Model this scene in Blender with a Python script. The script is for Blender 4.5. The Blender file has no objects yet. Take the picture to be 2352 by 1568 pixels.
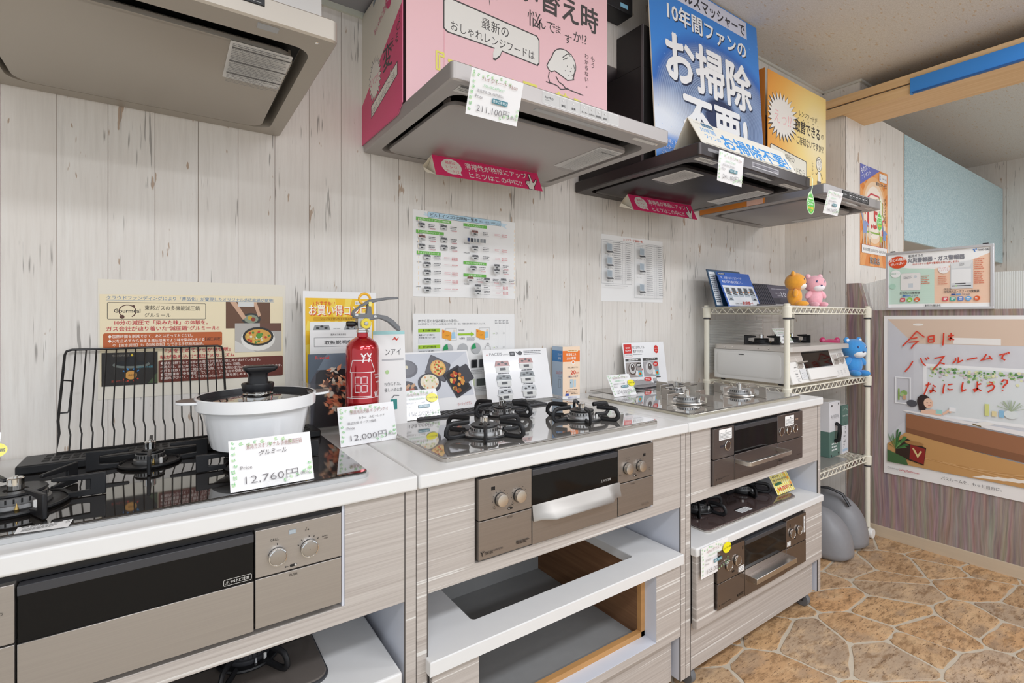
import bpy, bmesh, math, random
from mathutils import Vector, Matrix
random.seed(7)
R = math.radians
SC = bpy.context.scene
COL = SC.collection

# ------------------------------------------------------------------ camera
cam_d = bpy.data.cameras.new('camera')
cam_d.sensor_width = 36.0
cam_d.lens = 1147.0 / 2352.0 * 36.0
cam_d.shift_y = -54.0 / 2352.0
cam_d.clip_start = 0.02
cam = bpy.data.objects.new('camera', cam_d)
cam.location = (0, 0, 1.184)
cam.rotation_euler = (R(90), 0, R(55.28 - 90))
COL.objects.link(cam)
SC.camera = cam

# ------------------------------------------------------------------ world: daylight from the shop windows behind and left of the camera
W = bpy.data.worlds.new('daylight'); SC.world = W; W.use_nodes = True
W.node_tree.nodes['Background'].inputs[0].default_value = (0.88, 0.95, 1.03, 1)
W.node_tree.nodes['Background'].inputs[1].default_value = 1.22

# ------------------------------------------------------------------ ceiling lamps of the shop
def lamp(x, y, sx, sy, watt, z=2.50, col=(0.94, 0.98, 1.05)):
    l = bpy.data.lights.new('ceiling_lamp', 'AREA'); l.shape = 'RECTANGLE'
    l.size = sx; l.size_y = sy; l.energy = watt; l.color = col
    o = bpy.data.objects.new('ceiling_lamp', l); o.location = (x, y, z); COL.objects.link(o)
    return o
for lx in (-0.3, 1.5):
    lamp(lx, -0.75, 1.2, 0.3, 28)
for lx in (-1.2, 0.8, 2.6):
    lamp(lx, -2.3, 1.2, 0.3, 32)
lamp(2.4, 0.1, 1.0, 0.3, 10)
lamp(4.6, -0.9, 1.2, 0.3, 54, z=2.66)

SC.view_settings.view_transform = 'Standard'
SC.view_settings.look = 'None'
SC.view_settings.exposure = -0.22
SC.view_settings.gamma = 1.0
SC.view_settings.use_curve_mapping = False

# ------------------------------------------------------------------ helpers
def lin(c):
    if isinstance(c, str):
        c = c.lstrip('#'); c = [int(c[i:i+2], 16) / 255 for i in (0, 2, 4)]
    return tuple((x / 12.92 if x <= 0.04045 else ((x + 0.055) / 1.055) ** 2.4) for x in c[:3])

MATS = {}
def mat(name, col, rough=0.5, metal=0.0, spec=0.5, alpha=1.0, trans=0.0, coat=0.0, ior=1.45, sheen=0.0, noise=None):
    """plain procedural material; noise=(scale xyz, amount) adds a faint grain to the colour"""
    if name in MATS: return MATS[name]
    m = bpy.data.materials.new(name); m.use_nodes = True
    nt = m.node_tree; b = nt.nodes['Principled BSDF']
    c = lin(col) + (1,)
    b.inputs['Base Color'].default_value = c
    b.inputs['Roughness'].default_value = rough
    b.inputs['Metallic'].default_value = metal
    b.inputs['Specular IOR Level'].default_value = spec
    b.inputs['Alpha'].default_value = alpha
    b.inputs['Transmission Weight'].default_value = trans
    b.inputs['Coat Weight'].default_value = coat
    b.inputs['IOR'].default_value = ior
    b.inputs['Sheen Weight'].default_value = sheen
    if noise:
        sc, amt = noise
        tc = nt.nodes.new('ShaderNodeTexCoord'); mp = nt.nodes.new('ShaderNodeMapping')
        mp.inputs['Scale'].default_value = sc
        nz = nt.nodes.new('ShaderNodeTexNoise'); nz.inputs['Scale'].default_value = 1.0; nz.inputs['Detail'].default_value = 4
        mx = nt.nodes.new('ShaderNodeMix'); mx.data_type = 'RGBA'
        mr = nt.nodes.new('ShaderNodeMapRange'); mr.inputs['From Min'].default_value = .25; mr.inputs['From Max'].default_value = .75
        nt.links.new(tc.outputs['Object'], mp.inputs['Vector']); nt.links.new(mp.outputs[0], nz.inputs['Vector'])
        nt.links.new(nz.outputs['Fac'], mr.inputs['Value']); nt.links.new(mr.outputs[0], mx.inputs['Factor'])
        mx.inputs[6].default_value = tuple(x * (1 - amt) for x in c[:3]) + (1,)
        mx.inputs[7].default_value = tuple(min(1, x * (1 + amt)) for x in c[:3]) + (1,)
        nt.links.new(mx.outputs[2], b.inputs['Base Color'])
    MATS[name] = m
    return m

class NT:
    """tiny node-graph helper"""
    def __init__(s, name, rough=.5, metal=0., spec=.5):
        s.m = bpy.data.materials.new(name); s.m.use_nodes = True; s.t = s.m.node_tree
        s.b = s.t.nodes['Principled BSDF']; MATS[name] = s.m
        s.b.inputs['Roughness'].default_value = rough; s.b.inputs['Metallic'].default_value = metal
        s.b.inputs['Specular IOR Level'].default_value = spec
    def n(s, k, **kw):
        x = s.t.nodes.new('ShaderNode' + k)
        for a, v in kw.items():
            if hasattr(x, a): setattr(x, a, v)
            else: x.inputs[a].default_value = v
        return x
    def l(s, a, b): s.t.links.new(a, b)
    def coords(s, scale=(1, 1, 1), kind='Object', rnd=False, rot=(0, 0, 0)):
        tc = s.n('TexCoord'); mp = s.n('Mapping'); mp.inputs['Scale'].default_value = scale
        mp.inputs['Rotation'].default_value = rot
        if rnd:
            oi = s.n('ObjectInfo'); vm = s.n('VectorMath', operation='ADD'); cb = s.n('CombineXYZ'); ml = s.n('Math', operation='MULTIPLY')
            ml.inputs[1].default_value = 37.0
            s.l(oi.outputs['Random'], ml.inputs[0]); s.l(ml.outputs[0], cb.inputs[0]); s.l(ml.outputs[0], cb.inputs[2]); s.l(ml.outputs[0], cb.inputs[1])
            s.l(tc.outputs[kind], vm.inputs[0]); s.l(cb.outputs[0], vm.inputs[1]); s.l(vm.outputs[0], mp.inputs['Vector'])
        else: s.l(tc.outputs[kind], mp.inputs['Vector'])
        return mp.outputs[0]
    def noise(s, vec, scale=1., detail=4., rough=.5, out='Fac'):
        x = s.n('TexNoise'); x.inputs['Scale'].default_value = scale; x.inputs['Detail'].default_value = detail; x.inputs['Roughness'].default_value = rough
        s.l(vec, x.inputs['Vector']); return x.outputs[out]
    def ramp(s, fac, stops, interp='LINEAR'):
        x = s.n('ValToRGB'); e = x.color_ramp.elements; x.color_ramp.interpolation = interp
        while len(e) < len(stops): e.new(.5)
        for el, (p, c) in zip(e, stops):
            el.position = p; el.color = (lin(c) if isinstance(c, str) else (c, c, c)) + (1,)
        s.l(fac, x.inputs[0]); return x.outputs[0]
    def mix(s, fac, a, b, mode='MIX'):
        x = s.n('Mix', data_type='RGBA', blend_type=mode)
        for k, v in ((0, fac), (6, a), (7, b)):
            if isinstance(v, (int, float)): x.inputs[k].default_value = v
            elif isinstance(v, str): x.inputs[k].default_value = lin(v) + (1,)
            elif isinstance(v, tuple): x.inputs[k].default_value = v
            else: s.l(v, x.inputs[k])
        return x.outputs[2]
    def col(s, v): s.l(v, s.b.inputs['Base Color'])
    def bump(s, h, strength=.3, dist=.002):
        x = s.n('Bump'); x.inputs['Strength'].default_value = strength; x.inputs['Distance'].default_value = dist
        s.l(h, x.inputs['Height']); s.l(x.outputs[0], s.b.inputs['Normal'])

def base_of(o):
    v = Vector((0, 0, 0))
    while o is not None:
        v += o.location; o = o.parent
    return v

def tag(o, label=None, cat=None, group=None, kind=None):
    if label: o['label'] = label
    if cat: o['category'] = cat
    if group: o['group'] = group
    if kind: o['kind'] = kind
    return o

def thing(name, label, cat, loc=(0, 0, 0), rot=(0, 0, 0), group=None, kind=None):
    o = bpy.data.objects.new(name, None); COL.objects.link(o)
    o.empty_display_size = .05; o.location = loc; o.rotation_euler = rot
    return tag(o, label, cat, group, kind)

def link_mesh(name, me, parent=None, loc=(0, 0, 0), rot=(0, 0, 0)):
    o = bpy.data.objects.new(name, me); COL.objects.link(o); o.location = loc; o.rotation_euler = rot
    o.parent = parent
    return o

class MB:
    def __init__(s): s.v = []; s.f = []; s.M = None; s.mi = []; s.cur = 0
    def add(s, vs, fs):
        b = len(s.v)
        for p in vs:
            p = Vector(p); s.v.append(s.M @ p if s.M else p)
        for f in fs: s.f.append([i + b for i in f]); s.mi.append(s.cur)
        return s
    def box(s, x0, x1, y0, y1, z0, z1):
        return s.add([(x0, y0, z0), (x1, y0, z0), (x1, y1, z0), (x0, y1, z0), (x0, y0, z1), (x1, y0, z1), (x1, y1, z1), (x0, y1, z1)],
                     [(3, 2, 1, 0), (4, 5, 6, 7), (0, 1, 5, 4), (1, 2, 6, 5), (2, 3, 7, 6), (3, 0, 4, 7)])
    def loft(s, loops, cap0=True, cap1=True, closed=True):
        n = len(loops[0]); vs = [p for L in loops for p in L]; fs = []
        for i in range(len(loops) - 1):
            for j in range(n if closed else n - 1):
                k = (j + 1) % n
                fs.append((i * n + j, i * n + k, (i + 1) * n + k, (i + 1) * n + j))
        if cap0: fs.append(tuple(range(n - 1, -1, -1)))
        if cap1: fs.append(tuple((len(loops) - 1) * n + j for j in range(n)))
        return s.add(vs, fs)
    def prism(s, poly, axis, a, b):
        """extrude a 2-D polygon; axis 'x': poly=(y,z); 'y': (x,z); 'z': (x,y)"""
        def P(p, t): return {'x': (t, p[0], p[1]), 'y': (p[0], t, p[1]), 'z': (p[0], p[1], t)}[axis]
        return s.loft([[P(p, a) for p in poly], [P(p, b) for p in poly]])
    def lathe(s, prof, c=(0, 0, 0), n=24, axis='z', cap0=False, cap1=False, mod=None):
        loops = []
        for r, h in prof:
            L = []
            for i in range(n):
                t = 2 * math.pi * i / n; rr = r * (mod(t, h) if mod else 1)
                a, b = rr * math.cos(t), rr * math.sin(t)
                L.append({'z': (c[0] + a, c[1] + b, c[2] + h), 'y': (c[0] + a, c[1] + h, c[2] + b), 'x': (c[0] + h, c[1] + a, c[2] + b)}[axis])
            loops.append(L)
        return s.loft(loops, cap0, cap1)
    def cyl(s, p0, p1, r, n=12, r1=None):
        return s.tube([p0, p1], r, n, r1=r1)
    def tube(s, pts, r, n=8, closed=False, r1=None, caps=True, flat=1.0):
        pts = [Vector(p) for p in pts]; m = len(pts); loops = []
        prev = None
        for i, p in enumerate(pts):
            if closed: d = (pts[(i + 1) % m] - pts[i - 1])
            else: d = (pts[min(i + 1, m - 1)] - pts[max(i - 1, 0)])
            d.normalize()
            if prev is None:
                up = Vector((0, 0, 1)) if abs(d.z) < .9 else Vector((1, 0, 0))
                a = d.cross(up).normalized()
            else:
                a = (prev - d * prev.dot(d))
                a = a.normalized() if a.length > 1e-6 else d.orthogonal().normalized()
            prev = a; b = d.cross(a).normalized()
            rr = r if r1 is None else r + (r1 - r) * i / (m - 1)
            loops.append([p + a * (rr * math.cos(2 * math.pi * k / n)) + b * (rr * flat * math.sin(2 * math.pi * k / n)) for k in range(n)])
        if closed:
            loops.append(loops[0]); return s.loft(loops, False, False)
        return s.loft(loops, caps, caps)
    def ell(s, c, rx, ry, rz, nu=20, nv=12, e=1.0):
        vs = [(c[0], c[1], c[2] - rz)]; fs = []
        sg = lambda x: math.copysign(abs(x) ** e, x)
        for i in range(1, nv):
            ph = math.pi * i / nv - math.pi / 2
            for j in range(nu):
                t = 2 * math.pi * j / nu
                vs.append((c[0] + rx * sg(math.cos(ph)) * sg(math.cos(t)), c[1] + ry * sg(math.cos(ph)) * sg(math.sin(t)), c[2] + rz * sg(math.sin(ph))))
        vs.append((c[0], c[1], c[2] + rz)); T = len(vs) - 1
        for j in range(nu):
            k = (j + 1) % nu
            fs.append((0, 1 + k, 1 + j)); fs.append((T, T - nu + j, T - nu + k))
            for i in range(nv - 2):
                a = 1 + i * nu
                fs.append((a + j, a + k, a + nu + k, a + nu + j))
        return s.add(vs, fs)
    def mesh(s, name, mats, smooth=False, angle=35):
        me = bpy.data.meshes.new(name)
        me.from_pydata([tuple(p) for p in s.v], [], s.f)
        for m in (mats if isinstance(mats, (list, tuple)) else [mats]): me.materials.append(m)
        if s.cur or any(s.mi):
            me.polygons.foreach_set('material_index', s.mi)
        bm = bmesh.new(); bm.from_mesh(me); bmesh.ops.recalc_face_normals(bm, faces=bm.faces); bm.to_mesh(me); bm.free()
        if smooth:
            me.polygons.foreach_set('use_smooth', [True] * len(me.polygons))
            me.set_sharp_from_angle(angle=R(angle))
        me.update()
        return me
    def build(s, name, mats, parent=None, world=True, smooth=False, bevel=0, seg=2, angle=35):
        if parent is not None and world:
            off = base_of(parent); s.v = [p - off for p in s.v]
        o = link_mesh(name, s.mesh(name, mats, smooth or bevel > 0, angle), parent)
        if bevel:
            md = o.modifiers.new('edge', 'BEVEL'); md.width = bevel; md.segments = seg; md.limit_method = 'ANGLE'; md.angle_limit = R(40)
            md.harden_normals = False
        return o

def box(name, m, parent, x0, x1, y0, y1, z0, z1, bevel=0, world=True, seg=2):
    return MB().box(x0, x1, y0, y1, z0, z1).build(name, m, parent, world, bevel=bevel, seg=seg)

def rr(x0, y0, x1, y1, r, n=5):
    """rounded rectangle outline (counter-clockwise), 4*(n+1) points"""
    out = []
    for cx, cy, a in ((x1 - r, y0 + r, -90), (x1 - r, y1 - r, 0), (x0 + r, y1 - r, 90), (x0 + r, y0 + r, 180)):
        for i in range(n + 1):
            t = R(a + 90 * i / n); out.append((cx + r * math.cos(t), cy + r * math.sin(t)))
    return out

# ------------------------------------------------------------------ flat print (lettering, drawings) lying on a real surface
PRINTS = []
class Print:
    def __init__(s, parent, origin, u=(1, 0, 0), v=(0, 0, 1), name='printing', gloss=.45, world=False, lift=.0004, step=.00003):
        o = Vector(origin)
        if world: o = o - base_of(parent)
        s.o = o; s.u = Vector(u).normalized(); s.vv = Vector(v).normalized(); s.n = s.u.cross(s.vv)
        s.parent = parent; s.name = name; s.ops = []; s.gloss = gloss; s.lift = lift; s.step = step
        PRINTS.append(s)
    def poly(s, pts, col): s.ops.append(('p', list(pts), col)); return s
    def rect(s, x0, y0, x1, y1, col): return s.poly([(x0, y0), (x1, y0), (x1, y1), (x0, y1)], col)
    def rrect(s, x0, y0, x1, y1, r, col): return s.poly(rr(x0, y0, x1, y1, r, 3), col)
    def disc(s, x, y, r, col, ry=None, n=20, a0=0, a1=360):
        ry = r if ry is None else ry
        pts = [(x + r * math.cos(R(a0 + (a1 - a0) * i / n)), y + ry * math.sin(R(a0 + (a1 - a0) * i / n))) for i in range(n if a1 - a0 >= 360 else n + 1)]
        if a1 - a0 < 360: pts = [(x, y)] + pts
        return s.poly(pts, col)
    def line(s, pts, w, col, closed=False):
        s.ops.append(('l', list(pts), col, w, closed)); return s
    def frame(s, x0, y0, x1, y1, w, col): return s.line([(x0, y0), (x1, y0), (x1, y1), (x0, y1)], w, col, True)
    def text(s, t, x, y, h, col, w=None, a='l', bold=0., rot=0., vert=False, shear=0.):
        if vert:
            for i, ch in enumerate(t): s.ops.append(('t', ch, x, y - h * 1.05 * (i + 1), h, col, w, 'c', bold, rot, shear))
            return s
        s.ops.append(('t', t, x, y, h, col, w, a, bold, rot, shear)); return s
    def tiny(s, x0, y0, x1, rows, dy, h, col, seed=0):
        """rows of print too small to read: broken strokes"""
        rg = random.Random(seed)
        for k in range(rows):
            x = x0; end = x1 - (rg.random() * .3 * (x1 - x0) if k % 2 else 0)
            while x < end - h:
                w = h * (1 + 3.5 * rg.random()); w = min(w, end - x)
                s.rect(x, y0 - k * dy - h, x + w, y0 - k * dy, col); x += w + h * .5
        return s

TXT = {}
def flush_prints():
    need = {}
    for P in PRINTS:
        for o in P.ops:
            if o[0] == 't': need[(o[1], o[8] if o[8] <= .012 else 0.)] = None
    tmp = []
    for (t, b) in need:
        c = bpy.data.curves.new('t', 'FONT'); c.body = t; c.size = 1; c.resolution_u = 2; c.offset = b
        o = bpy.data.objects.new('t', c); COL.objects.link(o); tmp.append((t, b, o, c))
    dg = bpy.context.evaluated_depsgraph_get()
    for t, b, o, c in tmp:
        e = o.evaluated_get(dg); m = e.to_mesh()
        TXT[(t, b)] = ([(v.co.x, v.co.y) for v in m.vertices], [tuple(p.vertices) for p in m.polygons])
        e.to_mesh_clear()
    for t, b, o, c in tmp:
        bpy.data.objects.remove(o); bpy.data.curves.remove(c)
    for P in PRINTS:
        V = []; F = []; MI = []; cols = []
        def put(pts, faces, col, lay, ex_=0.):
            if col not in cols: cols.append(col)
            b = len(V); h = P.lift + P.step * lay + ex_
            for x, y in pts: V.append(tuple(P.o + P.u * x + P.vv * y + P.n * h))
            for f in faces: F.append([i + b for i in f]); MI.append(cols.index(col))
        lay = 0; lastt = False
        for o in P.ops:
            if o[0] == 't':
                if not lastt: lay += 1
                if o[8] > .012: lay += 4
                lastt = True
                _, t, x, y, h, col, w, a, bold, rot, shear = o
                vs, fs = TXT[(t, bold if bold <= .012 else 0.)]
                if not vs: continue
                x0 = min(p[0] for p in vs); x1 = max(p[0] for p in vs)
                sx = h if w is None else w / max(1e-6, (x1 - x0))
                W_ = (x1 - x0) * sx
                dx = {'l': 0, 'c': -W_ / 2, 'r': -W_}[a]
                cr, sr = math.cos(R(rot)), math.sin(R(rot))
                pts = []
                for px, py in vs:
                    qx = (px - x0) * sx + dx + shear * py * h; qy = py * h
                    pts.append((x + qx * cr - qy * sr, y + qx * sr + qy * cr))
                put(pts, fs, col, lay)
                if bold > .012:      # heavy lettering: the strokes are thickened by overlapping copies
                    d = bold * h * .62
                    for q in range(6):
                        ox, oy = d * math.cos(q * math.pi / 3), d * math.sin(q * math.pi / 3)
                        put([(a_ + ox, b_ + oy) for a_, b_ in pts], fs, col, lay, (q + 1) * 1.5e-5)
            else:
                lay += 1; lastt = False
                if o[0] == 'p': put(o[1], [tuple(range(len(o[1])))], o[2], lay)
                else:
                    _, pts, col, w, closed = o; n = len(pts); L = []; Rr = []
                    for i in range(n):
                        p = Vector(pts[i])
                        a = Vector(pts[i - 1]) if (i or closed) else p; c = Vector(pts[(i + 1) % n]) if (i < n - 1 or closed) else p
                        d1 = (p - a); d2 = (c - p)
                        if d1.length < 1e-9: d1 = d2
                        if d2.length < 1e-9: d2 = d1
                        d1 = d1.normalized(); d2 = d2.normalized(); t = (d1 + d2)
                        t = t.normalized() if t.length > 1e-6 else d1
                        nn = Vector((-t.y, t.x)); k = 1 / max(.4, nn.dot(Vector((-d1.y, d1.x))))
                        L.append(tuple(p + nn * (w / 2 * k))); Rr.append(tuple(p - nn * (w / 2 * k)))
                    fs = [(i, n + i, n + (i + 1) % n, (i + 1) % n) for i in range(n if closed else n - 1)]
                    put(L + Rr, fs, col, lay)
        me = bpy.data.meshes.new(P.name); me.from_pydata(V, [], F)
        for c in cols: me.materials.append(mat('ink_%s_%02d' % (c.lstrip('#'), int(P.gloss * 100)), c, rough=P.gloss))
        me.polygons.foreach_set('material_index', MI); me.update()
        link_mesh(P.name, me, P.parent)
# ------------------------------------------------------------------ special materials
def make_plank_mat():
    k = NT('whitewashed_plank', rough=.62, spec=.25)
    v = k.coords((22, 22, 1.1), rnd=True)
    g = k.noise(v, 6, 6, .65)
    base = k.ramp(g, [(.25, '#d8d3cc'), (.5, '#e5e0d9'), (.78, '#ebe8e2')])
    big = k.noise(k.coords((3, 3, 1.5), rnd=True), 1.5, 2)
    base = k.mix(k.ramp(big, [(.35, 0.), (.7, .55)]), base, '#ded6cd')
    # worn brown flecks
    v2 = k.coords((34, 34, 9), rnd=True)
    fl = k.noise(v2, 1.0, 3, .6)
    base = k.mix(k.ramp(fl, [(.675, 0.), (.695, .85)]), base, '#b0967f')
    # long grey hairline cracks
    v3 = k.coords((150, 150, 7), rnd=True)
    cr = k.noise(v3, 1.0, 2, .5)
    msk = k.noise(k.coords((14, 14, 5), rnd=True), 1.0, 2, .5)
    cm = k.n('Math', operation='MULTIPLY')
    k.l(k.ramp(cr, [(.60, 0.), (.64, 1.)]), cm.inputs[0]); k.l(k.ramp(msk, [(.575, 0.), (.62, .85)]), cm.inputs[1])
    base = k.mix(cm.outputs[0], base, '#9a958f')
    k.col(base); k.bump(g, .18, .002)
    return k.m
M_PLANK = make_plank_mat()

def make_laminate():
    k = NT('striped_oak_laminate', rough=.42, spec=.35)
    v = k.coords((1.0, 1.0, 150))
    fine = k.noise(v, 1.6, 5, .7)
    c = k.ramp(fine, [(.3, '#a79e97'), (.5, '#b5ada6'), (.68, '#c0b9b2')])
    wl = k.noise(k.coords((1.6, 1.6, 150)), 1.0, 1.0, .3)
    c = k.mix(k.ramp(wl, [(.665, 0.), (.70, .85)]), c, '#dbd8d3')
    dl = k.noise(k.coords((1.1, 1.1, 110)), 1.3, 2, .5)
    c = k.mix(k.ramp(dl, [(.64, 0.), (.72, .5)]), c, '#978d86')
    k.col(c)
    return k.m
M_LAM = make_laminate()

def make_stone():
    k = NT('flagstone', rough=.45, spec=.35)
    oi = k.n('ObjectInfo')
    hue = k.ramp(oi.outputs['Random'], [(0., '#cfa274'), (.3, '#bd9a74'), (.5, '#d6ac7c'), (.7, '#b39c83'), (.85, '#caa072'), (1., '#bba58e')])
    v = k.coords((10, 30, 14), rnd=True, rot=(0, 0, .5))
    n1 = k.noise(v, 1.6, 10, .74)
    c = k.mix(k.ramp(n1, [(.40, .75), (.52, 0.)]), hue, '#80603f')
    n2 = k.noise(k.coords((9, 16, 12), rnd=True, rot=(0, 0, .5)), 1., 8, .68)
    c = k.mix(k.ramp(n2, [(.52, 0.), (.64, .5)]), c, '#e2c096')
    n4 = k.noise(k.coords((5, 9, 8), rnd=True), 1., 5, .6)
    c = k.mix(k.ramp(n4, [(.54, 0.), (.64, .5)]), c, '#a08c78')
    v3 = k.coords((38, 190, 40), rnd=True, rot=(0, 0, .45))
    n3 = k.noise(v3, 1., 5, .72)
    c = k.mix(k.ramp(n3, [(.585, 0.), (.62, .85)]), c, '#5f4531')
    k.col(c); k.bump(n3, .2, .003)
    return k.m
M_STONE = make_stone()
M_GROUT = mat('grout', '#c4b8a5', .8, noise=((40, 40, 40), .08))

def make_streak():
    k = NT('streaked_wallpaper', rough=.6, spec=.3)
    d = k.noise(k.coords((5, 5, 2.2)), 1., 2, .5, out='Color')
    tc = k.n('TexCoord'); vm = k.n('VectorMath', operation='MULTIPLY'); vm.inputs[1].default_value = (0, .06, 0)
    k.l(d, vm.inputs[0]); va = k.n('VectorMath', operation='ADD'); k.l(tc.outputs['Object'], va.inputs[0]); k.l(vm.outputs[0], va.inputs[1])
    mp = k.n('Mapping'); mp.inputs['Scale'].default_value = (110, 110, 4); k.l(va.outputs[0], mp.inputs['Vector'])
    a = k.noise(mp.outputs[0], 1., 4, .6)
    hue = k.noise(mp.outputs[0], .55, 3, .5, out='Color')
    base = k.ramp(a, [(.3, '#7d6a63'), (.5, '#97837b'), (.7, '#ad9a91')])
    c = k.mix(.30, base, hue, 'OVERLAY')
    c = k.mix(.07, c, hue)
    k.col(c)
    return k.m
M_STREAK = make_streak()

def make_ceiling():
    k = NT('ceiling_paper', rough=.85, spec=.1)
    a = k.noise(k.coords((110, 260, 20)), 1., 3, .6)
    c = k.ramp(a, [(.3, '#d0cac3'), (.55, '#dbd6d0'), (.75, '#e2deda')])
    b = k.noise(k.coords((28, 90, 20)), 1., 2, .5)
    c = k.mix(k.ramp(b, [(.64, 0.), (.68, .7)]), c, '#d0b898')
    k.col(c); k.bump(a, .3, .002)
    return k.m
M_CEIL = make_ceiling()

def make_turq():
    k = NT('turquoise_speckle', rough=.3, spec=.5)
    a = k.noise(k.coords((95, 95, 95)), 1., 3, .75)
    c = k.ramp(a, [(.36, '#9dc0c9'), (.5, '#b4d0d7'), (.62, '#d0e4e8')])
    k.col(c); k.bump(k.noise(k.coords((70, 70, 70)), 1., 2), .35, .003)
    return k.m
M_TURQ = make_turq()

def make_beam():
    k = NT('beech_veneer', rough=.5, spec=.3)
    a = k.noise(k.coords((60, 2.2, 60)), 1., 4, .6)
    k.col(k.ramp(a, [(.3, '#dcb584'), (.55, '#e6c293'), (.75, '#eccca0')]))
    return k.m
M_BEAM = make_beam()

def make_ply():
    k = NT('plywood_inner', rough=.7, spec=.2)
    a = k.noise(k.coords((3, 3, 60)), 1., 4, .6)
    k.col(k.ramp(a, [(.3, '#6f4e37'), (.55, '#7d5b41'), (.75, '#896648')]))  # browns set darker than the bare wood to carry the cabinet's inner shadow
    return k.m
M_PLY = make_ply()

def brushed(name, col, rough=.34, sc=(3, 3, 400), amt=.10, metal=1.):
    k = NT(name, rough=rough, metal=metal)
    a = k.noise(k.coords(sc), 1., 3, .6)
    c = lin(col)
    k.col(k.mix(a, tuple(x * (1 - amt) for x in c) + (1,), tuple(min(1, x * (1 + amt)) for x in c) + (1,)))
    return k.m
M_OVEN1 = brushed('champagne_steel', '#a8a29d', .36, metal=.8)
M_OVEN2 = brushed('bronze_brushed_steel', '#938b84', .38, amt=.14, metal=.8)
M_OVEN3 = brushed('dark_bronze_steel', '#746c69', .32, metal=.8)
M_OVEN4 = brushed('mirror_bronze', '#7b7069', .2, metal=.85)
M_STEEL = brushed('brushed_steel', '#c9c4bd', .28)
M_HOOD1 = brushed('champagne_hood_steel', '#b5aea4', .50, (3, 3, 3), .02, .7)
M_HOOD2 = brushed('silver_hood_paint', '#b3aeab', .50, (3, 3, 3), .02, .7)
M_HOOD3 = brushed('black_hood_steel', '#4b4747', .34, (3, 3, 3), .03, .8)
M_HOOD4 = brushed('grey_hood_steel', '#aaa6a4', .48, (3, 3, 3), .02, .7)
M_CHROME = mat('chrome', '#dcdad6', .08, 1.)
M_WHITE = mat('white_worktop', '#dddcda', .22, spec=.5, noise=((30, 30, 30), .01))
M_MELA = mat('grey_white_melamine', '#d3d6df', .5, noise=((20, 20, 20), .01))
M_GREYB = mat('grey_board', '#8f8f8e', .6, noise=((30, 30, 30), .03))
M_EDGE = mat('dark_edge_band', '#55504d', .5)
M_BLACK = mat('black_plastic', '#17171a', .38)
M_IRON = mat('black_enamel', '#1b1b1d', .42, noise=((90, 90, 90), .1))
M_GRAPH = mat('graphite_plastic', '#3a3a3d', .4)
M_ALU = mat('cast_aluminium', '#b4b3b2', .35, .9)
M_ALUD = mat('dark_aluminium', '#8b8a89', .4, .8)
M_CERAM = mat('white_ceramic', '#f2f0ec', .3)
M_BRASS = mat('brass', '#b59b62', .3, 1.)
M_CAVE = mat('cavity_black', '#141312', .7)
M_GL1 = mat('brown_black_glass', '#2b2622', .05, .35, spec=1.0, coat=1.0)
M_GL2 = mat('silver_glass', '#a7a39e', .06, .55, spec=.8, coat=1.0)
M_GL3 = mat('smoke_mirror_glass', '#8a8682', .05, .75, spec=.8, coat=1.0)
M_GL4 = mat('plum_glass', '#5d4d4a', .08, .25, spec=.8, coat=.6)
M_OVGL = mat('oven_window_glass', '#08080a', .05, 0., spec=.28)
M_PAPER = mat('white_paper', '#f1f0ee', .45)
M_LAMI = mat('laminated_paper', '#f1f0f0', .16, coat=.5)
M_CREAM = mat('cream_card', '#efe6d4', .6)
M_IVORY = mat('ivory_coating', '#e8e3d2', .4, noise=((60, 60, 60), .02))
M_RUB = mat('grey_rubber', '#6d6e70', .5)
M_CLEAR = mat('clear_acrylic', '#ffffff', .03, trans=1., ior=1.3, alpha=.35)

# ------------------------------------------------------------------ the room
YW = 1.6          # back wall face
XR = 3.185        # right-hand wall face / partition
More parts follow.
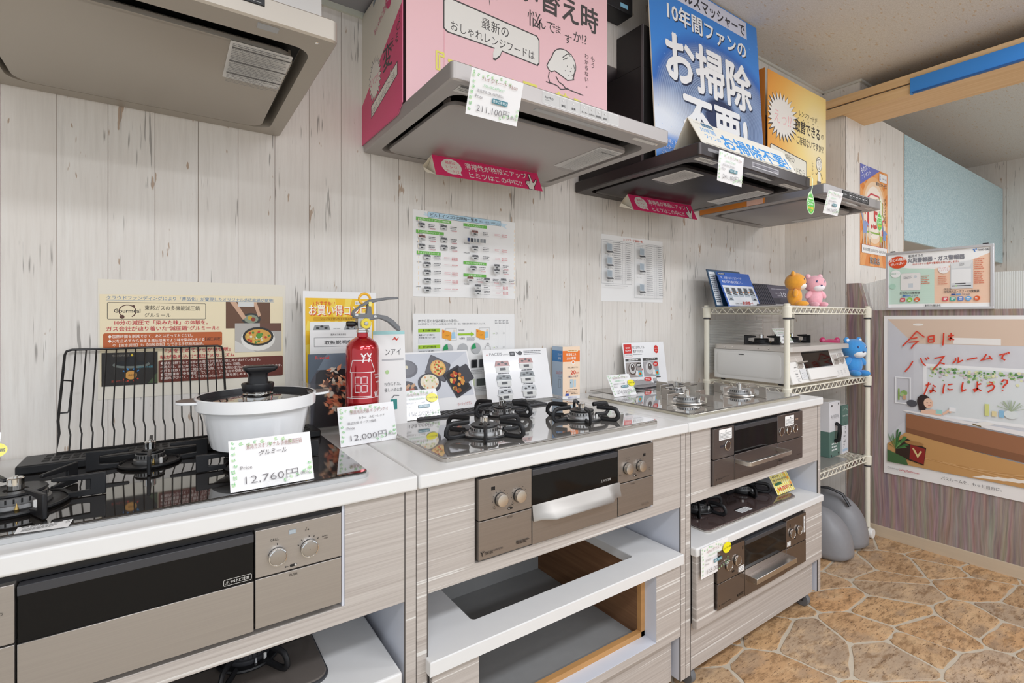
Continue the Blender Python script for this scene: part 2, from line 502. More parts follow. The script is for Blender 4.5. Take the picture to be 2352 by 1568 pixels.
# floor: grout bed, flagstones set proud of it
floor = MB().box(-3.2, 6.6, -3.4, 1.75, -.06, -.0015).build('floor', M_GROUT)
tag(floor, kind='structure')
def flagstones():
    x0, x1, y0, y1 = .85, 4.4, -.75, 1.45
    rg = random.Random(21); pts = []; s = .215
    nx = int((x1 - x0) / s) + 1; ny = int((y1 - y0) / s) + 1
    for i in range(-2, nx + 2):
        for j in range(-2, ny + 2):
            pts.append((x0 + (i + .5 * (j % 2)) * s + rg.uniform(-.47, .47) * s, y0 + j * s * .92 + rg.uniform(-.47, .47) * s))
    # stretch along a diagonal so that the stones are longish
    ca, sa = math.cos(R(-20)), math.sin(R(-20)); st = 1.35
    def fw(p): a = p[0] * ca + p[1] * sa; b = -p[0] * sa + p[1] * ca; return (a / st, b)
    def bk(p): a, b = p[0] * st, p[1]; return (a * ca - b * sa, a * sa + b * ca)
    cen = [fw(p) for p in pts]
    cells = []
    for i, c in enumerate(cen):
        if not (x0 <= pts[i][0] <= x1 and y0 <= pts[i][1] <= y1): continue
        poly = [(c[0] - 1, c[1] - 1), (c[0] + 1, c[1] - 1), (c[0] + 1, c[1] + 1), (c[0] - 1, c[1] + 1)]
        for j, d in enumerate(cen):
            if i == j or abs(d[0] - c[0]) > .9 or abs(d[1] - c[1]) > .9: continue
            mx, my = (c[0] + d[0]) / 2, (c[1] + d[1]) / 2; nx_, ny_ = d[0] - c[0], d[1] - c[1]
            ln = math.hypot(nx_, ny_); nx_ /= ln; ny_ /= ln; gap = .0042
            out = []
            for k in range(len(poly)):
                p, q = poly[k], poly[(k + 1) % len(poly)]
                dp = (p[0] - mx) * nx_ + (p[1] - my) * ny_ + gap; dq = (q[0] - mx) * nx_ + (q[1] - my) * ny_ + gap
                if dp <= 0: out.append(p)
                if (dp < 0) != (dq < 0):
                    t = dp / (dp - dq); out.append((p[0] + (q[0] - p[0]) * t, p[1] + (q[1] - p[1]) * t))
            poly = out
            if len(poly) < 3: break
        if len(poly) >= 3: cells.append([bk(p) for p in poly])
    for poly in cells:
        # roughen the outline
        out = []
        n = len(poly)
        for k in range(n):
            p, q, o_ = poly[k], poly[(k + 1) % n], poly[k - 1]
            e = math.hypot(q[0] - p[0], q[1] - p[1]); eo = math.hypot(p[0] - o_[0], p[1] - o_[1])
            r = min(.014, e * .3, eo * .3)
            out.append((p[0] + (o_[0] - p[0]) * r / max(eo, 1e-6), p[1] + (o_[1] - p[1]) * r / max(eo, 1e-6)))
            out.append((p[0] + (q[0] - p[0]) * r / max(e, 1e-6), p[1] + (q[1] - p[1]) * r / max(e, 1e-6)))
            if e > .07:
                for t in (.38, .66):
                    w = rg.uniform(-.005, .003)
                    nx_, ny_ = -(q[1] - p[1]) / e, (q[0] - p[0]) / e
                    out.append((p[0] + (q[0] - p[0]) * t + nx_ * -w, p[1] + (q[1] - p[1]) * t + ny_ * -w))
        cx = sum(p[0] for p in out) / len(out); cy = sum(p[1] for p in out) / len(out)
        b = MB(); L = [(p[0] - cx, p[1] - cy) for p in out]
        b.loft([[(x, y, -.0025) for x, y in L], [(x, y, 0.) for x, y in L], [(x * .985, y * .985, .0008) for x, y in L]], cap0=False)
        me = b.mesh('stone', M_STONE)
        link_mesh('stone', me, floor, loc=(cx, cy, 0))
flagstones()

# back wall with vertical whitewashed planks
M_GAP = mat('plank_gap', '#b39b88', .8)
wall_b = MB().box(-3.2, XR + .1, YW, YW + .12, 0, 2.7).build('wall_back', M_GAP); tag(wall_b, kind='structure')
PW = .0952
pl = MB().box(.0006, PW - .0006, -.003, 0, 0, 2.163).mesh('plank', M_PLANK)
k0 = -.309 - PW * 6
for i in range(43):
    x = k0 + i * PW
    if x + PW > XR: break
    link_mesh('plank', pl, wall_b, loc=(x, YW, 0))
last = k0 + i * PW
link_mesh('plank', MB().box(.0006, XR - last, -.003, 0, 0, 2.163).mesh('plank', M_PLANK), wall_b, loc=(last, YW, 0))
# bulkhead above the hoods
M_BULK = mat('grey_tile_board', '#a2a3a8', .6, noise=((8, 8, 8), .05))
bulk = MB().box(-3.2, XR, 1.38, YW, 2.163, 2.513).build('wall_bulkhead', M_BULK); tag(bulk, kind='structure')
plb = MB().box(.0006, PW - .0006, -.003, 0, 0, .35).mesh('plank', M_PLANK)
for i in range(10, 43):
    if k0 + (i + 1) * PW + .03 < XR: link_mesh('plank', plb, bulk, loc=(k0 + i * PW + .03, 1.38, 2.163)); lastb = k0 + (i + 1) * PW + .03
link_mesh('plank', MB().box(.0006, XR - lastb, -.003, 0, 0, .35).mesh('plank', M_PLANK), bulk, loc=(lastb, 1.38, 2.163))
trim1 = MB().box(-3.2, .53, 1.588, 1.6, 2.145, 2.163).build('trim_1', mat('pale_green_trim', '#dfe3d6', .6)); tag(trim1, kind='structure')
trim2 = MB().box(.6, XR, 1.368, 1.38, 2.50, 2.513).build('trim_2', mat('pale_trim', '#d8d5cc', .6)); tag(trim2, kind='structure')

# right-hand return wall of planks (faces the cabinets) and the pillar face that looks back at us
wall_r = MB().box(XR + .003, XR + .12, 1.262, YW + .1, 0, 2.52).build('wall_right', M_GAP); tag(wall_r, kind='structure')
plr = MB().box(-.003, .0, -PW + .0006, -.0006, 0, 2.513).mesh('plank', M_PLANK)
yy = 1.565
link_mesh('plank', MB().box(-.003, 0, .0006, YW - yy - .003, 0, 2.513).mesh('plank', M_PLANK), wall_r, loc=(XR + .003, yy, 0))
for i in range(3): link_mesh('plank', plr, wall_r, loc=(XR + .003, yy - i * .0945, 0))
link_mesh('plank', MB().box(-.003, 0, 1.2545, yy - 3 * .0945 - .0006, 0, 2.513).mesh('plank', M_PLANK), wall_r, loc=(XR + .003, 0, 0))
pil = MB().box(XR + .003, 4.07, 1.257, 1.35, 0, 2.42).build('wall_pillar', M_GAP); tag(pil, kind='structure')
plf = MB().box(.0006, PW - .0006, -.003, 0, 0, 2.42).mesh('plank', M_PLANK)
for i in range(9): link_mesh('plank', plf, pil, loc=(XR + .012 + i * PW, 1.257, 0))
link_mesh('plank', MB().box(0, .011, -.003, 0, 0, 2.42).mesh('plank', M_PLANK), pil, loc=(XR, 1.257, 0))
# upper block over the beam
hdr = MB().box(XR - .002, 3.42, 1.185, 1.379, 2.42, 2.513).build('wall_header', M_PLANK); tag(hdr, kind='structure')
trim3 = MB().box(XR - .012, XR, 1.173, 1.38, 2.50, 2.513).box(XR, 3.42, 1.173, 1.185, 2.50, 2.513).build('trim_3', MATS['pale_trim']); tag(trim3, kind='structure')
# ceilings
ceil = MB().box(-3.2, 3.43, -3.4, 1.7, 2.513, 2.60).build('ceiling', M_CEIL); tag(ceil, kind='structure')
ceil2 = MB().box(3.43, 6.7, -3.4, 1.8, 2.684, 2.75).box(3.43, 3.45, -3.4, 1.8, 2.43, 2.70).build('ceiling_beyond', M_CEIL); tag(ceil2, kind='structure')
# far wall of the next room
far = MB().box(6.603, 6.7, -3.4, 1.8, 0, 2.7).build('wall_far', M_GAP); tag(far, kind='structure')
plw = MB().box(-.003, 0, .001, .19 - .001, 0, 2.684).mesh('plank', M_PLANK)
for i in range(20): link_mesh('plank', plw, far, loc=(6.603, -2.0 + i * .19, 0))
nb = MB().box(4.07, 6.6, 1.6, 1.7, 0, 2.7).build('wall_kitchen', mat('plain_cream_wall', '#d9d4cb', .7)); tag(nb, kind='structure')

# beech-faced beam with its shadow groove, running out from the wall
beam = MB()
YB0, YB1 = -1.2, 1.34
beam.box(3.15, 3.43, YB0, 1.256, 2.331, 2.44).build('trim_beam', M_BEAM); beam = bpy.data.objects['trim_beam']; tag(beam, kind='structure')
box('board', M_BEAM, beam, 3.134, 3.15, YB0, YB1, 2.331, 2.381, .001)
box('board', M_BEAM, beam, 3.134, 3.15, YB0, YB1, 2.389, 2.434, .001)
box('groove', mat('groove_grey', '#6c665e', .6), beam, 3.146, 3.15, YB0, YB1, 2.381, 2.389)
# blue sign strip clipped over the beam
t = thing('sign_strip', 'long plain blue sign strip clipped to the wooden beam', 'sign', (3.12, .9385, 2.33))
M_BLUE = mat('blue_film', '#3f8fe2', .35)
MB().box(3.122, 3.134, YB0, .9385, 2.333, 2.405).build('face_panel', M_BLUE, t, bevel=.001)
box('bottom_rail', mat('blue_rail', '#2b5fa0', .4), t, 3.118, 3.133, YB0, .935, 2.325, 2.333)
box('end_clip', mat('blue_clip', '#5a94cf', .4), t, 3.116, 3.134, .928, .937, 2.322, 2.331)

# low streaked partition on the right with its taller end post, and its baseboard
part = MB().prism([(1.254, 0), (1.254, 1.38), (1.194, 1.38), (1.156, 1.226), (-1.6, 1.226), (-1.6, 0)], 'x', XR + .004, XR + .10).build('wall_partition', M_STREAK)
tag(part, kind='structure')
bb = MB().box(XR - .006, XR + .004, -1.6, 1.254, 0, .058).build('baseboard_right', mat('baseboard_oak', '#cdbba2', .5, noise=((20, 2, 60), .06)), bevel=.001); tag(bb, kind='structure')
capm = MB().tube([(XR + .05, 1.196, 1.381), (XR + .05, 1.158, 1.227)], .004, 6).build('trim_4', mat('partition_edge', '#c9c3b4', .5)); tag(capm, kind='structure')
# the shop front behind and left of the camera is open glazing: only sill and lintel bands
rear = MB().box(-3.2, 6.6, -3.5, -3.4, 0, .25).box(-3.2, 6.6, -3.5, -3.4, 2.4, 2.6).build('wall_front', MATS['plain_cream_wall']); tag(rear, kind='structure')
wl = MB().box(-3.3, -3.2, -3.5, 1.7, 0, .25).box(-3.3, -3.2, -3.5, 1.7, 2.4, 2.6).build('wall_left', MATS['plain_cream_wall']); tag(wl, kind='structure')
# ------------------------------------------------------------------ worktops, cabinets on casters
XS = [-.470, .428, 1.325, 2.216]
YF, YP = .955, .967
ZT = .86
UN = ['left', 'middle', 'right']

def slab_with_hole(name, m, parent, x0, x1, y0, y1, z0, z1, h=None, r=.02, bev=.004):
    b = MB()
    if h is None:
        b.box(x0, x1, y0, y1, z0, z1)
    else:
        hx0, hx1, hy0, hy1 = h
        O = rr(x0, y0, x1, y1, .001, 5); I = rr(hx0, hy0, hx1, hy1, r, 5)
        Z = lambda L, z: [(p[0], p[1], z) for p in L]
        b.loft([Z(O, z0), Z(O, z1), Z(I, z1), Z(I, z0), Z(O, z0)], False, False)
    o = b.build(name, m, parent, bevel=bev, seg=3)
    return o

tops = []
for i in range(3):
    lab = ['white worktop of the nearest cabinet, holding the black cooktop and white pot',
           'white worktop of the middle cabinet, holding the silver glass cooktop',
           'white worktop of the far cabinet, holding the smoked mirror cooktop'][i]
    o = slab_with_hole('worktop', M_WHITE, None, XS[i] + .0008, XS[i + 1] - .0008, YF, YW - .006, .829, ZT, None, bev=.005)
    tag(o, lab, 'worktop', 'white worktops'); tops.append(o)

def caster(parent, x, y):
    o = MB().lathe([(.008, -.011), (.025, -.011), (.027, -.008), (.027, .008), (.025, .011), (.008, .011)], (x, y, .027), 20, 'x', True, True).build('caster_wheel', M_RUB, parent, smooth=True)
    MB().box(x - .016, x + .016, y - .006, y + .028, .05, .066).box(x - .016, x - .0125, y - .01, y + .02, .024, .055).box(x + .0125, x + .016, y - .01, y + .02, .024, .055).build('caster_fork', M_GRAPH, o, bevel=.001)

M_FRONT = [M_OVEN1, M_OVEN2, M_OVEN3]
OV = [(-.318, .273), (.572, 1.163), (1.458, 2.045)]
cabs = []
for i in range(3):
    x0, x1 = XS[i], XS[i + 1]; TK = .024
    lab = ['striped pale oak display cabinet nearest the camera, partly out of frame',
           'striped pale oak display cabinet in the middle with an empty cut-out lower shelf',
           'striped pale oak display cabinet at the far end beside the wire rack'][i]
    c = thing('display_cabinet', lab, 'cabinet', ((x0 + x1) / 2, 1.2, 0), group='oak display cabinets')
    cabs.append(c)
    for sx in (0, 1):
        a = x0 + .001 if sx == 0 else x1 - TK - .001
        o = MB().box(a, a + TK, YP, YW - .01, .066, .829).build('side_panel', M_LAM, c)
        ins = a + TK if sx == 0 else a
        MB().box(min(ins, ins + (.001 if sx == 0 else -.001)), max(ins, ins + (.001 if sx == 0 else -.001)), YP + .002, YW - .01, .067, .829).build('inner_lining', M_MELA, o)
        MB().box(ins - .0012, ins + .0012, YP - .0006, YP + .003, .066, .828).build('edge_band', M_EDGE, o)
    ix0, ix1 = x0 + TK + .002, x1 - TK - .002
    box('back_panel', M_GREYB, c, ix0, ix1, YW - .03, YW - .012, .07, .829)
    # upper front board, cut out for the grill unit
    ov0, ov1 = OV[i]
    b = MB().prism([(ix0, .602), (ix1, .602), (ix1, .829), (ov1 + .008, .829), (ov1 + .008, .634), (ov0 - .003, .634), (ov0 - .003, .829), (ix0, .829)], 'y', YP, YP + .02)
    b.build('front_board', M_LAM, c, bevel=.0008)
    box('board_backing', M_MELA, c, ix0, ov0 - .004, YP + .021, YP + .04, .61, .829)
    box('board_backing', M_MELA, c, ov1 + .009, ix1, YP + .021, YP + .04, .61, .829)
    box('cutout_lining', M_MELA, c, ov1 + .003, ov1 + .008, YP + .002, YP + .12, .634, .829)
    # box around the upper grill so that one does not see through
    box('grill_housing', M_CAVE, c, ov0 + .004, ov1 - .03, YP + .045, 1.50, .612, .80)
    box('shelf_board', M_MELA, c, ix0, ix1, 1.02, YW - .03, .590, .602)
    # lower front board and plinth
    if i == 0:
        box('lower_board', M_LAM, c, ix0 + .005, ix1 - .012, .957, .975, .215, .440, .0008)
    elif i == 1:
        b = MB(); O = [(ix0 + .006, .215), (ix1 - .014, .215), (ix1 - .014, .440), (ix0 + .006, .440)]
        w0, w1, v0, v1 = .574, 1.176, .236, .432
        for q in ([O[0], (w0, .215), (w0, .440), O[3]], [(w1, .215), O[1], O[2], (w1, .440)], [(w0, .215), (w1, .215), (w1, v0), (w0, v0)]):
            b.prism(q, 'y', .957, .975)
        b.build('lower_board', M_LAM, c)
        MB().box(w1 - .001, w1 + .0004, .958, 1.0, v0, .44).box(w0, w1, .958, 1.0, v0 - .0005, v0 + .001).build('opening_lining', M_MELA, c)
        MB().box(w1 - .016, w1 - .001, 1.0, 1.016, v0 + .001, .436).box(w0, w1 - .001, 1.0, 1.016, v0 + .001, v0 + .016).build('opening_frame', mat('raw_pine_edge', '#b98a55', .6, noise=((8, 8, 40), .12)), c)
        box('inner_side', M_PLY, c, w1 - .016, w1 - .002, 1.016, 1.50, v0, .440)
        box('inner_side', M_PLY, c, w0 - .010, w0 - .001, 1.016, 1.50, v0, .440)
        box('inner_back', M_GREYB, c, w0, w1 - .016, 1.50, 1.51, v0, .602)
        box('inner_floor', M_GREYB, c, w0, w1 - .016, 1.0, 1.50, v0 - .012, v0)
    else:
        l0, l1 = 1.452, 2.040
        b = MB().prism([(ix0 + .006, .212), (ix1 - .004, .212), (ix1 - .004, .440), (l1 + .006, .440), (l1 + .006, .242), (l0 - .004, .242), (l0 - .004, .440), (ix0 + .006, .440)], 'y', .950, .968)
        b.build('lower_board', M_LAM, c, bevel=.0008)
        box('lower_housing', M_CAVE, c, l0 + .002, l1 - .01, .985, 1.45, .22, .42)
        box('drawer_runner', M_GRAPH, c, ix0 - .001, ix0 + .005, .97, 1.4, .37, .42)
        MB().box(ix1 - .003, ix1 + .0, YP + .003, 1.2, .067, .2).build('inner_lining', M_MELA, c)
    pz1 = .215
    box('plinth_board', M_LAM, c, ix0, ix1 - .02, YP + .018 if i < 2 else YP + .012, YP + .036 if i < 2 else YP + .03, .066, pz1)
    box('bottom_board', M_MELA, c, ix0, ix1, YP + .04, YW - .03, .070, .085)
    for cx_ in (x0 + .07, x1 - .055):
        for cy_ in (1.012, 1.5): caster(c, cx_, cy_)

# lower worktops resting in the cabinets
low = []
low.append(slab_with_hole('lower_worktop', M_WHITE, None, XS[0] + .03, .390, .948, 1.5, .440, .474, None, bev=.005))
tag(low[0], 'white lower worktop in the nearest cabinet, carrying a dark grey cooktop', 'worktop', 'white lower worktops')
low.append(slab_with_hole('lower_worktop', M_WHITE, None, .449, 1.288, .945, 1.5, .440, .470, (.596, 1.150, 1.024, 1.46), .012, bev=.003))
tag(low[1], 'empty white lower worktop with a rectangular cut-out in the middle cabinet', 'worktop', 'white lower worktops')
low.append(slab_with_hole('lower_worktop', M_WHITE, None, 1.350, 2.196, .945, 1.5, .440, .468, None, bev=.005))
tag(low[2], 'white lower worktop under the plum glass cooktop in the far cabinet', 'worktop', 'white lower worktops')

# ------------------------------------------------------------------ grill fronts
def knob(parent, x, y, z, r, m, h=.012, ring=False):
    o = MB().lathe([(r * 1.06, 0), (r * 1.06, -.002)], (x, y, z), 24, 'y', True, True).build('knob_gasket', M_BLACK, parent)
    k = MB().lathe([(r, 0), (r, -h + .003), (r * .93, -h), (r * .80, -h - .0004), (.0004, -h - .0005)], (x, y, z), 28, 'y', True, False).build('knob', m, parent, smooth=True, angle=25)
    if ring: MB().lathe([(r * 1.02, 0), (r * 1.10, -h * .5), (r * 1.06, -h), (r * .96, -h - .0006), (r * .94, -h)], (x, y, z), 28, 'y').build('knob_ring', M_CHROME, k, smooth=True)
    return k

def grill(name, label, x0, x1, s0, s1, zb, zs, zt, y, m, kL, kR, handle, glass_z, group=None, kr=.0125, km=None, door_m=None, kh=.012, ring=False):
    g = thing(name, label, 'gas grill', ((x0 + x1) / 2, y, zb), group=group)
    km = km or M_STEEL
    gp = .0012
    for (a, b_) in ((x0, s0), (s1, x1)):
        if a < -1: continue
        box('control_panel', m, g, a + gp, b_ - gp, y, y + .02, zs + gp, zt, .0008)
        box('push_panel', m, g, a + gp, b_ - gp, y, y + .02, zb, zs - gp, .0008)
    # grill door: glass above, metal below
    d = box('door', door_m or m, g, s0 + gp, s1 - gp, y, y + .02, zb - .002, glass_z, .0008)
    box('door_glass', M_OVGL, g, s0 + gp, s1 - gp, y + .001, y + .018, glass_z + .001, zt - .006, .0008)
    box('door_top_frame', M_GRAPH, g, s0 + gp, s1 - gp, y - .001, y + .016, zt - .018, zt - .004, .001)
    box('top_channel', M_BLACK, g, x0 - .002, x1 + .002, y + .012, y + .07, zt - .002, .826 if zt > .7 else .436)
    box('body', M_BLACK, g, x0, x1 + .001, y + .021, y + .06, zb - .004, zt - .002)
    for x, z in kL + kR: knob(g, x, y, z, kr, km, kh, ring)
    # handle
    hk, hz, hx0, hx1, out = handle
    if hk == 'loop':
        b = MB(); zc = hz
        pts = [(hx0, y - .001, zc), (hx0, y - out + .010, zc), (hx0 + .003, y - out + .003, zc), (hx0 + .010, y - out, zc), (hx1 - .010, y - out, zc), (hx1 - .003, y - out + .003, zc), (hx1, y - out + .010, zc), (hx1, y - .001, zc)]
        L = []
        Pout = [(hx0, y), (hx0, y - out + .012), (hx0 + .004, y - out + .003), (hx0 + .013, y - out), (hx1 - .013, y - out), (hx1 - .004, y - out + .003), (hx1, y - out + .012), (hx1, y)]
        Pin = [(hx1 - .011, y), (hx1 - .011, y - out + .014), (hx1 - .016, y - out + .010), (hx0 + .016, y - out + .010), (hx0 + .011, y - out + .014), (hx0 + .011, y)]
        b.prism(Pout + Pin, 'z', zc - .007, zc + .007).build('handle', M_STEEL, g, bevel=.001)
    elif hk == 'bar':
        MB().box(hx0, hx1, y - out, y + .001, hz - .009, hz + .009).build('handle', M_STEEL, g, bevel=.0012)
    elif hk == 'wing':
        prof = [(0, .034), (-.004, .030), (-.014, .012), (-.026, .001), (-.0265, -.003), (-.016, -.003), (0, -.001)]
        def P(x, s): return [(x, y + a * s, hz + c_) for a, c_ in prof]
        MB().loft([P(hx0, .25), P(hx0 + .025, .3), P(hx0 + .055, 1), P(hx1 - .05, 1), P(hx1 - .022, .3), P(hx1, .25)]).build('handle', mat('satin_handle', '#a9a5a0', .42, .85), g, smooth=True, angle=50)
    return g

YO = .957
g1 = grill('gas_grill', 'champagne steel grill front with wide black glass in the nearest cabinet', OV[0][0], OV[0][1], -.1705, .125, .648, .7345, .817, YO, M_OVEN1,
           [(-.24, .766)], [(.161, .766), (.214, .767)], ('none', 0, 0, 0, 0), .732, kr=.0140, km=mat('satin_knob', '#a39d97', .3, .85), kh=.009, ring=True)
g2 = grill('gas_grill', 'brushed bronze grill front with a winged handle in the middle cabinet', OV[1][0], OV[1][1], .7215, 1.0145, .642, .729, .823, YO, M_OVEN2,
           [(.631, .768), (.683, .767)], [(1.052, .767), (1.105, .765)], ('wing', .700, .7225, 1.022, 0), .734, kr=.0150)
g3 = grill('gas_grill', 'dark bronze grill front with a looped bar handle and white stickers, upper far cabinet', OV[2][0], OV[2][1], 1.575, 1.855, .640, .722, .822, YO, M_OVEN3,
           [(1.535, .760)], [(1.884, .761), (1.936, .760), (1.985, .760)], ('loop', .701, 1.577, 1.857, .055), .723, kr=.0155, km=brushed('bronze_knob', '#7d7069', .3), kh=.003, ring=True)
g4 = grill('gas_grill', 'mirror bronze grill front with a square bar handle, lower far cabinet', 1.455, 2.038, 1.612, 1.888, .243, .328, .432, .941, M_OVEN4,
           [(1.513, .376), (1.563, .378)], [(1.927, .378), (1.977, .379)], ('bar', .301, 1.625, 1.893, .036), .330, kr=.0160, km=mat('bronze_satin_knob', '#8b7d70', .25, .8), kh=.007, ring=True)
INK = '#2c2826'
p = Print(g1, (0, YO, 0), world=True)
p.text('GRILL', .150, .7935, .0060, INK, w=.0135)
p.rect(.1795, .7985, .192, .8065, '#8d9499').rect(.1805, .7995, .191, .8055, '#a5aeb4')
for a in (-65, -38, 0, 25, 50): 
    ca, sa = math.sin(R(a)), math.cos(R(a))
    p.line([(.214 + ca * .0188, .767 + sa * .0188), (.214 + ca * .0215, .767 + sa * .0215)], .0012, INK)
p.line([(.161, .785), (.161, .788)], .0013, INK)
p.text('▲ON', .2365, .7800, .0038, INK).text('—OFF', .2365, .7755, .0038, INK)
p.disc(.2125, .800, .0013, INK).disc(.2085, .7995, .0013, INK).disc(.2085, .7995, .0009, '#b6a898').disc(.2105, .8030, .0013, INK).disc(.2105, .8030, .0009, '#b6a898')
p.rrect(.1815, .7405, .1935, .7445, .0019, '#1a1a1a').disc(.191, .7425, .0019, '#c9c4bd')
p.line([(.174, .7425), (.179, .7425)], .0007, INK).disc(.1745, .7425, .0012, INK)
p.text('PUSH', .181, .7240, .0060, INK, w=.0125)
p.text('○', -.187, .778, .005, INK)
pg = Print(g1, (0, YO + .001, 0), world=True, name='caution_mark')
pg.line(rr(.079, .7365, .1205, .7465, .002, 3), .0006, '#d9d6d0', True).text('⚠やけど注意', .0815, .7393, .0060, '#d9d6d0', w=.036)

def dots(p, x, z, r, n=9, col=INK):
    for k in range(n):
        a = R(215 - k * 250 / (n - 1)); p.disc(x + r * math.cos(a), z + r * math.sin(a), .0009, col, n=8)
p = Print(g2, (0, YO, 0), world=True)
p.rect(.606, .793, .616, .801, '#0d0d0d').rect(1.1175, .790, 1.1275, .798, '#0d0d0d')
for x, z in ((.631, .768), (.683, .767), (1.105, .765)): dots(p, x, z, .0215)
for k in range(6): p.disc(1.047 + (k % 3) * .0055, .790 + (k // 3) * .006, .0009, INK, n=8)
for x, z in ((.612, .752), (.663, .750)): p.disc(x, z, .0012, INK, n=8).disc(x + .003, z - .002, .0012, '#6a5c50', n=8).disc(x + .004, z + .002, .0012, '#6a5c50', n=8)
for x in (.651, 1.076): p.rrect(x, .740, x + .013, .7445, .002, '#15110f').rect(x + .001, .7415, x + .005, .743, '#cfc8c0').text('▸LOCK', x, .7465, .0035, INK)
p.text('PUSH', .650, .7205, .0055, INK, w=.0145).text('PUSH', 1.068, .7190, .0055, INK, w=.014).text('GRILL', 1.018, .752, .0038, INK)
p.text('▾OFF', 1.140, .753, .0038, INK).text('▾ON', 1.140, .7475, .0038, INK).text('▸つ', 1.121, .7455, .004, INK)
p.text('TOHO GAS', .588, .652, .0085, '#1d1a19', w=.0215, bold=.02).tiny(.612, .657, .638, 1, .003, .0022, '#5c5048', 3)
p.poly([(.577, .660), (.5805, .660), (.582, .657), (.582, .651), (.580, .651), (.580, .656)], '#1d1a19').poly([(.582, .657), (.5865, .660), (.5865, .6625), (.583, .660)], '#1d1a19')
p.tiny(.684, .660, .714, 2, .004, .0024, '#3c332d', 5).rect(.676, .654, .683, .661, '#3c332d')
p.text('FACEIS', 1.112, .651, .0078, '#6a5c50', w=.030)
pg = Print(g2, (0, YO + .001, 0), world=True, name='caution_mark')
pg.text('⚠やけど注意', .951, .7465, .0075, '#cfccc6', w=.0375)
# rack handle seen inside the grill window
MB().tube([(.812, .972, .752), (.812, .972, .772), (.816, .972, .776), (.896, .972, .776), (.900, .972, .772), (.900, .972, .752)], .0012, 6).build('wire_rack', M_CHROME, g2)

p = Print(g3, (0, YO, 0), world=True)
for (x_, z_, w_, h_) in ((1.487, .782, .073, .035), (1.910, .777, .066, .037)):
    q = Print(g3, (0, YO, 0), world=True, name='caution_sticker')
    q.rrect(x_, z_, x_ + w_, z_ + h_, .002, '#efeeec').tiny(x_ + .004, z_ + h_ - .012, x_ + w_ - .003, 5, .0042, .0018, '#9a9a9a', 8).rect(x_ + .034, z_ + h_ - .008, x_ + .041, z_ + h_ - .0055, '#333333')
p.rect(1.494, .758, 1.516, .765, '#2d2a33')
p.text('TOHO GAS', 1.482, .655, .0065, '#1d1a19', w=.024).text('Y', 1.471, .653, .009, '#1d1a19', bold=.03)
p.tiny(1.51, .660, 1.545, 1, .003, .0018, '#4a403b', 4).tiny(1.872, .658, 1.90, 2, .003, .0018, '#2a2422', 5).rect(1.866, .653, 1.871, .659, '#2a2422')
p.text('DELICIA', 1.999, .655, .006, '#3a322f', w=.033)
for k in range(3): p.rect(1.985 + k * .009, .793, 1.988 + k * .009, .798, '#cfae93')
p = Print(g4, (0, .941, 0), world=True)
for (x0_, z0_, x1_, z1_, n_) in ((2.018, .359, 2.030, .422, 12), (1.893, .335, 1.918, .352, 3), (1.573, .334, 1.607, .352, 3)):
    Print(g4, (0, .941, 0), world=True, name='caution_sticker').rect(x0_, z0_, x1_, z1_, '#efeeec').tiny(x0_ + .0018, z1_ - .003, x1_ - .0015, n_, .005, .0018, '#8b8b8b', 3)
p.rect(1.912, .403, 1.918, .414, '#241c16').rect(1.596, .405, 1.602, .416, '#241c16')
p.rrect(1.535, .344, 1.549, .350, .002, '#15110f').rrect(1.945, .350, 1.957, .356, .002, '#15110f')
p.text('TOHO GAS', 1.474, .255, .0065, '#1d1a19', w=.022).text('Y', 1.463, .253, .009, '#1d1a19', bold=.03)
p.tiny(1.50, .259, 1.535, 1, .003, .0018, '#4a3a2b', 4).tiny(1.576, .262, 1.606, 3, .003, .0018, '#2a2018', 5).rect(1.567, .254, 1.574, .261, '#2a2018')
MB().tube([(1.655, .955, .336), (1.667, .955, .352), (1.672, .955, .366), (1.72, .955, .366), (1.735, .955, .358), (1.755, .955, .362)], .0011, 6).build('wire_rack', M_CHROME, g4)

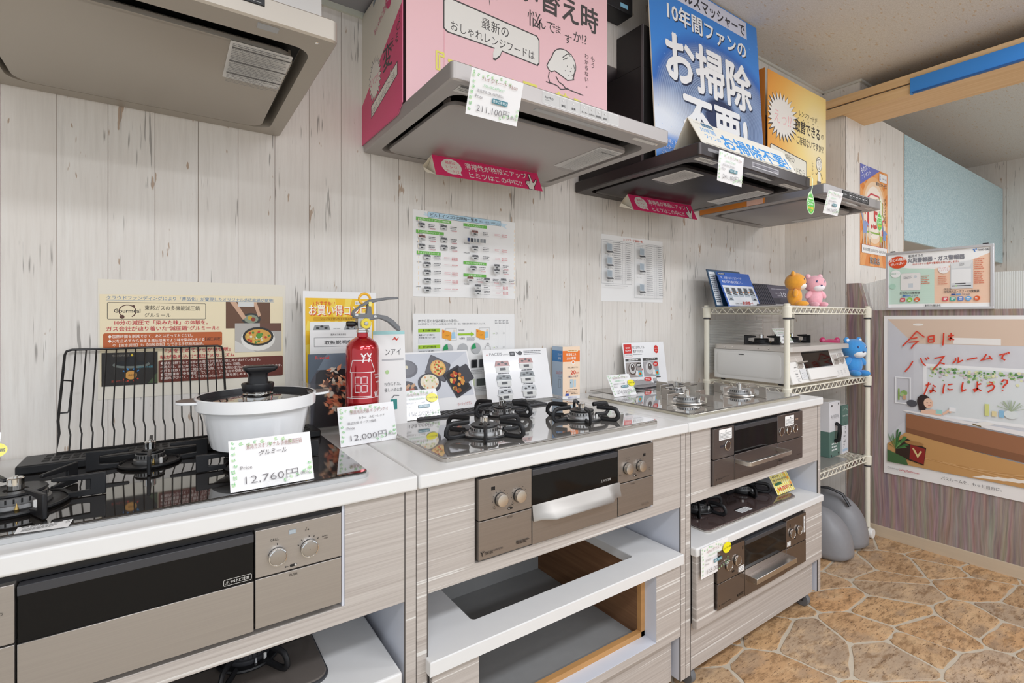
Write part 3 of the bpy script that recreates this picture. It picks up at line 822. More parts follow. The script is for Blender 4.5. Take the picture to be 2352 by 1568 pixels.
# ------------------------------------------------------------------ cooktops
def burner(parent, x, y, z, rp, rh, arms, r1, zt, style, m_iron, m_plate, m_head, rot=0., cap=True):
    """one burner: drip ring, slotted head, cap, sensor, plugs and its pan-support arms (sub-parts)"""
    b = MB().lathe([(rp * .55, 0.001), (rp * .62, .004), (rp * .94, .004), (rp, .0015), (rp, 0)], (x, y, z), 36).build('burner_plate', m_plate, parent, smooth=True)
    hb = MB().lathe([(rh * 1.12, .003), (rh * 1.15, .006), (rh * 1.12, .012), (rh, .013), (rh, .022), (rh * .96, .0235), (.0, .0235)], (x, y, z), 32, cap0=True).build('burner_head', m_head, b, smooth=True, angle=30)
    s = MB()
    for k in range(26):
        t = 2 * math.pi * k / 26; s.M = Matrix.Translation((x, y, z)) @ Matrix.Rotation(t, 4, 'Z'); s.box(rh * .985, rh * 1.012, -.0011, .0011, .0145, .0215)
    s.M = None
    s.build('flame_slots', M_CAVE, b)
    if cap: MB().lathe([(.014, .0235), (rh * .92, .0235), (rh * 1.02, .0265), (rh * .98, .029), (.016, .0275), (.014, .0235)], (x, y, z), 32).build('burner_cap', M_IRON, b, smooth=True)
    MB().lathe([(.011, .02), (.011, .046), (.0095, .0475), (.003, .0475), (.003, .050), (.0, .050)], (x, y, z), 16).build('pan_sensor', M_CHROME, b, smooth=True, angle=30)
    MB().lathe([(.003, .004), (.003, .015), (.0018, .016), (.0, .016)], (x + rh * .75, y - rh * 1.0, z), 10).build('ignition_plug', M_CERAM, b)
    MB().lathe([(.003, .004), (.003, .008), (.0016, .013), (.0, .018)], (x + rh * .25, y - rh * 1.25, z), 10).build('thermocouple', M_BRASS if style == 'plate' else M_ALU, b)
    # pan support ring and arms
    MB().tube([(x + rp * 1.03 * math.cos(2 * math.pi * k / 32), y + rp * 1.03 * math.sin(2 * math.pi * k / 32), z + .004) for k in range(32)], .0032, 6, True).build('support_ring', m_iron, b, smooth=True)
    for k in range(arms):
        t = rot + 2 * math.pi * k / arms
        a = MB(); a.M = Matrix.Translation((x, y, z)) @ Matrix.Rotation(t, 4, 'Z')
        if style == 'plate':
            P = [(rp, .001), (r1, .001), (r1, zt), (rp * .70, zt - .002), (rp * .66, zt - .006), (rp * .72, zt - .0085), (r1 - .022, zt - .011), (r1 - .022, .012), (rp, .010)]
            a.prism(P, 'y', -.0032, .0032)
            o = a.build('support_arm', m_iron, b, bevel=.0014)
        elif style == 'thin':
            P = [(rp, .0), (r1, .0), (r1, zt), (rp * .82, zt - .001), (rp * .80, zt - .006), (r1 - .034, zt - .010), (r1 - .029, zt - .014), (r1 - .029, .012), (r1 - .034, .008), (rp, .007)]
            a.prism(P, 'y', -.0013, .0013)
            o = a.build('support_arm', m_iron, b, bevel=.0006)
        else:
            pts = [(rp, 0, .006), (r1 - .022, 0, .004), (r1 - .008, 0, .006), (r1, 0, .014), (r1 - .001, 0, .024), (r1 - .008, 0, zt - .003), (r1 - .020, 0, zt), (rp * .80, 0, zt)]
            a.tube(pts, .0046, 8, flat=1.5)
            o = a.build('support_arm', m_iron, b, smooth=True, angle=60)
    return b

def cooktop(label, x0, x1, y0, y1, z, m_glass, m_rim, rimh=.009, r=.02, group='built-in gas cooktops'):
    c = thing('gas_cooktop', label, 'cooktop', ((x0 + x1) / 2, (y0 + y1) / 2, z), group=group)
    Z = lambda L, h: [(p[0], p[1], z + h) for p in L]
    MB().loft([Z(rr(x0, y0, x1, y1, r), 0.0003), Z(rr(x0, y0, x1, y1, r), rimh - .001), Z(rr(x0 + .002, y0 + .002, x1 - .002, y1 - .002, r), rimh)]).build('rim', m_rim, c, smooth=True, angle=30)
    MB().loft([Z(rr(x0 + .003, y0 + .003, x1 - .003, y1 - .003, r - .002), rimh - .002), Z(rr(x0 + .003, y0 + .003, x1 - .003, y1 - .003, r - .002), rimh + .0022), Z(rr(x0 + .0045, y0 + .0045, x1 - .0045, y1 - .0045, r - .003), rimh + .0032)]).build('glass_top', m_glass, c, smooth=True, angle=30)
    return c
ZG = ZT + .0122

ct1 = cooktop('black-brown glass cooktop under the white pot on the nearest worktop', -.252, .344, 1.000, 1.492, ZT, M_GL1, mat('pale_steel_rim', '#cfd0d0', .3, .6))
burner(ct1, -.028, 1.325, ZG, .052, .026, 4, .106, .040, 'plate', M_IRON, M_IRON, M_ALUD, 0)
burner(ct1, -.205, 1.150, ZG, .066, .040, 6, .118, .040, 'plate', M_IRON, M_IRON, M_ALUD, R(-4))
burner(ct1, .167, 1.185, ZG, .066, .040, 6, .118, .036, 'plate', M_IRON, M_IRON, M_ALUD, R(0))
v = MB().box(-.245, .335, 1.365, 1.462, ZG, ZG + .018).build('vent_cover', M_IRON, ct1, bevel=.003)
for k in range(36):
    for j in range(3):
        if k < 2: continue
        MB().box(-.240 + k * .0155, -.229 + k * .0155, 1.385 + j * .024, 1.399 + j * .024, ZG + .0179, ZG + .0186).build('vent_slot', M_CAVE, v) if (k * 3 + j) < 110 else None
p = Print(ct1, (0, 0, ZG), u=(1, 0, 0), v=(0, 1, 0), world=True, name='caution_sticker')
p.poly([(-.180, 1.000), (-.120, .990), (-.118, 1.024), (-.181, 1.028)], '#f0f0f0').tiny(-.174, 1.018, -.135, 4, .004, .0016, '#8c8c8c', 2)
p.rect(-.176, 1.021, -.168, 1.0235, '#222222').rect(-.140, 1.0195, -.130, 1.022, '#222222').tiny(-.166, 1.0225, -.142, 1, .003, .0022, '#333333', 2).line([(-.126, 1.012), (-.123, 1.018), (-.121, 1.012), (-.125, 1.008)], .0008, '#666666')

ct2 = cooktop('silver glass cooktop with black looped pan supports on the middle worktop', .508, 1.246, 1.001, 1.492, ZT, M_GL2, M_STEEL)
burner(ct2, .700, 1.140, ZG, .060, .037, 6, .114, .040, 'loop', M_IRON, M_ALU, M_ALU, 0)
burner(ct2, .888, 1.335, ZG, .050, .029, 6, .098, .040, 'loop', M_IRON, M_ALU, M_ALU, 0)
burner(ct2, 1.060, 1.150, ZG, .060, .037, 6, .114, .040, 'loop', M_IRON, M_ALU, M_ALU, 0)
v = MB().box(.63, 1.13, 1.405, 1.480, ZG, ZG + .007).build('vent_cover', M_GRAPH, ct2, bevel=.002)
for k in range(34):
    MB().box(.640 + k * .0143, .6475 + k * .0143, 1.415, 1.472, ZG + .0069, ZG + .0076).build('vent_slot', M_CAVE, v)

ct3 = cooktop('smoked mirror cooktop with steel plate pan supports on the far worktop', 1.398, 2.128, .998, 1.492, ZT, M_GL3, mat('bright_bevel_rim', '#cfcab9', .18, .9))
burner(ct3, 1.577, 1.145, ZG, .060, .034, 4, .112, .040, 'thin', M_STEEL, M_ALU, M_ALU, 0, cap=False)
burner(ct3, 1.740, 1.318, ZG, .050, .026, 4, .098, .040, 'thin', M_STEEL, M_ALU, M_ALU, 0, cap=False)
burner(ct3, 1.910, 1.140, ZG, .060, .034, 4, .112, .040, 'thin', M_STEEL, M_ALU, M_ALU, 0, cap=False)
v = MB().box(1.50, 2.05, 1.43, 1.575, ZG, ZG + .0022).build('back_plate', brushed('mirror_plate', '#9a9590', .15), ct3)
for k in range(24): MB().box(1.56 + k * .019, 1.572 + k * .019, 1.45, 1.50, ZG + .0021, ZG + .0028).build('vent_slot', M_GRAPH, v)

ct4 = cooktop('plum glass cooktop half hidden under the upper shelf of the far cabinet', 1.478, 2.075, .992, 1.45, .468, M_GL4, M_STEEL, rimh=.006, group='lower cooktops')
burner(ct4, 1.616, 1.130, .4775, .055, .033, 6, .105, .038, 'loop', M_IRON, M_GRAPH, M_ALUD, R(-20))
burner(ct4, 1.945, 1.150, .4775, .055, .033, 6, .105, .038, 'loop', M_IRON, M_GRAPH, M_ALUD, R(0))
p = Print(ct4, (0, 0, .4775), u=(1, 0, 0), v=(0, 1, 0), world=True, name='caution_sticker')
p.rect(1.715, 1.012, 1.785, 1.040, '#eeeeee').tiny(1.72, 1.034, 1.78, 4, .006, .002, '#9a9a9a', 2).rect(1.715, 1.041, 1.77, 1.045, '#111111')
ct5 = cooktop('dark grey cooktop on the lower shelf of the nearest cabinet, at the bottom edge', -.33, .268, 1.01, 1.45, .474, mat('taupe_glass', '#7d746d', .15, .4, coat=.6), M_GRAPH, rimh=.006, r=.03, group='lower cooktops')
burner(ct5, .14, 1.165, .4835, .055, .036, 6, .115, .038, 'loop', M_IRON, M_IRON, M_GRAPH, R(0))
burner(ct5, -.20, 1.165, .4835, .055, .036, 6, .115, .038, 'loop', M_IRON, M_IRON, M_GRAPH, R(0))
# ------------------------------------------------------------------ range hoods
def hood(label, x0, x1, m, y0=.988, z0=1.716, z1=1.760, lens=None, baffle=None):
    h = thing('range_hood', label, 'range hood', ((x0 + x1) / 2, 1.59, z0), group='slim range hoods')
    Z = lambda L, z: [(p[0], p[1], z) for p in L]
    O = rr(x0, y0, x1, YW - .004, .012); O2 = rr(x0 + .003, y0 + .003, x1 - .003, YW - .007, .010)
    I = rr(x0 + .036, y0 + .058, x1 - .036, YW - .05, .035); I2 = rr(x0 + .043, y0 + .064, x1 - .043, YW - .056, .032)
    b = MB().loft([Z(O2, z1), Z(O, z1 - .003), Z(O, z0 + .004), Z(O2, z0), Z(I, z0), Z(I2, z0 + .034)], True, True)
    b.build('casing', m, h, smooth=True, angle=28)
    MB().loft([Z(rr(x0 + .045, y0 + .066, x1 - .045, YW - .058, .03), z0 + .0335), Z(rr(x0 + .045, y0 + .066, x1 - .045, YW - .058, .03), z0 + .030)]).build('cavity_lining', M_CAVE, h)
    bx0, bx1, by0, by1 = baffle or (x0 + .056, x1 - .056, y0 + .108, YW - .075)
    B = lambda d, z: Z(rr(bx0 + d, by0 + d, bx1 - d, by1 - d, .030), z)
    MB().loft([B(.004, z0 + .012), B(0, z0 + .008), B(0, z0 - .001), B(.004, z0 - .004)]).build('baffle_plate', m, h, smooth=True, angle=40)
    for sx in (bx0 + .004, bx1 - .010):
        MB().box(sx, sx + .006, by0 + .02, by0 + .05, z0 + .002, z0 + .021).build('baffle_clip', m, h, bevel=.001)
    if lens:
        box('lamp_lens', mat('lamp_lens', '#9a9c9e', .15, coat=.5), h, lens[0], lens[1], lens[2], lens[3], z0 - .0012, z0 + .004, .001)
    MB().lathe([(.0, -.0012), (.003, -.0012), (.004, 0)], (x1 - .035, y0 + .022, z0), 12).build('screw', M_CHROME, h)
    return h
def under(p_parent, z=1.7118): return Print(p_parent, (0, 0, z), u=(1, 0, 0), v=(0, -1, 0), world=True, name='under_label', gloss=.4)
def label_plate(p, x0, x1, ya, yb, bars=2, seed=1):
    if p.ops: p = Print(p.parent, tuple(p.o), u=tuple(p.u), v=tuple(p.vv), name='under_label', gloss=.4)
    """silver caution label; ya = front edge, yb = back edge"""
    p.rrect(x0, -yb, x1, -ya, .003, '#d6d6d4')
    hgt = yb - ya; n = int((hgt - .012) / .0062)
    p.tiny(x0 + .005, -ya - .010, x1 - .005, n, .0062, .0020, '#77787a', seed)
    for k in range(bars): p.rect(x0 + .003, -ya - .006 - k * hgt / bars, x1 - .003, -ya - .001 - k * hgt / bars, '#4c4b4a')

h1 = hood('champagne steel range hood hanging in the top left corner of the view', -.325, .275, M_HOOD1, lens=(.136, .172, .999, .018 + 1.0), baffle=(-.277, .216, 1.088, 1.540))
p = under(h1); label_plate(p, .101, .212, 1.083, 1.257, 3, 4)
p.line([(.125 + .02 * math.cos(R(a)), -1.165 + .013 * math.sin(R(a))) for a in range(0, 360, 24)], .0008, '#666666', True).line([(.15, -1.16), (.17, -1.168), (.2, -1.165), (.205, -1.175), (.16, -1.178)], .0008, '#666666', True)
p.line([(.11, -1.205), (.13, -1.212), (.155, -1.21), (.16, -1.222), (.12, -1.22)], .0008, '#666666', True).line([(.19 + .016 * math.cos(R(a)), -1.222 + .012 * math.sin(R(a))) for a in range(0, 360, 24)], .0008, '#666666', True)
MB().box(.095, .1455, .986, .990, 1.741, 1.7575).build('control_panel', M_BLACK, h1, bevel=.0006)
p = Print(h1, (0, .986, 0), world=True); p.rect(.1265, .0 + 1.745, .1405, 1.7455, '#cfcfcf').line([(.1235, 1.7418), (.1235, 1.757)], .0005, '#777777').rect(.103, 1.7452, .120, 1.7457, '#cfcfcf').rect(.130, 1.751, .136, 1.7515, '#cfcfcf')
box('duct_cover', mat('duct_silver', '#c6c4c1', .35, .5), h1, -.325, .275, 1.115, 1.594, 1.7595, 2.16, .001)

h2 = hood('silver range hood with pink box above and grey touch panel', .522, 1.275, M_HOOD2, lens=(.772, 1.018, 1.004, 1.020), baffle=(.578, 1.215, 1.098, 1.535))
p = under(h2); label_plate(p, 1.103, 1.203, 1.112, 1.340, 1, 5)
p.poly([(1.118, -1.122), (1.124, -1.122), (1.121, -1.116)], '#333333').line([(1.125, -1.22), (1.14, -1.21), (1.15, -1.225), (1.17, -1.212), (1.185, -1.225)], .001, '#777777').line([(1.12, -1.30), (1.135, -1.29), (1.15, -1.302), (1.18, -1.295)], .001, '#777777')
p = under(h2, 1.716); label_plate(p, .552, .640, 1.004, 1.040, 1, 7); label_plate(p, 1.136, 1.234, 1.002, 1.018, 0, 8)
p = Print(h2, (0, .988, 0), world=True)
p.rrect(.777, 1.7235, 1.050, 1.7555, .003, '#e8e7e5').rrect(.7785, 1.725, 1.0485, 1.754, .003, '#c7c6c4')
p.text('AirPRO', .785, 1.7385, .0085, '#4b4b4c', w=.028, bold=.02).text('by FUJIOH', .787, 1.7335, .0035, '#6b6b6b')
for xx in (.834, .858, .905, .935, .960, .985, 1.008): p.line([(xx, 1.7255), (xx, 1.7535)], .0005, '#a8a7a5')
for xx, tx in ((.846, '運転'), (.881, '風量'), (.920, 'タイマー'), (.947, 'お手入れ'), (.972, '常時換気'), (.9965, '照明')):
    p.text(tx, xx, 1.7305, .0062, '#3e3e40', a='c', w=min(.020, .0068 * len(tx)), bold=.02).disc(xx, 1.7455, .0022, '#dedddb', n=10)
box('duct_cover', M_HOOD2, h2, .538, 1.262, 1.280, 1.594, 1.7595, 2.15)

h3 = hood('black steel range hood under the blue panel', 1.429, 2.180, M_HOOD3, lens=(1.745, 1.925, 1.008, 1.024), baffle=(1.484, 2.122, 1.098, 1.540))
p = under(h3); label_plate(p, 1.520, 1.636, 1.112, 1.262, 0, 5); label_plate(p, 2.014, 2.112, 1.120, 1.360, 0, 6)
p.line([(1.55 + .014 * math.cos(R(a)), -1.145 + .012 * math.sin(R(a))) for a in range(0, 360, 30)], .001, '#777777', True).line([(1.60 + .014 * math.cos(R(a)), -1.145 + .012 * math.sin(R(a))) for a in range(0, 360, 30)], .001, '#777777', True)
p = under(h3, 1.716); label_plate(p, 2.010, 2.160, 1.010, 1.034, 0, 3); label_plate(p, 1.45, 1.56, 1.000, 1.030, 0, 4)
p = Print(h3, (0, .988, 0), world=True)
p.rect(1.4715, 1.736, 1.548, 1.7465, '#8a898b')
p.rect(1.741, 1.7305, 1.923, 1.7475, '#c9c8ca').rect(1.7425, 1.733, 1.9215, 1.7462, '#8b888e').tiny(1.75, 1.743, 1.915, 2, .005, .0025, '#5c595f', 3)
MB().tube([(1.875, 1.006, 1.7145), (1.880, 1.004, 1.7125), (1.92, 1.004, 1.7125), (1.925, 1.006, 1.7145)], .0012, 6).build('lens_lever', M_BLACK, h3)
d3 = box('duct_cover', mat('black_duct', '#343232', .4, .4, noise=((4, 4, 4), .05)), h3, 1.452, 2.158, 1.246, 1.594, 1.7605, 2.12, .001)
box('duct_cover_top', MATS['black_duct'], h3, 1.452, 2.158, 1.246, 1.375, 2.1205, 2.275, .001)
box('front_flange', mat('flange_grey', '#777577', .35, .7), h3, 1.449, 1.4515, 1.240, 1.250, 1.7605, 2.272)
# dark fixings high behind, with a small blue label
fx = thing('duct_hanger', 'dark duct hanger with a small blue label between the pink box and the black duct', 'bracket', (1.36, 1.37, 2.3))
MB().box(1.30, 1.46, 1.30, 1.378, 2.33, 2.46).build('bracket_body', M_BLACK, fx, bevel=.003)
box('blue_label', mat('blue_label', '#7fb4cf', .4), fx, 1.392, 1.432, 1.2985, 1.2995, 2.345, 2.36)

h4 = hood('grey steel range hood at the far end under the orange box', 2.308, 2.900, M_HOOD4, lens=(2.52, 2.70, 1.006, 1.022))
p = under(h4); label_plate(p, 2.800, 2.872, 1.145, 1.375, 0, 9)
p = under(h4, 1.716); label_plate(p, 2.34, 2.43, 1.00, 1.045, 0, 4); label_plate(p, 2.78, 2.86, 1.0, 1.02, 0, 3)
MB().box(2.470, 2.748, .9855, .990, 1.722, 1.752).build('control_panel', M_BLACK, h4, bevel=.0008)
p = Print(h4, (0, .9855, 0), world=True)
p.text('FUJIOH', 2.48, 1.734, .007, '#cfcfcf', w=.03)
for k in range(6): p.line(rr(2.535 + k * .034, 1.727, 2.560 + k * .034, 1.747, .003, 2), .0009, '#b9b9b9', True).rect(2.540 + k * .034, 1.735, 2.555 + k * .034, 1.739, '#d8d8d8')
MB().tube([(2.655, 1.004, 1.7145), (2.66, 1.003, 1.7125), (2.70, 1.003, 1.7125), (2.705, 1.006, 1.7145)], .0012, 6).build('lens_lever', M_BLACK, h4)
box('duct_cover', M_HOOD4, h4, 2.345, 2.895, 1.265, 1.594, 1.7605, 2.15)

# ------------------------------------------------------------------ printed cardboard boxes and boards over the hoods
M_PINK = mat('pink_card', '#f8cbd0', .5)
DK = '#4f4b4b'
pb = thing('display_box', 'pink cardboard display box over the silver hood, printed about choosing a hood', 'box', (.9, 1.27, 1.7605))
box('front_face', M_PINK, pb, .530, 1.286, 1.263, 1.2645, 1.7605, 2.44, .0004)
b = MB().prism([(1.2645, 1.762), (1.296, 1.738), (1.597, 1.738), (1.597, 2.15), (1.375, 2.15), (1.375, 2.44), (1.2645, 2.44)], 'x', .519, .5215)
b.build('side_face', mat('pink_side', '#d96f8d', .5), pb)
MB().prism([(1.2645, 1.762), (1.597, 1.762), (1.597, 2.15), (1.375, 2.15), (1.375, 2.44), (1.2645, 2.44)], 'x', 1.2845, 1.286).build('side_face', M_PINK, pb)
# side printing (faces -X): u = -Y, v = Z
p = Print(pb, (.519, 0, 0), u=(0, -1, 0), v=(0, 0, 1), world=True, gloss=.5)
p.poly([(-1.597, 1.738), (-1.296, 1.738), (-1.2645, 1.762), (-1.2645, 1.935), (-1.597, 1.945)], '#e2607f') if False else None
p.poly([(-1.597, 1.995), (-1.2645, 2.03), (-1.2645, 2.44), (-1.375, 2.44), (-1.375, 2.15), (-1.597, 2.15)], '#e8e3d4')
p.poly([(-1.597, 1.739), (-1.297, 1.739), (-1.2648, 1.7625), (-1.2648, 2.03), (-1.597, 1.862)], '#e0567f')
p.poly([(-1.597, 1.862), (-1.2648, 2.03), (-1.2648, 2.031), (-1.597, 1.996)], '#e8e3d4')
cx, cy = -1.475, 1.905
st = [(cx + (.042 if k % 2 else .056) * math.cos(R(k * 360 / 44)), cy + (.052 if k % 2 else .07) * math.sin(R(k * 360 / 44))) for k in range(44)]
p.poly(st, DK).poly([(cx + (a - cx) * .93, cy + (b_ - cy) * .93) for a, b_ in st], '#f0ece2')
p.text('いつ!?', cx, cy - .014, .034, '#e98aa6', a='c', w=.075)
p.text('変', -1.405, 1.900, .075, DK, bold=.02).text('える', -1.345, 1.938, .032, DK).text('の', -1.302, 1.966, .032, DK).text('?', -1.283, 1.990, .034, DK)
p.poly([(-1.508, 1.795), (-1.296, 1.847), (-1.296, 1.885), (-1.340, 1.874), (-1.345, 1.892), (-1.352, 1.871), (-1.508, 1.834)], DK)
p.poly([(-1.505, 1.798), (-1.299, 1.849), (-1.299, 1.881), (-1.341, 1.871), (-1.346, 1.886), (-1.3505, 1.868), (-1.505, 1.831)], '#f0ece2')
p.text('はじめよう、おしゃれレンジフード生活。', -1.502, 1.803, .021, DK, w=.196, rot=14)
p.disc(-1.36, 2.105, .026, '#d9517c', ry=.045).text('LGR', -1.36, 2.118, .020, '#f6d9e0', a='c', w=.034, bold=.03).tiny(-1.378, 2.108, -1.343, 3, .010, .004, '#f0c3cf', 3)
p.text('おしゃれに変身', -1.475, 2.035, .024, '#dd6f92', w=.11, rot=20)
p.poly([(-1.49, 2.14), (-1.42, 2.18), (-1.415, 2.165), (-1.487, 2.128)], '#9aa3ab').poly([(-1.325, 2.09), (-1.285, 2.14), (-1.282, 2.125), (-1.32, 2.075)], '#9aa3ab').line([(-1.44, 2.2), (-1.31, 2.135)], .012, '#8f979e')
# front printing
p = Print(pb, (0, 1.263, 0), world=True, gloss=.5)
p.rect(.642, 1.762, .644, 2.44, '#f2b0ba')
sp = [(.640, 1.998), (.640, 2.080), (.655, 2.092), (.972, 2.083), (.982, 2.072), (.982, 1.996), (.975, 1.987), (.838, 1.992), (.832, 1.975), (.815, 1.958), (.806, 1.958), (.806, 1.974), (.812, 1.992), (.652, 1.990)]
p.poly(sp, DK)
ccx, ccy = .811, 2.035
p.poly([(ccx + (a - ccx) * .978, ccy + (b_ - ccy) * .92) for a, b_ in sp], '#efece6')
p.text('最新の', .765, 2.042, .037, '#454142', w=.098).text('おしゃれレンジフードは', .664, 2.003, .032, '#454142', w=.298)
p.text('い替え時', .905, 2.178, .092, DK, w=.335, bold=.03)
for k, (ch, s_, dz) in enumerate((('悩', .056, 0), ('ん', .040, .004), ('で', .043, .004), ('ま', .030, .010), ('す', .036, -.010), ('か', .040, .008), ('!?', .044, .010))):
    p.text(ch, .934 + k * .0385, 2.110 + dz, s_, DK)
burst = []
for k in range(9): burst += [(.735 + k * .013, 2.20), (.7415 + k * .013, 2.115 + abs(k - 4) * .012 + (k % 2) * .02)]
p.poly([(.73, 2.30)] + burst + [(.852, 2.20), (.86, 2.30)], DK).poly([(.735, 2.30)] + [(a, b_ + .012) for a, b_ in burst[2:-2]] + [(.852, 2.30)], '#f3efe9')
p.text('『コンロの買い替え』', .618, 1.862, .078, '#f3ea73', w=.585, bold=.03)
# seated person sketch: hair, face, arm, table line
hx, hy = 1.085, 2.028
hair = [(hx + .052 * math.cos(R(a)), hy + .045 * math.sin(R(a))) for a in range(-40, 185, 15)] + [(1.020, 2.015), (1.012, 2.0), (1.020, 1.988), (1.030, 1.985), (1.045, 1.992), (1.07, 1.985), (1.10, 1.975), (1.128, 1.985)]
p.poly(hair, '#efece6').line(hair, .0032, DK, True)
p.line([(1.078, 2.045), (1.098, 2.062), (1.118, 2.068)], .003, DK).line([(1.080, 2.038), (1.102, 2.052)], .003, DK).line([(1.10, 2.068), (1.112, 2.058)], .003, DK)
for a, b_ in ((1.098, 2.022), (1.116, 2.020), (1.09, 2.005), (1.112, 2.008), (1.105, 1.993), (1.12, 1.998)): p.disc(a, b_, .0018, DK, n=8)
p.line([(1.126, 2.035), (1.132, 2.02), (1.128, 1.995), (1.122, 1.985)], .0025, DK)
p.line([(1.022, 1.982), (1.018, 1.965), (1.024, 1.948), (1.055, 1.946), (1.07, 1.938), (1.085, 1.942), (1.10, 1.950)], .003, DK).line([(1.05, 1.975), (1.062, 1.960), (1.08, 1.955), (1.094, 1.945), (1.108, 1.948)], .003, DK)
p.line([(1.008, 1.947), (1.030, 1.946)], .003, DK).line([(1.105, 1.946), (1.170, 1.943)], .003, DK)
p.text('もう', 1.215, 2.094, .021, DK, vert=True).text('わからない。', 1.186, 2.094, .019, DK, vert=True)

# blue board
bd = thing('display_board', 'blue display board with bold white lettering leaning on the black duct', 'board', (1.470, 1.196, 1.7605), rot=(R(-3.4), 0, 0))
MB().box(0, .748, 0, .004, 0, .748).build('board', M_CREAM, bd, False)
def board_mat():
    k = NT('blue_fan_print', rough=.28, spec=.5)
    tc = k.n('TexCoord'); sp = k.n('SeparateXYZ'); k.l(tc.outputs['Object'], sp.inputs[0])
    def m(op, a, b=None):
        x = k.n('Math', operation=op)
        for i, v in enumerate((a, b)):
            if v is None: continue
            if isinstance(v, (int, float)): x.inputs[i].default_value = v
            else: k.l(v, x.inputs[i])
        return x.outputs[0]
    dx = m('MULTIPLY', m('SUBTRACT', sp.outputs[0], .43), .95); dz = m('MULTIPLY', m('SUBTRACT', sp.outputs[2], .25), 1.35)
    r = m('SQRT', m('ADD', m('MULTIPLY', dx, dx), m('MULTIPLY', dz, dz)))
    rings = m('ABSOLUTE', m('SINE', m('MULTIPLY', r, 330)))
    c = k.ramp(r, [(.0, '#2c3f66'), (.10, '#22345c'), (.13, '#7d97c2'), (.22, '#3d5688'), (.30, '#6b85b4'), (.36, '#41619f'), (.41, '#2f6fc4'), (.46, '#3b8be0')])
    msk = m('MULTIPLY', k.ramp(r, [(.12, 0.), (.15, .55), (.37, .45), (.405, 0.)]), rings)
    c = k.mix(msk, c, '#bcd0ea')
    # bright splash at the lower left
    ddx = m('MULTIPLY', m('SUBTRACT', sp.outputs[0], .02), 1.); ddz = m('MULTIPLY', m('SUBTRACT', sp.outputs[2], .16), 2.2)
    r2 = m('SQRT', m('ADD', m('MULTIPLY', ddx, ddx), m('MULTIPLY', ddz, ddz)))
    c = k.mix(k.ramp(r2, [(.08, .9), (.34, 0.)]), c, '#f2f6fb')
    low = k.ramp(sp.outputs[2], [(.09, 1.), (.12, 0.)])
    c = k.mix(low, c, '#2f8be6')
    n = k.noise(k.coords((60, 60, 60)), 1., 2)
    c = k.mix(k.ramp(n, [(.71, 0.), (.74, .5)]), c, '#9cc8f4')
    k.col(c); return k.m
MB().box(.001, .747, -.0006, 0, .001, .747).build('printed_face', board_mat(), bd, False)
p = Print(bd, (0, -.0006, 0), gloss=.3, lift=.0003)
p.poly([(.10, .665), (.66, .665), (.66, .742), (.10, .742)], '#dfe0f0').text('フィルスマッシャーで', .115, .678, .058, '#2b2a33', w=.53, bold=.035)
def shadowed(t, x, y, h, w, bold, d=.006):
    p.text(t, x + d, y - d, h, '#23304d', w=w, bold=bold); p.rect(.3, .3, .3001, .3001, '#23304d'); p.text(t, x, y, h, '#fbfbfb', w=w, bold=bold)
shadowed('10年間ファンの', .105, .575, .080, .54, .035, .004)
shadowed('お掃除', .085, .345, .215, .58, .045)
shadowed('不要!', .175, .125, .215, .44, .045)
for k in range(4): p.tiny(.13, .070 - k * .016, .34, 1, .01, .006, '#e9f2fc', k)
p.text('「お掃除」といっても', .03, .078, .017, '#ffffff', w=.16).text('フィルター清掃は', .02, .054, .017, '#ffffff', w=.13).text('ことをおすすめ', .03, .030, .017, '#ffffff', w=.13)

# white tent sign on the black hood
tn = thing('tent_sign', 'white folded tent sign with light blue lettering standing on the black hood', 'sign', (1.470, 1.004, 1.7612))
A = (1.004, 1.762); Bp = (1.066, 1.873); Cc = (1.130, 1.762)
MB().prism([A, (A[0] + .0016, A[1]), (Bp[0], Bp[1] - .003), (Cc[0] - .0016, Cc[1]), Cc, Bp], 'x', 1.470, 2.105).build('card', M_CREAM, tn)
nv = Vector((0, Bp[0] - A[0], Bp[1] - A[1])).normalized()
p = Print(tn, (1.470, A[0], A[1]), u=(1, 0, 0), v=tuple(nv), world=True, gloss=.5)
p.rect(.001, .001, .634, .126, '#f3efe4').text('AirPRO', .022, .108, .012, '#b8b6ae', w=.045).rect(.068, .104, .135, .121, '#2f6b8f').text('by FUJIOH', .072, .1075, .011, '#dbe6ec', w=.058)
p.text('10年間', .045, .075, .026, '#5aa9e8', w=.085, bold=.01).text('ファンの', .050, .044, .026, '#5aa9e8', w=.09, bold=.01)
p.text('お掃除不要!', .152, .026, .080, '#3f9be6', w=.455, bold=.035).tiny(.02, .016, .60, 2, .006, .0022, '#bfb9ac', 3)

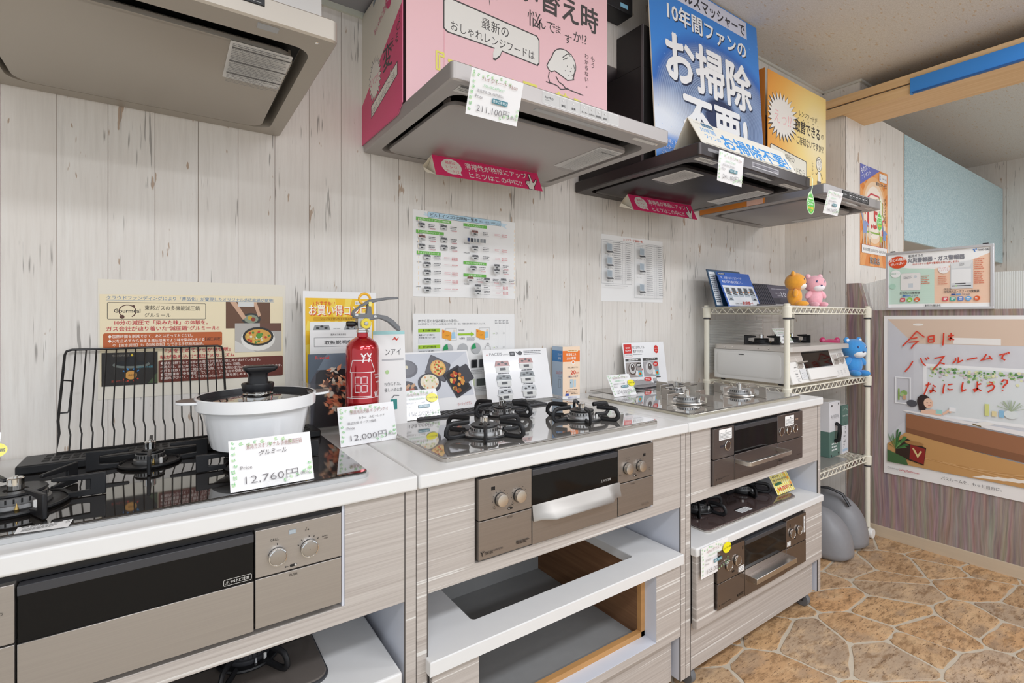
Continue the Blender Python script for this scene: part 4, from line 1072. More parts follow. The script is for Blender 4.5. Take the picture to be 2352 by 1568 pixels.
# pink folded hang tags under two hoods
def pink_pop(label, x, y, zt, yaw):
    t = thing('hang_tag', label, 'hang tag', (x, y, zt), rot=(0, 0, R(yaw)), group='pink folded hang tags under the hoods')
    w, hh, l = .410, .082, R(-26.7)
    a = (0.037, 0.0); b_ = (0.037 + hh * math.sin(l), -hh * math.cos(l)); c_ = (.085, -.045)
    MB().prism([a, b_, c_], 'x', .0008, w).build('tube_body', M_CREAM, t, False)
    MB().prism([(a[0] - .0007, a[1]), (b_[0] - .0007, b_[1]), b_, a], 'x', 0, w).build('pink_face', mat('hot_pink', '#e8366f', .5), t, False)
    P = [(-.012, a[0] + .004, -.006), (0, a[0], 0), (0, b_[0], b_[1]), (-.022, b_[0] + .012, b_[1] + .045)]
    MB().add([(-.026, a[0] + .012, -.038), (.0, a[0], -.0005), (0, c_[0], c_[1])], [(0, 1, 2)]).add([(-.026, a[0] + .010, -.040), (.0, b_[0], b_[1]), (0, c_[0], c_[1])], [(0, 1, 2)]).build('end_flap', M_CREAM, t, False)
    vv = (0, a[0] - b_[0], a[1] - b_[1]); nrm = Vector(vv).normalized()
    p = Print(t, (0, b_[0] - .0007, b_[1]), v=tuple(nrm), gloss=.5)
    p.disc(.062, .043, .036, '#f6efe4', ry=.032).poly([(.075, .015), (.095, .010), (.088, .028)], '#f6efe4')
    for k, s_ in enumerate(('最新の', 'レンジ', 'フードは')): p.text(s_, .062, .053 - k * .0175, .0145, '#e8366f', a='c', w=.040 if k < 2 else .048)
    p.text('清掃性が格段にアップ', .112, .047, .027, '#fbf3ee', w=.245, bold=.02).text('ヒミツはこの中に!!', .122, .010, .027, '#fbf3ee', w=.205, bold=.02)
    for k in range(3): p.disc(.125 + k * .026, .0405, .002, '#fbf3ee', n=8)
    hand = [(.352, 0), (.375, 0), (.377, .014), (.386, .026), (.398, .047), (.393, .050), (.380, .032), (.376, .033), (.373, .070), (.366, .070), (.366, .038), (.348, .036), (.345, .022), (.352, .012)]
    p.poly(hand, '#f6efe4').line(hand, .0022, '#3b2a2a', True)
    for k in range(3): p.line([(.3505 + k * .005, .022), (.3505 + k * .005, .035)], .0013, '#3b2a2a')
    p.poly([(.345, .062), (.348, .069), (.351, .062), (.348, .055)], '#3b2a2a')
    return t
pink_pop('pink folded hang tag under the silver hood', .702, 1.435, 1.7115, -3.4)
pink_pop('pink folded hang tag under the black hood', 1.612, 1.43, 1.7115, -2.6)

# orange box
def orange_mat(name):
    k = NT(name, rough=.5, spec=.3)
    tc = k.n('TexCoord'); vd = k.n('VectorMath', operation='DISTANCE'); vd.inputs[1].default_value = (.20, -.03, .36)
    k.l(tc.outputs['Object'], vd.inputs[0])
    k.col(k.ramp(vd.outputs['Value'], [(.0, '#fff4cf'), (.2, '#fbdf92'), (.40, '#f2b45a'), (.60, '#e58f38')])); return k.m
M_OR = orange_mat('orange_glow_card')
ob = thing('display_box', 'orange cardboard display box over the far hood with a starburst', 'box', (2.62, 1.245, 1.7605))
box('front_face', M_OR, ob, 2.325, 2.915, 1.245, 1.2465, 1.7605, 2.357, .0004)
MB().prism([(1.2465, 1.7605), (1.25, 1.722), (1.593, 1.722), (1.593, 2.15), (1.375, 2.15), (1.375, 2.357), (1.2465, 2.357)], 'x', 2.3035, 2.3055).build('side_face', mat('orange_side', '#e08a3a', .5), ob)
box('side_tape', mat('pale_pink_tape', '#eec0ac', .5), ob, 2.3025, 2.3035, 1.255, 1.335, 1.722, 1.756)
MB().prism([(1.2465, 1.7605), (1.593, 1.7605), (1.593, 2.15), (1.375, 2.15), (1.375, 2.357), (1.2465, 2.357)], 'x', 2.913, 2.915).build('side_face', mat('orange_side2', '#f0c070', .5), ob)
p = Print(ob, (0, 1.245, 0), world=True, gloss=.5)
cx, cy = 2.455, 2.155
st = [(cx + (.11 if k % 2 else .165) * math.cos(R(k * 360 / 52)), cy + (.085 if k % 2 else .125) * math.sin(R(k * 360 / 52))) for k in range(52)]
p.poly([(max(2.326, a), b_) for a, b_ in st], DK).poly([(max(2.327, cx + (a - cx) * .93 + .004), cy + (b_ - cy) * .93 + .004) for a, b_ in st], '#f4eee6')
p.text('えっ!?', cx + .01, cy - .03, .075, '#f5bfc0', a='c', w=.165)
p.text('レンジフードが', 2.625, 2.205, .032, '#4a4440', w=.19).text('取替できる', 2.585, 2.125, .066, '#3f3a38', w=.26, bold=.03).text('の', 2.86, 2.135, .034, DK)
for k in range(5): p.disc(2.615 + k * .052, 2.190, .0035, DK, n=8)
p.text('ご存知ないですか!?', 2.598, 2.062, .048, '#4a4440', w=.285)
p.poly([(2.345, 1.905), (2.345, 2.005), (2.355, 2.012), (2.695, 1.985), (2.70, 1.975), (2.70, 1.895), (2.69, 1.885), (2.36, 1.898)], DK)
p.poly([(2.349, 1.909), (2.349, 2.001), (2.358, 2.007), (2.691, 1.981), (2.695, 1.972), (2.695, 1.899), (2.687, 1.890), (2.362, 1.902)], '#f0ead9')
p.text('最新の', 2.48, 1.955, .038, '#454142', w=.095).text('レンジフードなら', 2.43, 1.908, .036, '#454142', w=.25)
# standing person sketch
p.disc(2.83, 1.79, .055, '#f6efe2', ry=.075, n=16).disc(2.835, 1.995, .030, '#f8f2e4', ry=.038, n=18).line([(2.835 + .030 * math.cos(R(a)), 1.995 + .038 * math.sin(R(a))) for a in range(0, 360, 20)], .003, DK, True)
p.line([(2.812, 2.012), (2.84, 2.02), (2.858, 2.005)], .003, DK).line([(2.826 + .007 * math.cos(R(a)), 1.997 + .009 * math.sin(R(a))) for a in range(0, 360, 30)], .0018, DK, True).line([(2.848 + .007 * math.cos(R(a)), 1.992 + .009 * math.sin(R(a))) for a in range(0, 360, 30)], .0018, DK, True).frame(2.832, 1.968, 2.842, 1.976, .002, DK)
p.poly([(2.822, 1.955), (2.850, 1.955), (2.853, 1.905), (2.819, 1.905)], '#f8f2e4').poly([(2.815, 1.905), (2.857, 1.905), (2.858, 1.865), (2.84, 1.865), (2.836, 1.872), (2.832, 1.865), (2.816, 1.865)], '#6b6562')
p.line([(2.822, 1.953), (2.806, 1.935), (2.798, 1.945)], .003, DK).line([(2.85, 1.953), (2.868, 1.93), (2.874, 1.92)], .003, DK).line([(2.825, 1.865), (2.825, 1.845), (2.82, 1.843)], .003, DK).line([(2.848, 1.865), (2.85, 1.843), (2.856, 1.842)], .003, DK)
p.text('しらない…', 2.765, 2.005, .018, '#7c746c', vert=True)

# ------------------------------------------------------------------ price cards
def leaves(p, w, h, seed):
    rg = random.Random(seed); G = ['#9ad49a', '#b5dfa2', '#83c98c', '#c8e8b0', '#a4d998']
    def sprig(x, y, a, n, s):
        for k in range(n):
            d = k * s * .55; px_, py_ = x + d * math.cos(a), y + d * math.sin(a)
            for sg in (-1, 1):
                b_ = a + sg * R(55); c = G[rg.randrange(5)]
                ex, ey = px_ + s * math.cos(b_), py_ + s * math.sin(b_); nx, ny = -math.sin(b_) * s * .22, math.cos(b_) * s * .22
                mx, my = (px_ + ex) / 2, (py_ + ey) / 2
                p.poly([(px_, py_), (mx + nx, my + ny), (ex, ey), (mx - nx, my - ny)], c)
    for k in range(9): sprig(w * (.02 + .085 * k) + .002, h * (.93 - .03 * (k % 3)), R(rg.uniform(-30, 40)), rg.randrange(2, 4), h * .044)
    for k in range(7): sprig(w * .035 + rg.uniform(0, .004), h * (.10 + .12 * k), R(rg.uniform(60, 120)), rg.randrange(2, 4), h * .046)
    for k in range(5): sprig(w * (.62 + .08 * k), h * (.07 + .035 * k), R(rg.uniform(10, 60)), rg.randrange(2, 4), h * .044)
    for k in range(3): sprig(w * .955, h * (.12 + .1 * k), R(90), 2, h * .045)
CARDS = 'green-leaf price cards'
def card(label, loc, yaw, lean, w, h, price, l1, l2=None, sub=None, list_price=None, box_=True, badge=None, stand=True, seed=1, name='price_card'):
    c = thing(name, label, 'price card', loc, rot=(R(-lean), 0, R(yaw)), group=CARDS)
    MB().box(0, w, 0, .0009, 0, h).build('card', M_LAMI, c, False)
    p = Print(c, (0, 0, 0), gloss=.2)
    leaves(p, w, h, seed)
    p.text(l1, w * .20, h * .79, h * .115, '#ab8580', w=w * .68)
    if l2: p.text(l2, w * .34, h * .64, h * .12, '#4b4748', w=w * .34, shear=.2)
    if sub: p.text(sub, w * .24, h * .665, h * .075, '#8fc99a', w=w * .40)
    if list_price: p.text(list_price, w * .14, h * .53, h * .075, '#8b8789', w=w * .50)
    p.text('Price', w * .12, h * .40, h * .10, '#8f8b8d', w=w * .135)
    if box_: p.rect(w * .44, h * .37, w * .74, h * .475, '#3f7f8e').text('標準工事費込', w * .45, h * .393, h * .075, '#dfeaec', w=w * .28)
    if price: p.text(price + '円', w * .17, h * .115, h * .205, '#6c686b', w=w * .63, bold=-.012).text('(税込)', w * .83, h * .13, h * .075, '#8b8789', w=w * .12)
    if badge:
        bx, bz, br, bt = badge
        p.disc(bx * w, bz * h, br * w, '#f0e51f', ry=br * w * .72, n=26)
        p.text(bt, bx * w, bz * h - h * .03, h * .075, '#4a460f', a='c', w=br * w * 1.7, bold=.02)
    if stand: MB().box(w * .38, w * .70, -.0035, -.0012, -.001, .012).build('card_clip', M_CLEAR, c, False)
    return c
card('leaf-bordered price card reading 12,760 yen in front of the white pot', (.094, 1.012, .8735), .3, 24, .142, .092, '12,760', '東邦ガスオリジナル 多機能減圧鍋', 'グルミール', box_=False, seed=2)
card('leaf-bordered price card reading 12,000 yen before the fire extinguisher', (.358, 1.266, .8612), 4.1, 15, .153, .099, '12,000', '家庭用消火器 キッチンアイ', None, None, '商品定価 オープン価格', box_=False, seed=3)
Print(COL.objects[-1] if False else [o for o in COL.objects if o.get('label', '').endswith('before the fire extinguisher')][0], (0, 0, 0), gloss=.2, lift=.0014).text('カラー　ルビーレッド', .053, .064, .0075, '#6b6769', w=.070)
card('leaf-bordered price card reading 158,000 yen by the silver cooktop', (.586, 1.420, .8735), -1.8, 24, .124, .093, '158,000', 'FACEIS 75㎝ ガラストップ', None, 'PBC4WNGN38 (375V)', '商品定価 オープン価格', badge=(.84, .68, .155, 'ラ・クックグラン 付属'), seed=4)
card('leaf-bordered price card reading 274,000 yen on the smoked mirror cooktop', (1.445, 1.380, .8735), -.2, 29, .129, .092, '274,000', 'DELICIA 75㎝ ガラストップ', None, '水無両面焼グリル', '商品定価 オープン価格', badge=(.92, .55, .15, 'ココットダッチオーブン 付属'), seed=5)
card('leaf-bordered price card reading 165,000 yen hung on the lower far worktop', (1.366, .9395, .372), 1.3, 1.0, .150, .094, '165,000', '60㎝ ガラストップ', None, 'RBC31AM5 (375V)', '商品定価 オープン価格', badge=(.93, .68, .16, 'ココットプレート 付属'), stand=False, seed=6)
card('leaf-bordered price card reading 211,100 yen taped to the silver hood front', (.554, .9835, 1.644), -1.1, -18, .139, .097, '211,100', 'ハイグレード 75㎝', None, 'XGR-REC-AP754 SV', '商品定価 228,690円(税込)', stand=False, seed=7)
card('leaf-bordered price card reading 241,100 yen taped to the black hood front', (1.517, .9835, 1.645), 1.3, -5, .152, .101, '241,100', 'プレミアムグレード 75㎝', None, 'OGR-REC-AP754 BK', '商品定価 306,790円(税込)', stand=False, seed=8)
card('leaf-bordered price card reading 145,100 yen taped to the grey far hood', (2.270, .9815, 1.626), -1.9, -14, .126, .096, '145,100', 'ベーシックグレード 60㎝', None, 'LGR-3R-AP601 SV', '商品定価 146,080円(税込)', stand=False, seed=9)
card('leaf-bordered price card leaning on the white table stove of the rack', (2.415, 1.225, 1.063), 2, 34, .125, .085, '45,000', 'テーブルコンロ 60㎝', None, 'RTE565', '商品定価 オープン価格', badge=(.93, .55, .15, '付属'), stand=False, seed=10)
card('price card with a yellow oval badge at the left edge of the nearest cooktop', (-.400, 1.335, .8735), 0, 24, .135, .095, '', '60㎝', None, None, None, box_=False, badge=(.93, .62, .16, '付属'), seed=11)
# yellow bargain card
yc = thing('price_card', 'yellow striped bargain card reading 98,000 yen on the plum cooktop', 'price card', (2.000, 1.030, .4785), rot=(R(-28.7), 0, R(-.3)))
MB().box(0, .135, 0, .0009, 0, .090).build('card', mat('pale_yellow_card', '#f4ecb2', .25), yc, False)
p = Print(yc, (0, 0, 0), gloss=.25)
for k in range(9): p.poly([(.006 + k * .015, 0), (.011 + k * .015, 0), (.011 + k * .015, .09), (.006 + k * .015, .09)], '#f0dc55')
for a, b_, c_ in ((.012, .012, '#f0c22e'), (.12, .05, '#f0a03a'), (.02, .04, '#f2d24a'), (.11, .065, '#f0c22e'), (.125, .03, '#ef9a4a'), (.03, .02, '#f3dc58')): p.disc(a, b_, .007, c_, n=10)
p.disc(.105, .083, .011, '#d9523c', n=14).text('展示処分品', .012, .076, .011, '#5d5a3c', w=.06).text('60㎝', .014, .064, .010, '#5d5a3c', w=.05).text('PBC41WAG1K(TR)KI', .012, .050, .010, '#5d5a3c', w=.10)
p.rect(.012, .034, .062, .044, '#356e4a').text('98,000', .018, .012, .021, '#d2333f', w=.075, bold=.03).text('円', .098, .013, .014, '#d2333f').rect(.115, .016, .128, .021, '#4b4838').rect(.05, .003, .10, .006, '#d8d3a0')

# green drop-shaped tags hanging from hood corners
def drop_tag(label, x, y, zt):
    t = thing('drop_tag', label, 'tag', (x, y, zt), group='green drop tags on the hoods')
    out = []
    for k in range(28):
        a = R(-90 + k * 360 / 28); r = .034; px_ = r * math.cos(a); pz = r * 1.25 * math.sin(a) - .112
        if pz > -.10: px_ *= max(.16, 1 - (pz + .10) / .045 * .85)
        out.append((px_, pz + (.012 if pz > -.09 else 0)))
    MB().prism(out, 'y', -.0008, 0).build('tag_body', mat('tag_pale_green', '#cfe8c4', .3), t, False)
    MB().tube([(-.001, .012, .001), (-.001, -.004, .0005), (0, -.008, -.012), (.002, -.006, -.045), (.001, -.0005, -.072)], .0035, 6, flat=.25).build('tag_strap', MATS['tag_pale_green'], t, False, smooth=True)
    p = Print(t, (0, -.0008, 0), gloss=.3)
    p.poly([(a * .86, (b_ + .11) * .88 - .112) for a, b_ in out], '#57b947')
    p.rrect(-.018, -.0925, .018, -.0865, .003, '#dff0c8').text('子育てグリーン住宅', 0, -.105, .0085, '#ffffff', a='c', w=.046).text('支援事業', .006, -.116, .0085, '#ffffff', a='c', w=.026).disc(-.018, -.113, .006, '#ffffff', n=14).disc(-.018, -.113, .0035, '#57b947', n=12)
    p.text('補助事業', 0, -.133, .012, '#f5d34f', a='c', w=.042, bold=.03).text('対象', 0, -.144, .008, '#f5d34f', a='c')
    return t
drop_tag('green drop-shaped tag hanging from the black hood corner', 2.160, .980, 1.7605)
drop_tag('green drop-shaped tag hanging from the grey far hood corner', 2.855, .980, 1.7605)
# ------------------------------------------------------------------ sheets on the back wall
def wall_sheet(name, label, x0, z0, w, h, m=None, cat='poster', gl=.4):
    t = thing(name, label, cat, (x0, YW - .0036, z0))
    MB().box(0, w, -.0006, .0002, 0, h).build('sheet', m or M_PAPER, t, False)
    return t, Print(t, (0, -.0006, 0), gloss=gl)
RD = '#c8303f'
def mini_stove(p, x, y, s, top='#9a9c9e', body='#c4c4c2', dark='#3c3d3f'):
    """little picture of a cooktop with its grill front"""
    p.poly([(x - s * .95, y + s * .05), (x + s * .95, y + s * .05), (x + s * .78, y + s * .62), (x - s * .78, y + s * .62)], top)
    for a in (-.45, 0, .45): p.disc(x + a * s, y + s * (.28 if a else .45), s * .19, dark, ry=s * .11, n=10)
    p.rect(x - s, y - s * .06, x + s, y + s * .05, '#e6e6e4').rect(x - s * .85, y - s * .62, x + s * .85, y - s * .06, body).rect(x - s * .36, y - s * .42, x + s * .36, y - s * .14, dark)

# multi-purpose pot poster
t, p = wall_sheet('poster', 'cream pot poster with red and brown text boxes behind the baking grid', -.138, .981, .428, .300, mat('cream_lamination', '#e9e2d3', .3), gl=.35)
p.poly([(.004, .033), (.423, .036), (.421, .266), (.003, .262)], '#f1e2bf')
p.text('クラウドファンディングにより「商品化」が実現したオリジナル多機能鍋が登場!!', .016, .250, .0105, '#6f8aa8', w=.382, bold=.012).line([(.016, .2475), (.398, .2495)], .0009, '#8aa0b8')
p.line(rr(.018, .200, .227, .242, .003, 3), .0012, '#4a443c', True)
p.line([(.058 + .017 * math.cos(R(a)), .220 + .016 * math.sin(R(a))) for a in range(-60, 240, 20)], .0022, '#5d3c30').text('Gourmeal', .031, .2165, .0135, '#2d2624', w=.053, bold=.02).disc(.047, .206, .005, '#5d3c30', n=12).disc(.070, .233, .003, '#5d3c30', n=10)
p.text('東邦ガスの多機能減圧鍋', .093, .224, .0135, '#3c3630', w=.120).text('グルミール', .093, .206, .0120, '#3c3630', w=.055)
p.text('10分の減圧で「染みた味」の体験を。', .032, .1865, .0125, RD, w=.200, bold=.015).text('ガス会社が辿り着いた“減圧鍋”グルミール!!', .016, .171, .0125, RD, w=.243, bold=.015)
p.rrect(.010, .127, .266, .165, .004, '#bf6230')
p.text('◆加熱時間を削減できて、あとは放っておくだけ。', .019, .153, .0092, '#f6ece0', w=.178, bold=.01).text('◆火を止めてから始まる減圧効果でより味を染み込ませる', .019, .1415, .0092, '#f6ece0', w=.205, bold=.01).text('【減圧調理】', .226, .1425, .0088, '#3d2018', w=.038, bold=.01)
p.text('や【無水調理】も【自動炊飯】もできる多機能減圧鍋。', .028, .1305, .0092, '#f0dccb', w=.195, bold=.01)
p.rect(.275, .174, .387, .248, '#6b4a35').disc(.338, .200, .024, '#3a3a38', ry=.017).disc(.338, .200, .018, '#8d9680', ry=.012).poly([(.300, .248), (.325, .205), (.317, .198), (.285, .248)], '#d2a98c').poly([(.352, .248), (.363, .210), (.356, .206), (.342, .248)], '#d2a98c').rect(.305, .235, .345, .248, '#d9d9d6').disc(.335, .203, .006, '#c8a43c', n=10).disc(.343, .199, .006, '#8f3d2b', n=10)
p.rect(.297, .106, .417, .188, '#b8b2ab').rect(.36, .165, .417, .188, '#6d4a3a').poly([(.297, .106), (.35, .106), (.297, .14)], '#d6d2cb').disc(.356, .143, .044, '#e8e4dc', ry=.034).disc(.356, .150, .040, '#2d2c2b', ry=.027).disc(.356, .150, .034, '#d8a44a', ry=.021)
rg = random.Random(3)
for k in range(26): a = rg.uniform(0, 6.28); r_ = rg.random() ** .5; p.disc(.356 + .030 * r_ * math.cos(a), .150 + .018 * r_ * math.sin(a), .0035, ['#c8402c', '#e3b95a', '#e9e1c8', '#5d8a3a'][k % 4], n=8)
p.disc(.358, .152, .008, '#5f9a3e', n=12)
p.rect(.007, .033, .120, .116, '#2a2622').text('中の空気や水蒸気', .028, .106, .0065, '#8d8578', w=.034).poly([(.064, .108), (.070, .108), (.067, .113)], '#e8c830').rect(.0655, .103, .0685, .108, '#e8c830')
p.disc(.066, .085, .038, '#6f756f', ry=.010).disc(.066, .094, .012, '#17171a').rect(.062, .090, .070, .100, '#1f1f22').disc(.066, .088, .034, '#1d1d1f', ry=.007).disc(.065, .058, .012, '#dba050', ry=.011).text('食材', .065, .0555, .0065, '#5d3a1a', a='c')
for a in (-50, -20, 20, 50): p.line([(.065 + .016 * math.sin(R(a)), .058 + .014 * math.cos(R(a))), (.065 + .021 * math.sin(R(a)), .058 + .019 * math.cos(R(a)))], .0025, '#3f8fd0').line([(.065 + .016 * math.sin(R(a)), .058 - .013 * math.cos(R(a))), (.065 + .020 * math.sin(R(a)), .058 - .017 * math.cos(R(a)))], .003, '#d2402c')
p.text('食材の空気や水蒸気', .078, .075, .006, '#5aa0b0', w=.034).text('減圧メカニズム', .026, .042, .006, '#c0503c', w=.03).poly([(.10, .035), (.118, .06), (.118, .035)], '#4a5a3a')
p.text('『火を止めてからが見せ所』', .136, .1125, .0115, RD, w=.150, bold=.012).text('味が染み込む“減圧”メカニズム', .126, .0965, .0115, RD, w=.170, bold=.012)
p.rrect(.122, .035, .421, .0925, .004, '#6b2f22')
for k, s_ in enumerate(('◆鍋を加熱すると内部の水蒸気や空気が膨張し外に逃げていきます。', '　⇒消火後、逆止弁で外から空気が入らない様に密閉。', '　⇒弁を開放し常圧に開放された際、食材内部の空孔に煮汁が一気に染み込みます。', '◆密閉構造で中を減圧していくことで、食材の空気や水蒸気を…', '　煮崩れが少なく、より味が染み込んだ料理を楽しめます。')):
    p.text(s_, .126, .0815 - k * .0098, .0082, '#f1e4da', w=(.235, .185, .292, .235, .210)[k], bold=.008)

# built-in cooktop price list
t, p = wall_sheet('price_list', 'cooktop price list sheet with green headings on the plank wall', .694, 1.258, .426, .298, gl=.4, cat='notice')
p.poly([(.036, .291), (.056, .280), (.056, .268), (.066, .275), (.352, .268), (.372, .258), (.386, .262), (.374, .270), (.389, .283), (.359, .2965), (.056, .2965), (.038, .302)], '#4b4b4b') if False else None
p.poly([(.038, .283), (.056, .279), (.056, .289), (.038, .293), (.045, .288)], '#cfe3ef').poly([(.359, .279), (.388, .268), (.378, .278), (.390, .286), (.359, .290)], '#cfe3ef')
p.rect(.055, .2765, .360, .2965, '#3f4a50').rect(.056, .2775, .359, .2955, '#b8d8ea').text('ビルトインコンロ価格一覧表', .066, .2815, .0135, '#3a4046', w=.190, bold=.02).text('(税込・標準工事費込み)', .262, .2815, .0085, '#4d5358', w=.090)
for a, b_, c_, s_ in ((.011, .146, .268, 'スタンダードシリーズ【オートグリル機能搭載】'), (.011, .117, .224, 'スタンダードシリーズ'), (.013, .104, .152, 'ハイグレードシリーズ'), (.196, .297, .266, 'プレミアムシリーズ'), (.196, .294, .1275, 'ユニバーサルデザイン'), (.196, .293, .083, 'お買い得コンロ')):
    p.rect(a, c_ - .0055, b_, c_ + .0055, '#6cb84a').text(s_, (a + b_) / 2, c_ - .003, .0075, '#f4fbe9', a='c', w=min(.0078 * len(s_), (b_ - a) * .9), bold=.015)
for (a, b_), s_ in (((.012, .257), 'Mytone'), ((.098, .2555), 'Mitone'), ((.014, .2145), 'S series'), ((.100, .2135), 'Fami'), ((.013, .1855), 'SENCE'), ((.013, .1425), 'Lisse'), ((.013, .1170), 'Orche'), ((.012, .0325), 'piatto'), ((.197, .253), 'DELICIA'), ((.197, .196), 'PROGRE'), ((.197, .162), 'DRILLER'), ((.199, .0475), 'FACEIS')):
    p.text(s_, a, b_, .0068, '#6d6d70')
for k, (a, b_) in enumerate(((.031, .246), (.116, .246), (.032, .203), (.116, .202), (.031, .173), (.116, .175), (.05, .137), (.05, .111), (.05, .084), (.05, .055), (.049, .025), (.238, .238), (.238, .181), (.238, .148), (.229, .107), (.331, .119), (.331, .101), (.215, .067), (.285, .066), (.359, .066), (.245, .040), (.245, .020))):
    mini_stove(p, a, b_, .0145 if k < 10 else .0150, ('#77787a', '#3f4042', '#8b5d55')[(k * 7) % 3 if k in (2, 9, 17, 11) else 0])
    x = a + .022 if k not in (11, 12, 13) else a + .030
    p.tiny(x + .004, b_ + .006, x + .030, 2, .0055, .0022, '#4c4c50', k).tiny(x + .004, b_ - .006, x + .03, 1, .004, .0012, '#9a9aa0', k + 40)
    if k in (6, 7, 8, 9, 10, 11, 12, 13, 20, 21):
        xx = x + (.043 if k < 11 else .055)
        p.tiny(xx, b_ + .004, xx + .024, 2 if k not in (7, 10) else 1, .0055, .0012, '#d98a94', k)
        p.text('¥%d,000' % (166 + k * 5), xx + .032 if k > 10 else xx + .030, b_ + .001, .0062, RD, w=.024, bold=.02)
        if k not in (7, 10): p.text('¥%d,000' % (160 + k * 5), xx + .032 if k > 10 else xx + .030, b_ - .0055, .0062, RD, w=.024, bold=.03)
    else: p.text('¥%d,000' % (88 + k * 6), x + .010, b_ - .011, .0055, '#d4606c', w=.020, bold=.02)
for k in range(6): p.rect(.200 + k * .0135, .203 - .001, .210 + k * .0135, .216, ('#2d3e6b', '#2c2e36', '#8b8f90', '#6d7278', '#8b8f90', '#7c8084')[k])
for k in range(14): p.rect(.0085, .02 + k * .018, .0105, .030 + k * .018, ('#f0e2c4', '#f3d9b8')[k % 2]).rect(.405, .02 + k * .018, .407, .030 + k * .018, ('#f0e2c4', '#f3d9b8')[k % 2])
p.rect(.194, .012, .1944, .255, '#e6d9bf')

# window film leaflet
t, p = wall_sheet('leaflet_sheet', 'white window-film leaflet with lime headings, half hidden behind the stands', .694, .897, .424, .302, gl=.4, cat='notice')
o_ = .008
p.text('3Mから窓のお悩み解決のお手伝い', .018, .272, .0125, '#38383a', w=.158).text('3Mの住宅用ウィンドウフィルムは窓に貼るだけで、安全・安心・快適な窓を実現できるフィルムです。', .018, .2635, .0070, '#55555a', w=.272)
for k, (z_, s1, s2, s3) in enumerate(((.243, '暑さ対策で快適!', '真夏のジリジリ焼ける', '不快な暑さをカットします'), (.186, '窓ガラス破りの防犯対策!', '全面に貼ることで侵入時間を', '遅らせることができます'))):
    p.rect(.019, z_ - .045, .103, z_ - .006, '#e3e4e6').rect(.019, z_ - .006, .103, z_ + .007, '#a9d02f').rect(.029, z_ - .006, .0293, z_ + .007, '#6d8a1e').text(str(k + 1), .0215, z_ - .003, .0095, '#3d4a12', bold=.02).text(s1, .036, z_ - .0025, .0075, '#39460f', w=.050, bold=.02)
    p.text(s2, .022, z_ - .018, .0070, '#4b4b4e', w=.058, bold=.01).text(s3, .022, z_ - .027, .0070, '#4b4b4e', w=.062, bold=.01)
for a in (.110, .250):
    p.frame(a + .014, .207, a + .058, .250, .0006, '#9a9a9a').poly([(a, .246), (a + .036, .236), (a + .036, .206), (a, .216)], '#f0a22e').disc(a + .006, .238, .003, '#e0652a', n=10).text('100%' if a < .2 else '≒65%', a + .014, .222, .006, '#6b4a10', w=.015).poly([(a + .040, .236), (a + .052, .236), (a + .054, .214), (a + .036, .212)], '#a8cfe6').disc(a + .049, .241, .004, '#e9d9c8', n=10)
p.text('NANO80S', .176, .241, .0062, '#4b4b4e', w=.024).poly([(.174, .224), (.228, .224), (.228, .219), (.242, .2275), (.228, .236), (.228, .231), (.174, .231)], '#9ecb2a').text('≒35%', .180, .210, .0085, '#3f3f42', w=.022, bold=.02).tiny(.210, .217, .245, 4, .004, .0015, '#9a9a9e', 2)
for x_ in (.346, .363, .380, .397): p.rect(x_, .03, x_ + .0003, .262, '#cfcfd2').tiny(x_ - .014, .279, x_ - .003, 3, .005, .0018, '#88888c', int(x_ * 999)) 
for z_ in (.229, .176): 
    for x_ in (.339, .371): p.line([(x_ + .0032 * math.cos(R(a)), z_ + .0032 * math.sin(R(a))) for a in range(0, 360, 30)], .0006, '#77777a', True)
    p.poly([(.326, z_ - .003), (.330, z_), (.326, z_ + .003)], '#9ecb2a')
for x_, c1 in ((.133, '#1f9a5a'), (.193, '#b9babb'), (.248, '#1f9a5a')):
    p.disc(x_, .175, .020, '#b9babb', n=28).disc(x_, .175, .020, c1, a0=100, a1=190 if c1[1] == '1' else 130, n=14)
p.line([(.285, .165), (.290, .182), (.300, .186), (.310, .178), (.312, .160)], .0012, '#77777a').line([(.293, .186), (.296, .192), (.303, .192), (.305, .186)], .0012, '#77777a')
p.rect(.228, .104, .252, .133, '#2a2a2c').rect(.262, .104, .286, .133, '#4a4c50').rect(.233, .107, .247, .130, '#111112').rect(.212, .038, .242, .062, '#dfe8c4').rect(.250, .036, .288, .062, '#555a58')
p.tiny(.205, .096, .300, 3, .006, .0015, '#9a9a9e', 5).tiny(.205, .030, .300, 3, .006, .0015, '#9a9a9e', 6)

# hood price list
t, p = wall_sheet('price_list', 'hood price list sheet with a red title on the plank wall near the rack', 1.587, 1.259, .419, .299, gl=.4, cat='notice')
p.text('レンジフード価格一覧', .142, .281, .0125, '#d05a42', w=.130, bold=.015)
for a, b_, top, bot in ((.002, .198, .275, .080), (.208, .411, .275, .019)):
    p.frame(a, bot, b_, top, .0008, '#77777a')
    cols_ = [a + .072, b_ - .060, b_ - .045]
    for c_ in cols_: p.rect(c_, bot, c_ + .0006, top, '#88888c')
    n = int((top - bot) / .0098)
    for k in range(1, n): p.rect(a + .072, top - k * .0098, b_, top - k * .0098 + .0005, '#a9a9ad').tiny(a + .076, top - k * .0098 + .0042, a + .120, 1, .003, .0018, '#6c6c70', k).tiny(b_ - .040, top - k * .0098 + .0042, b_ - .012, 1, .003, .0018, '#55555a', k + 50)
    p.rect(a, top - .0105, b_, top - .0098, '#77777a')
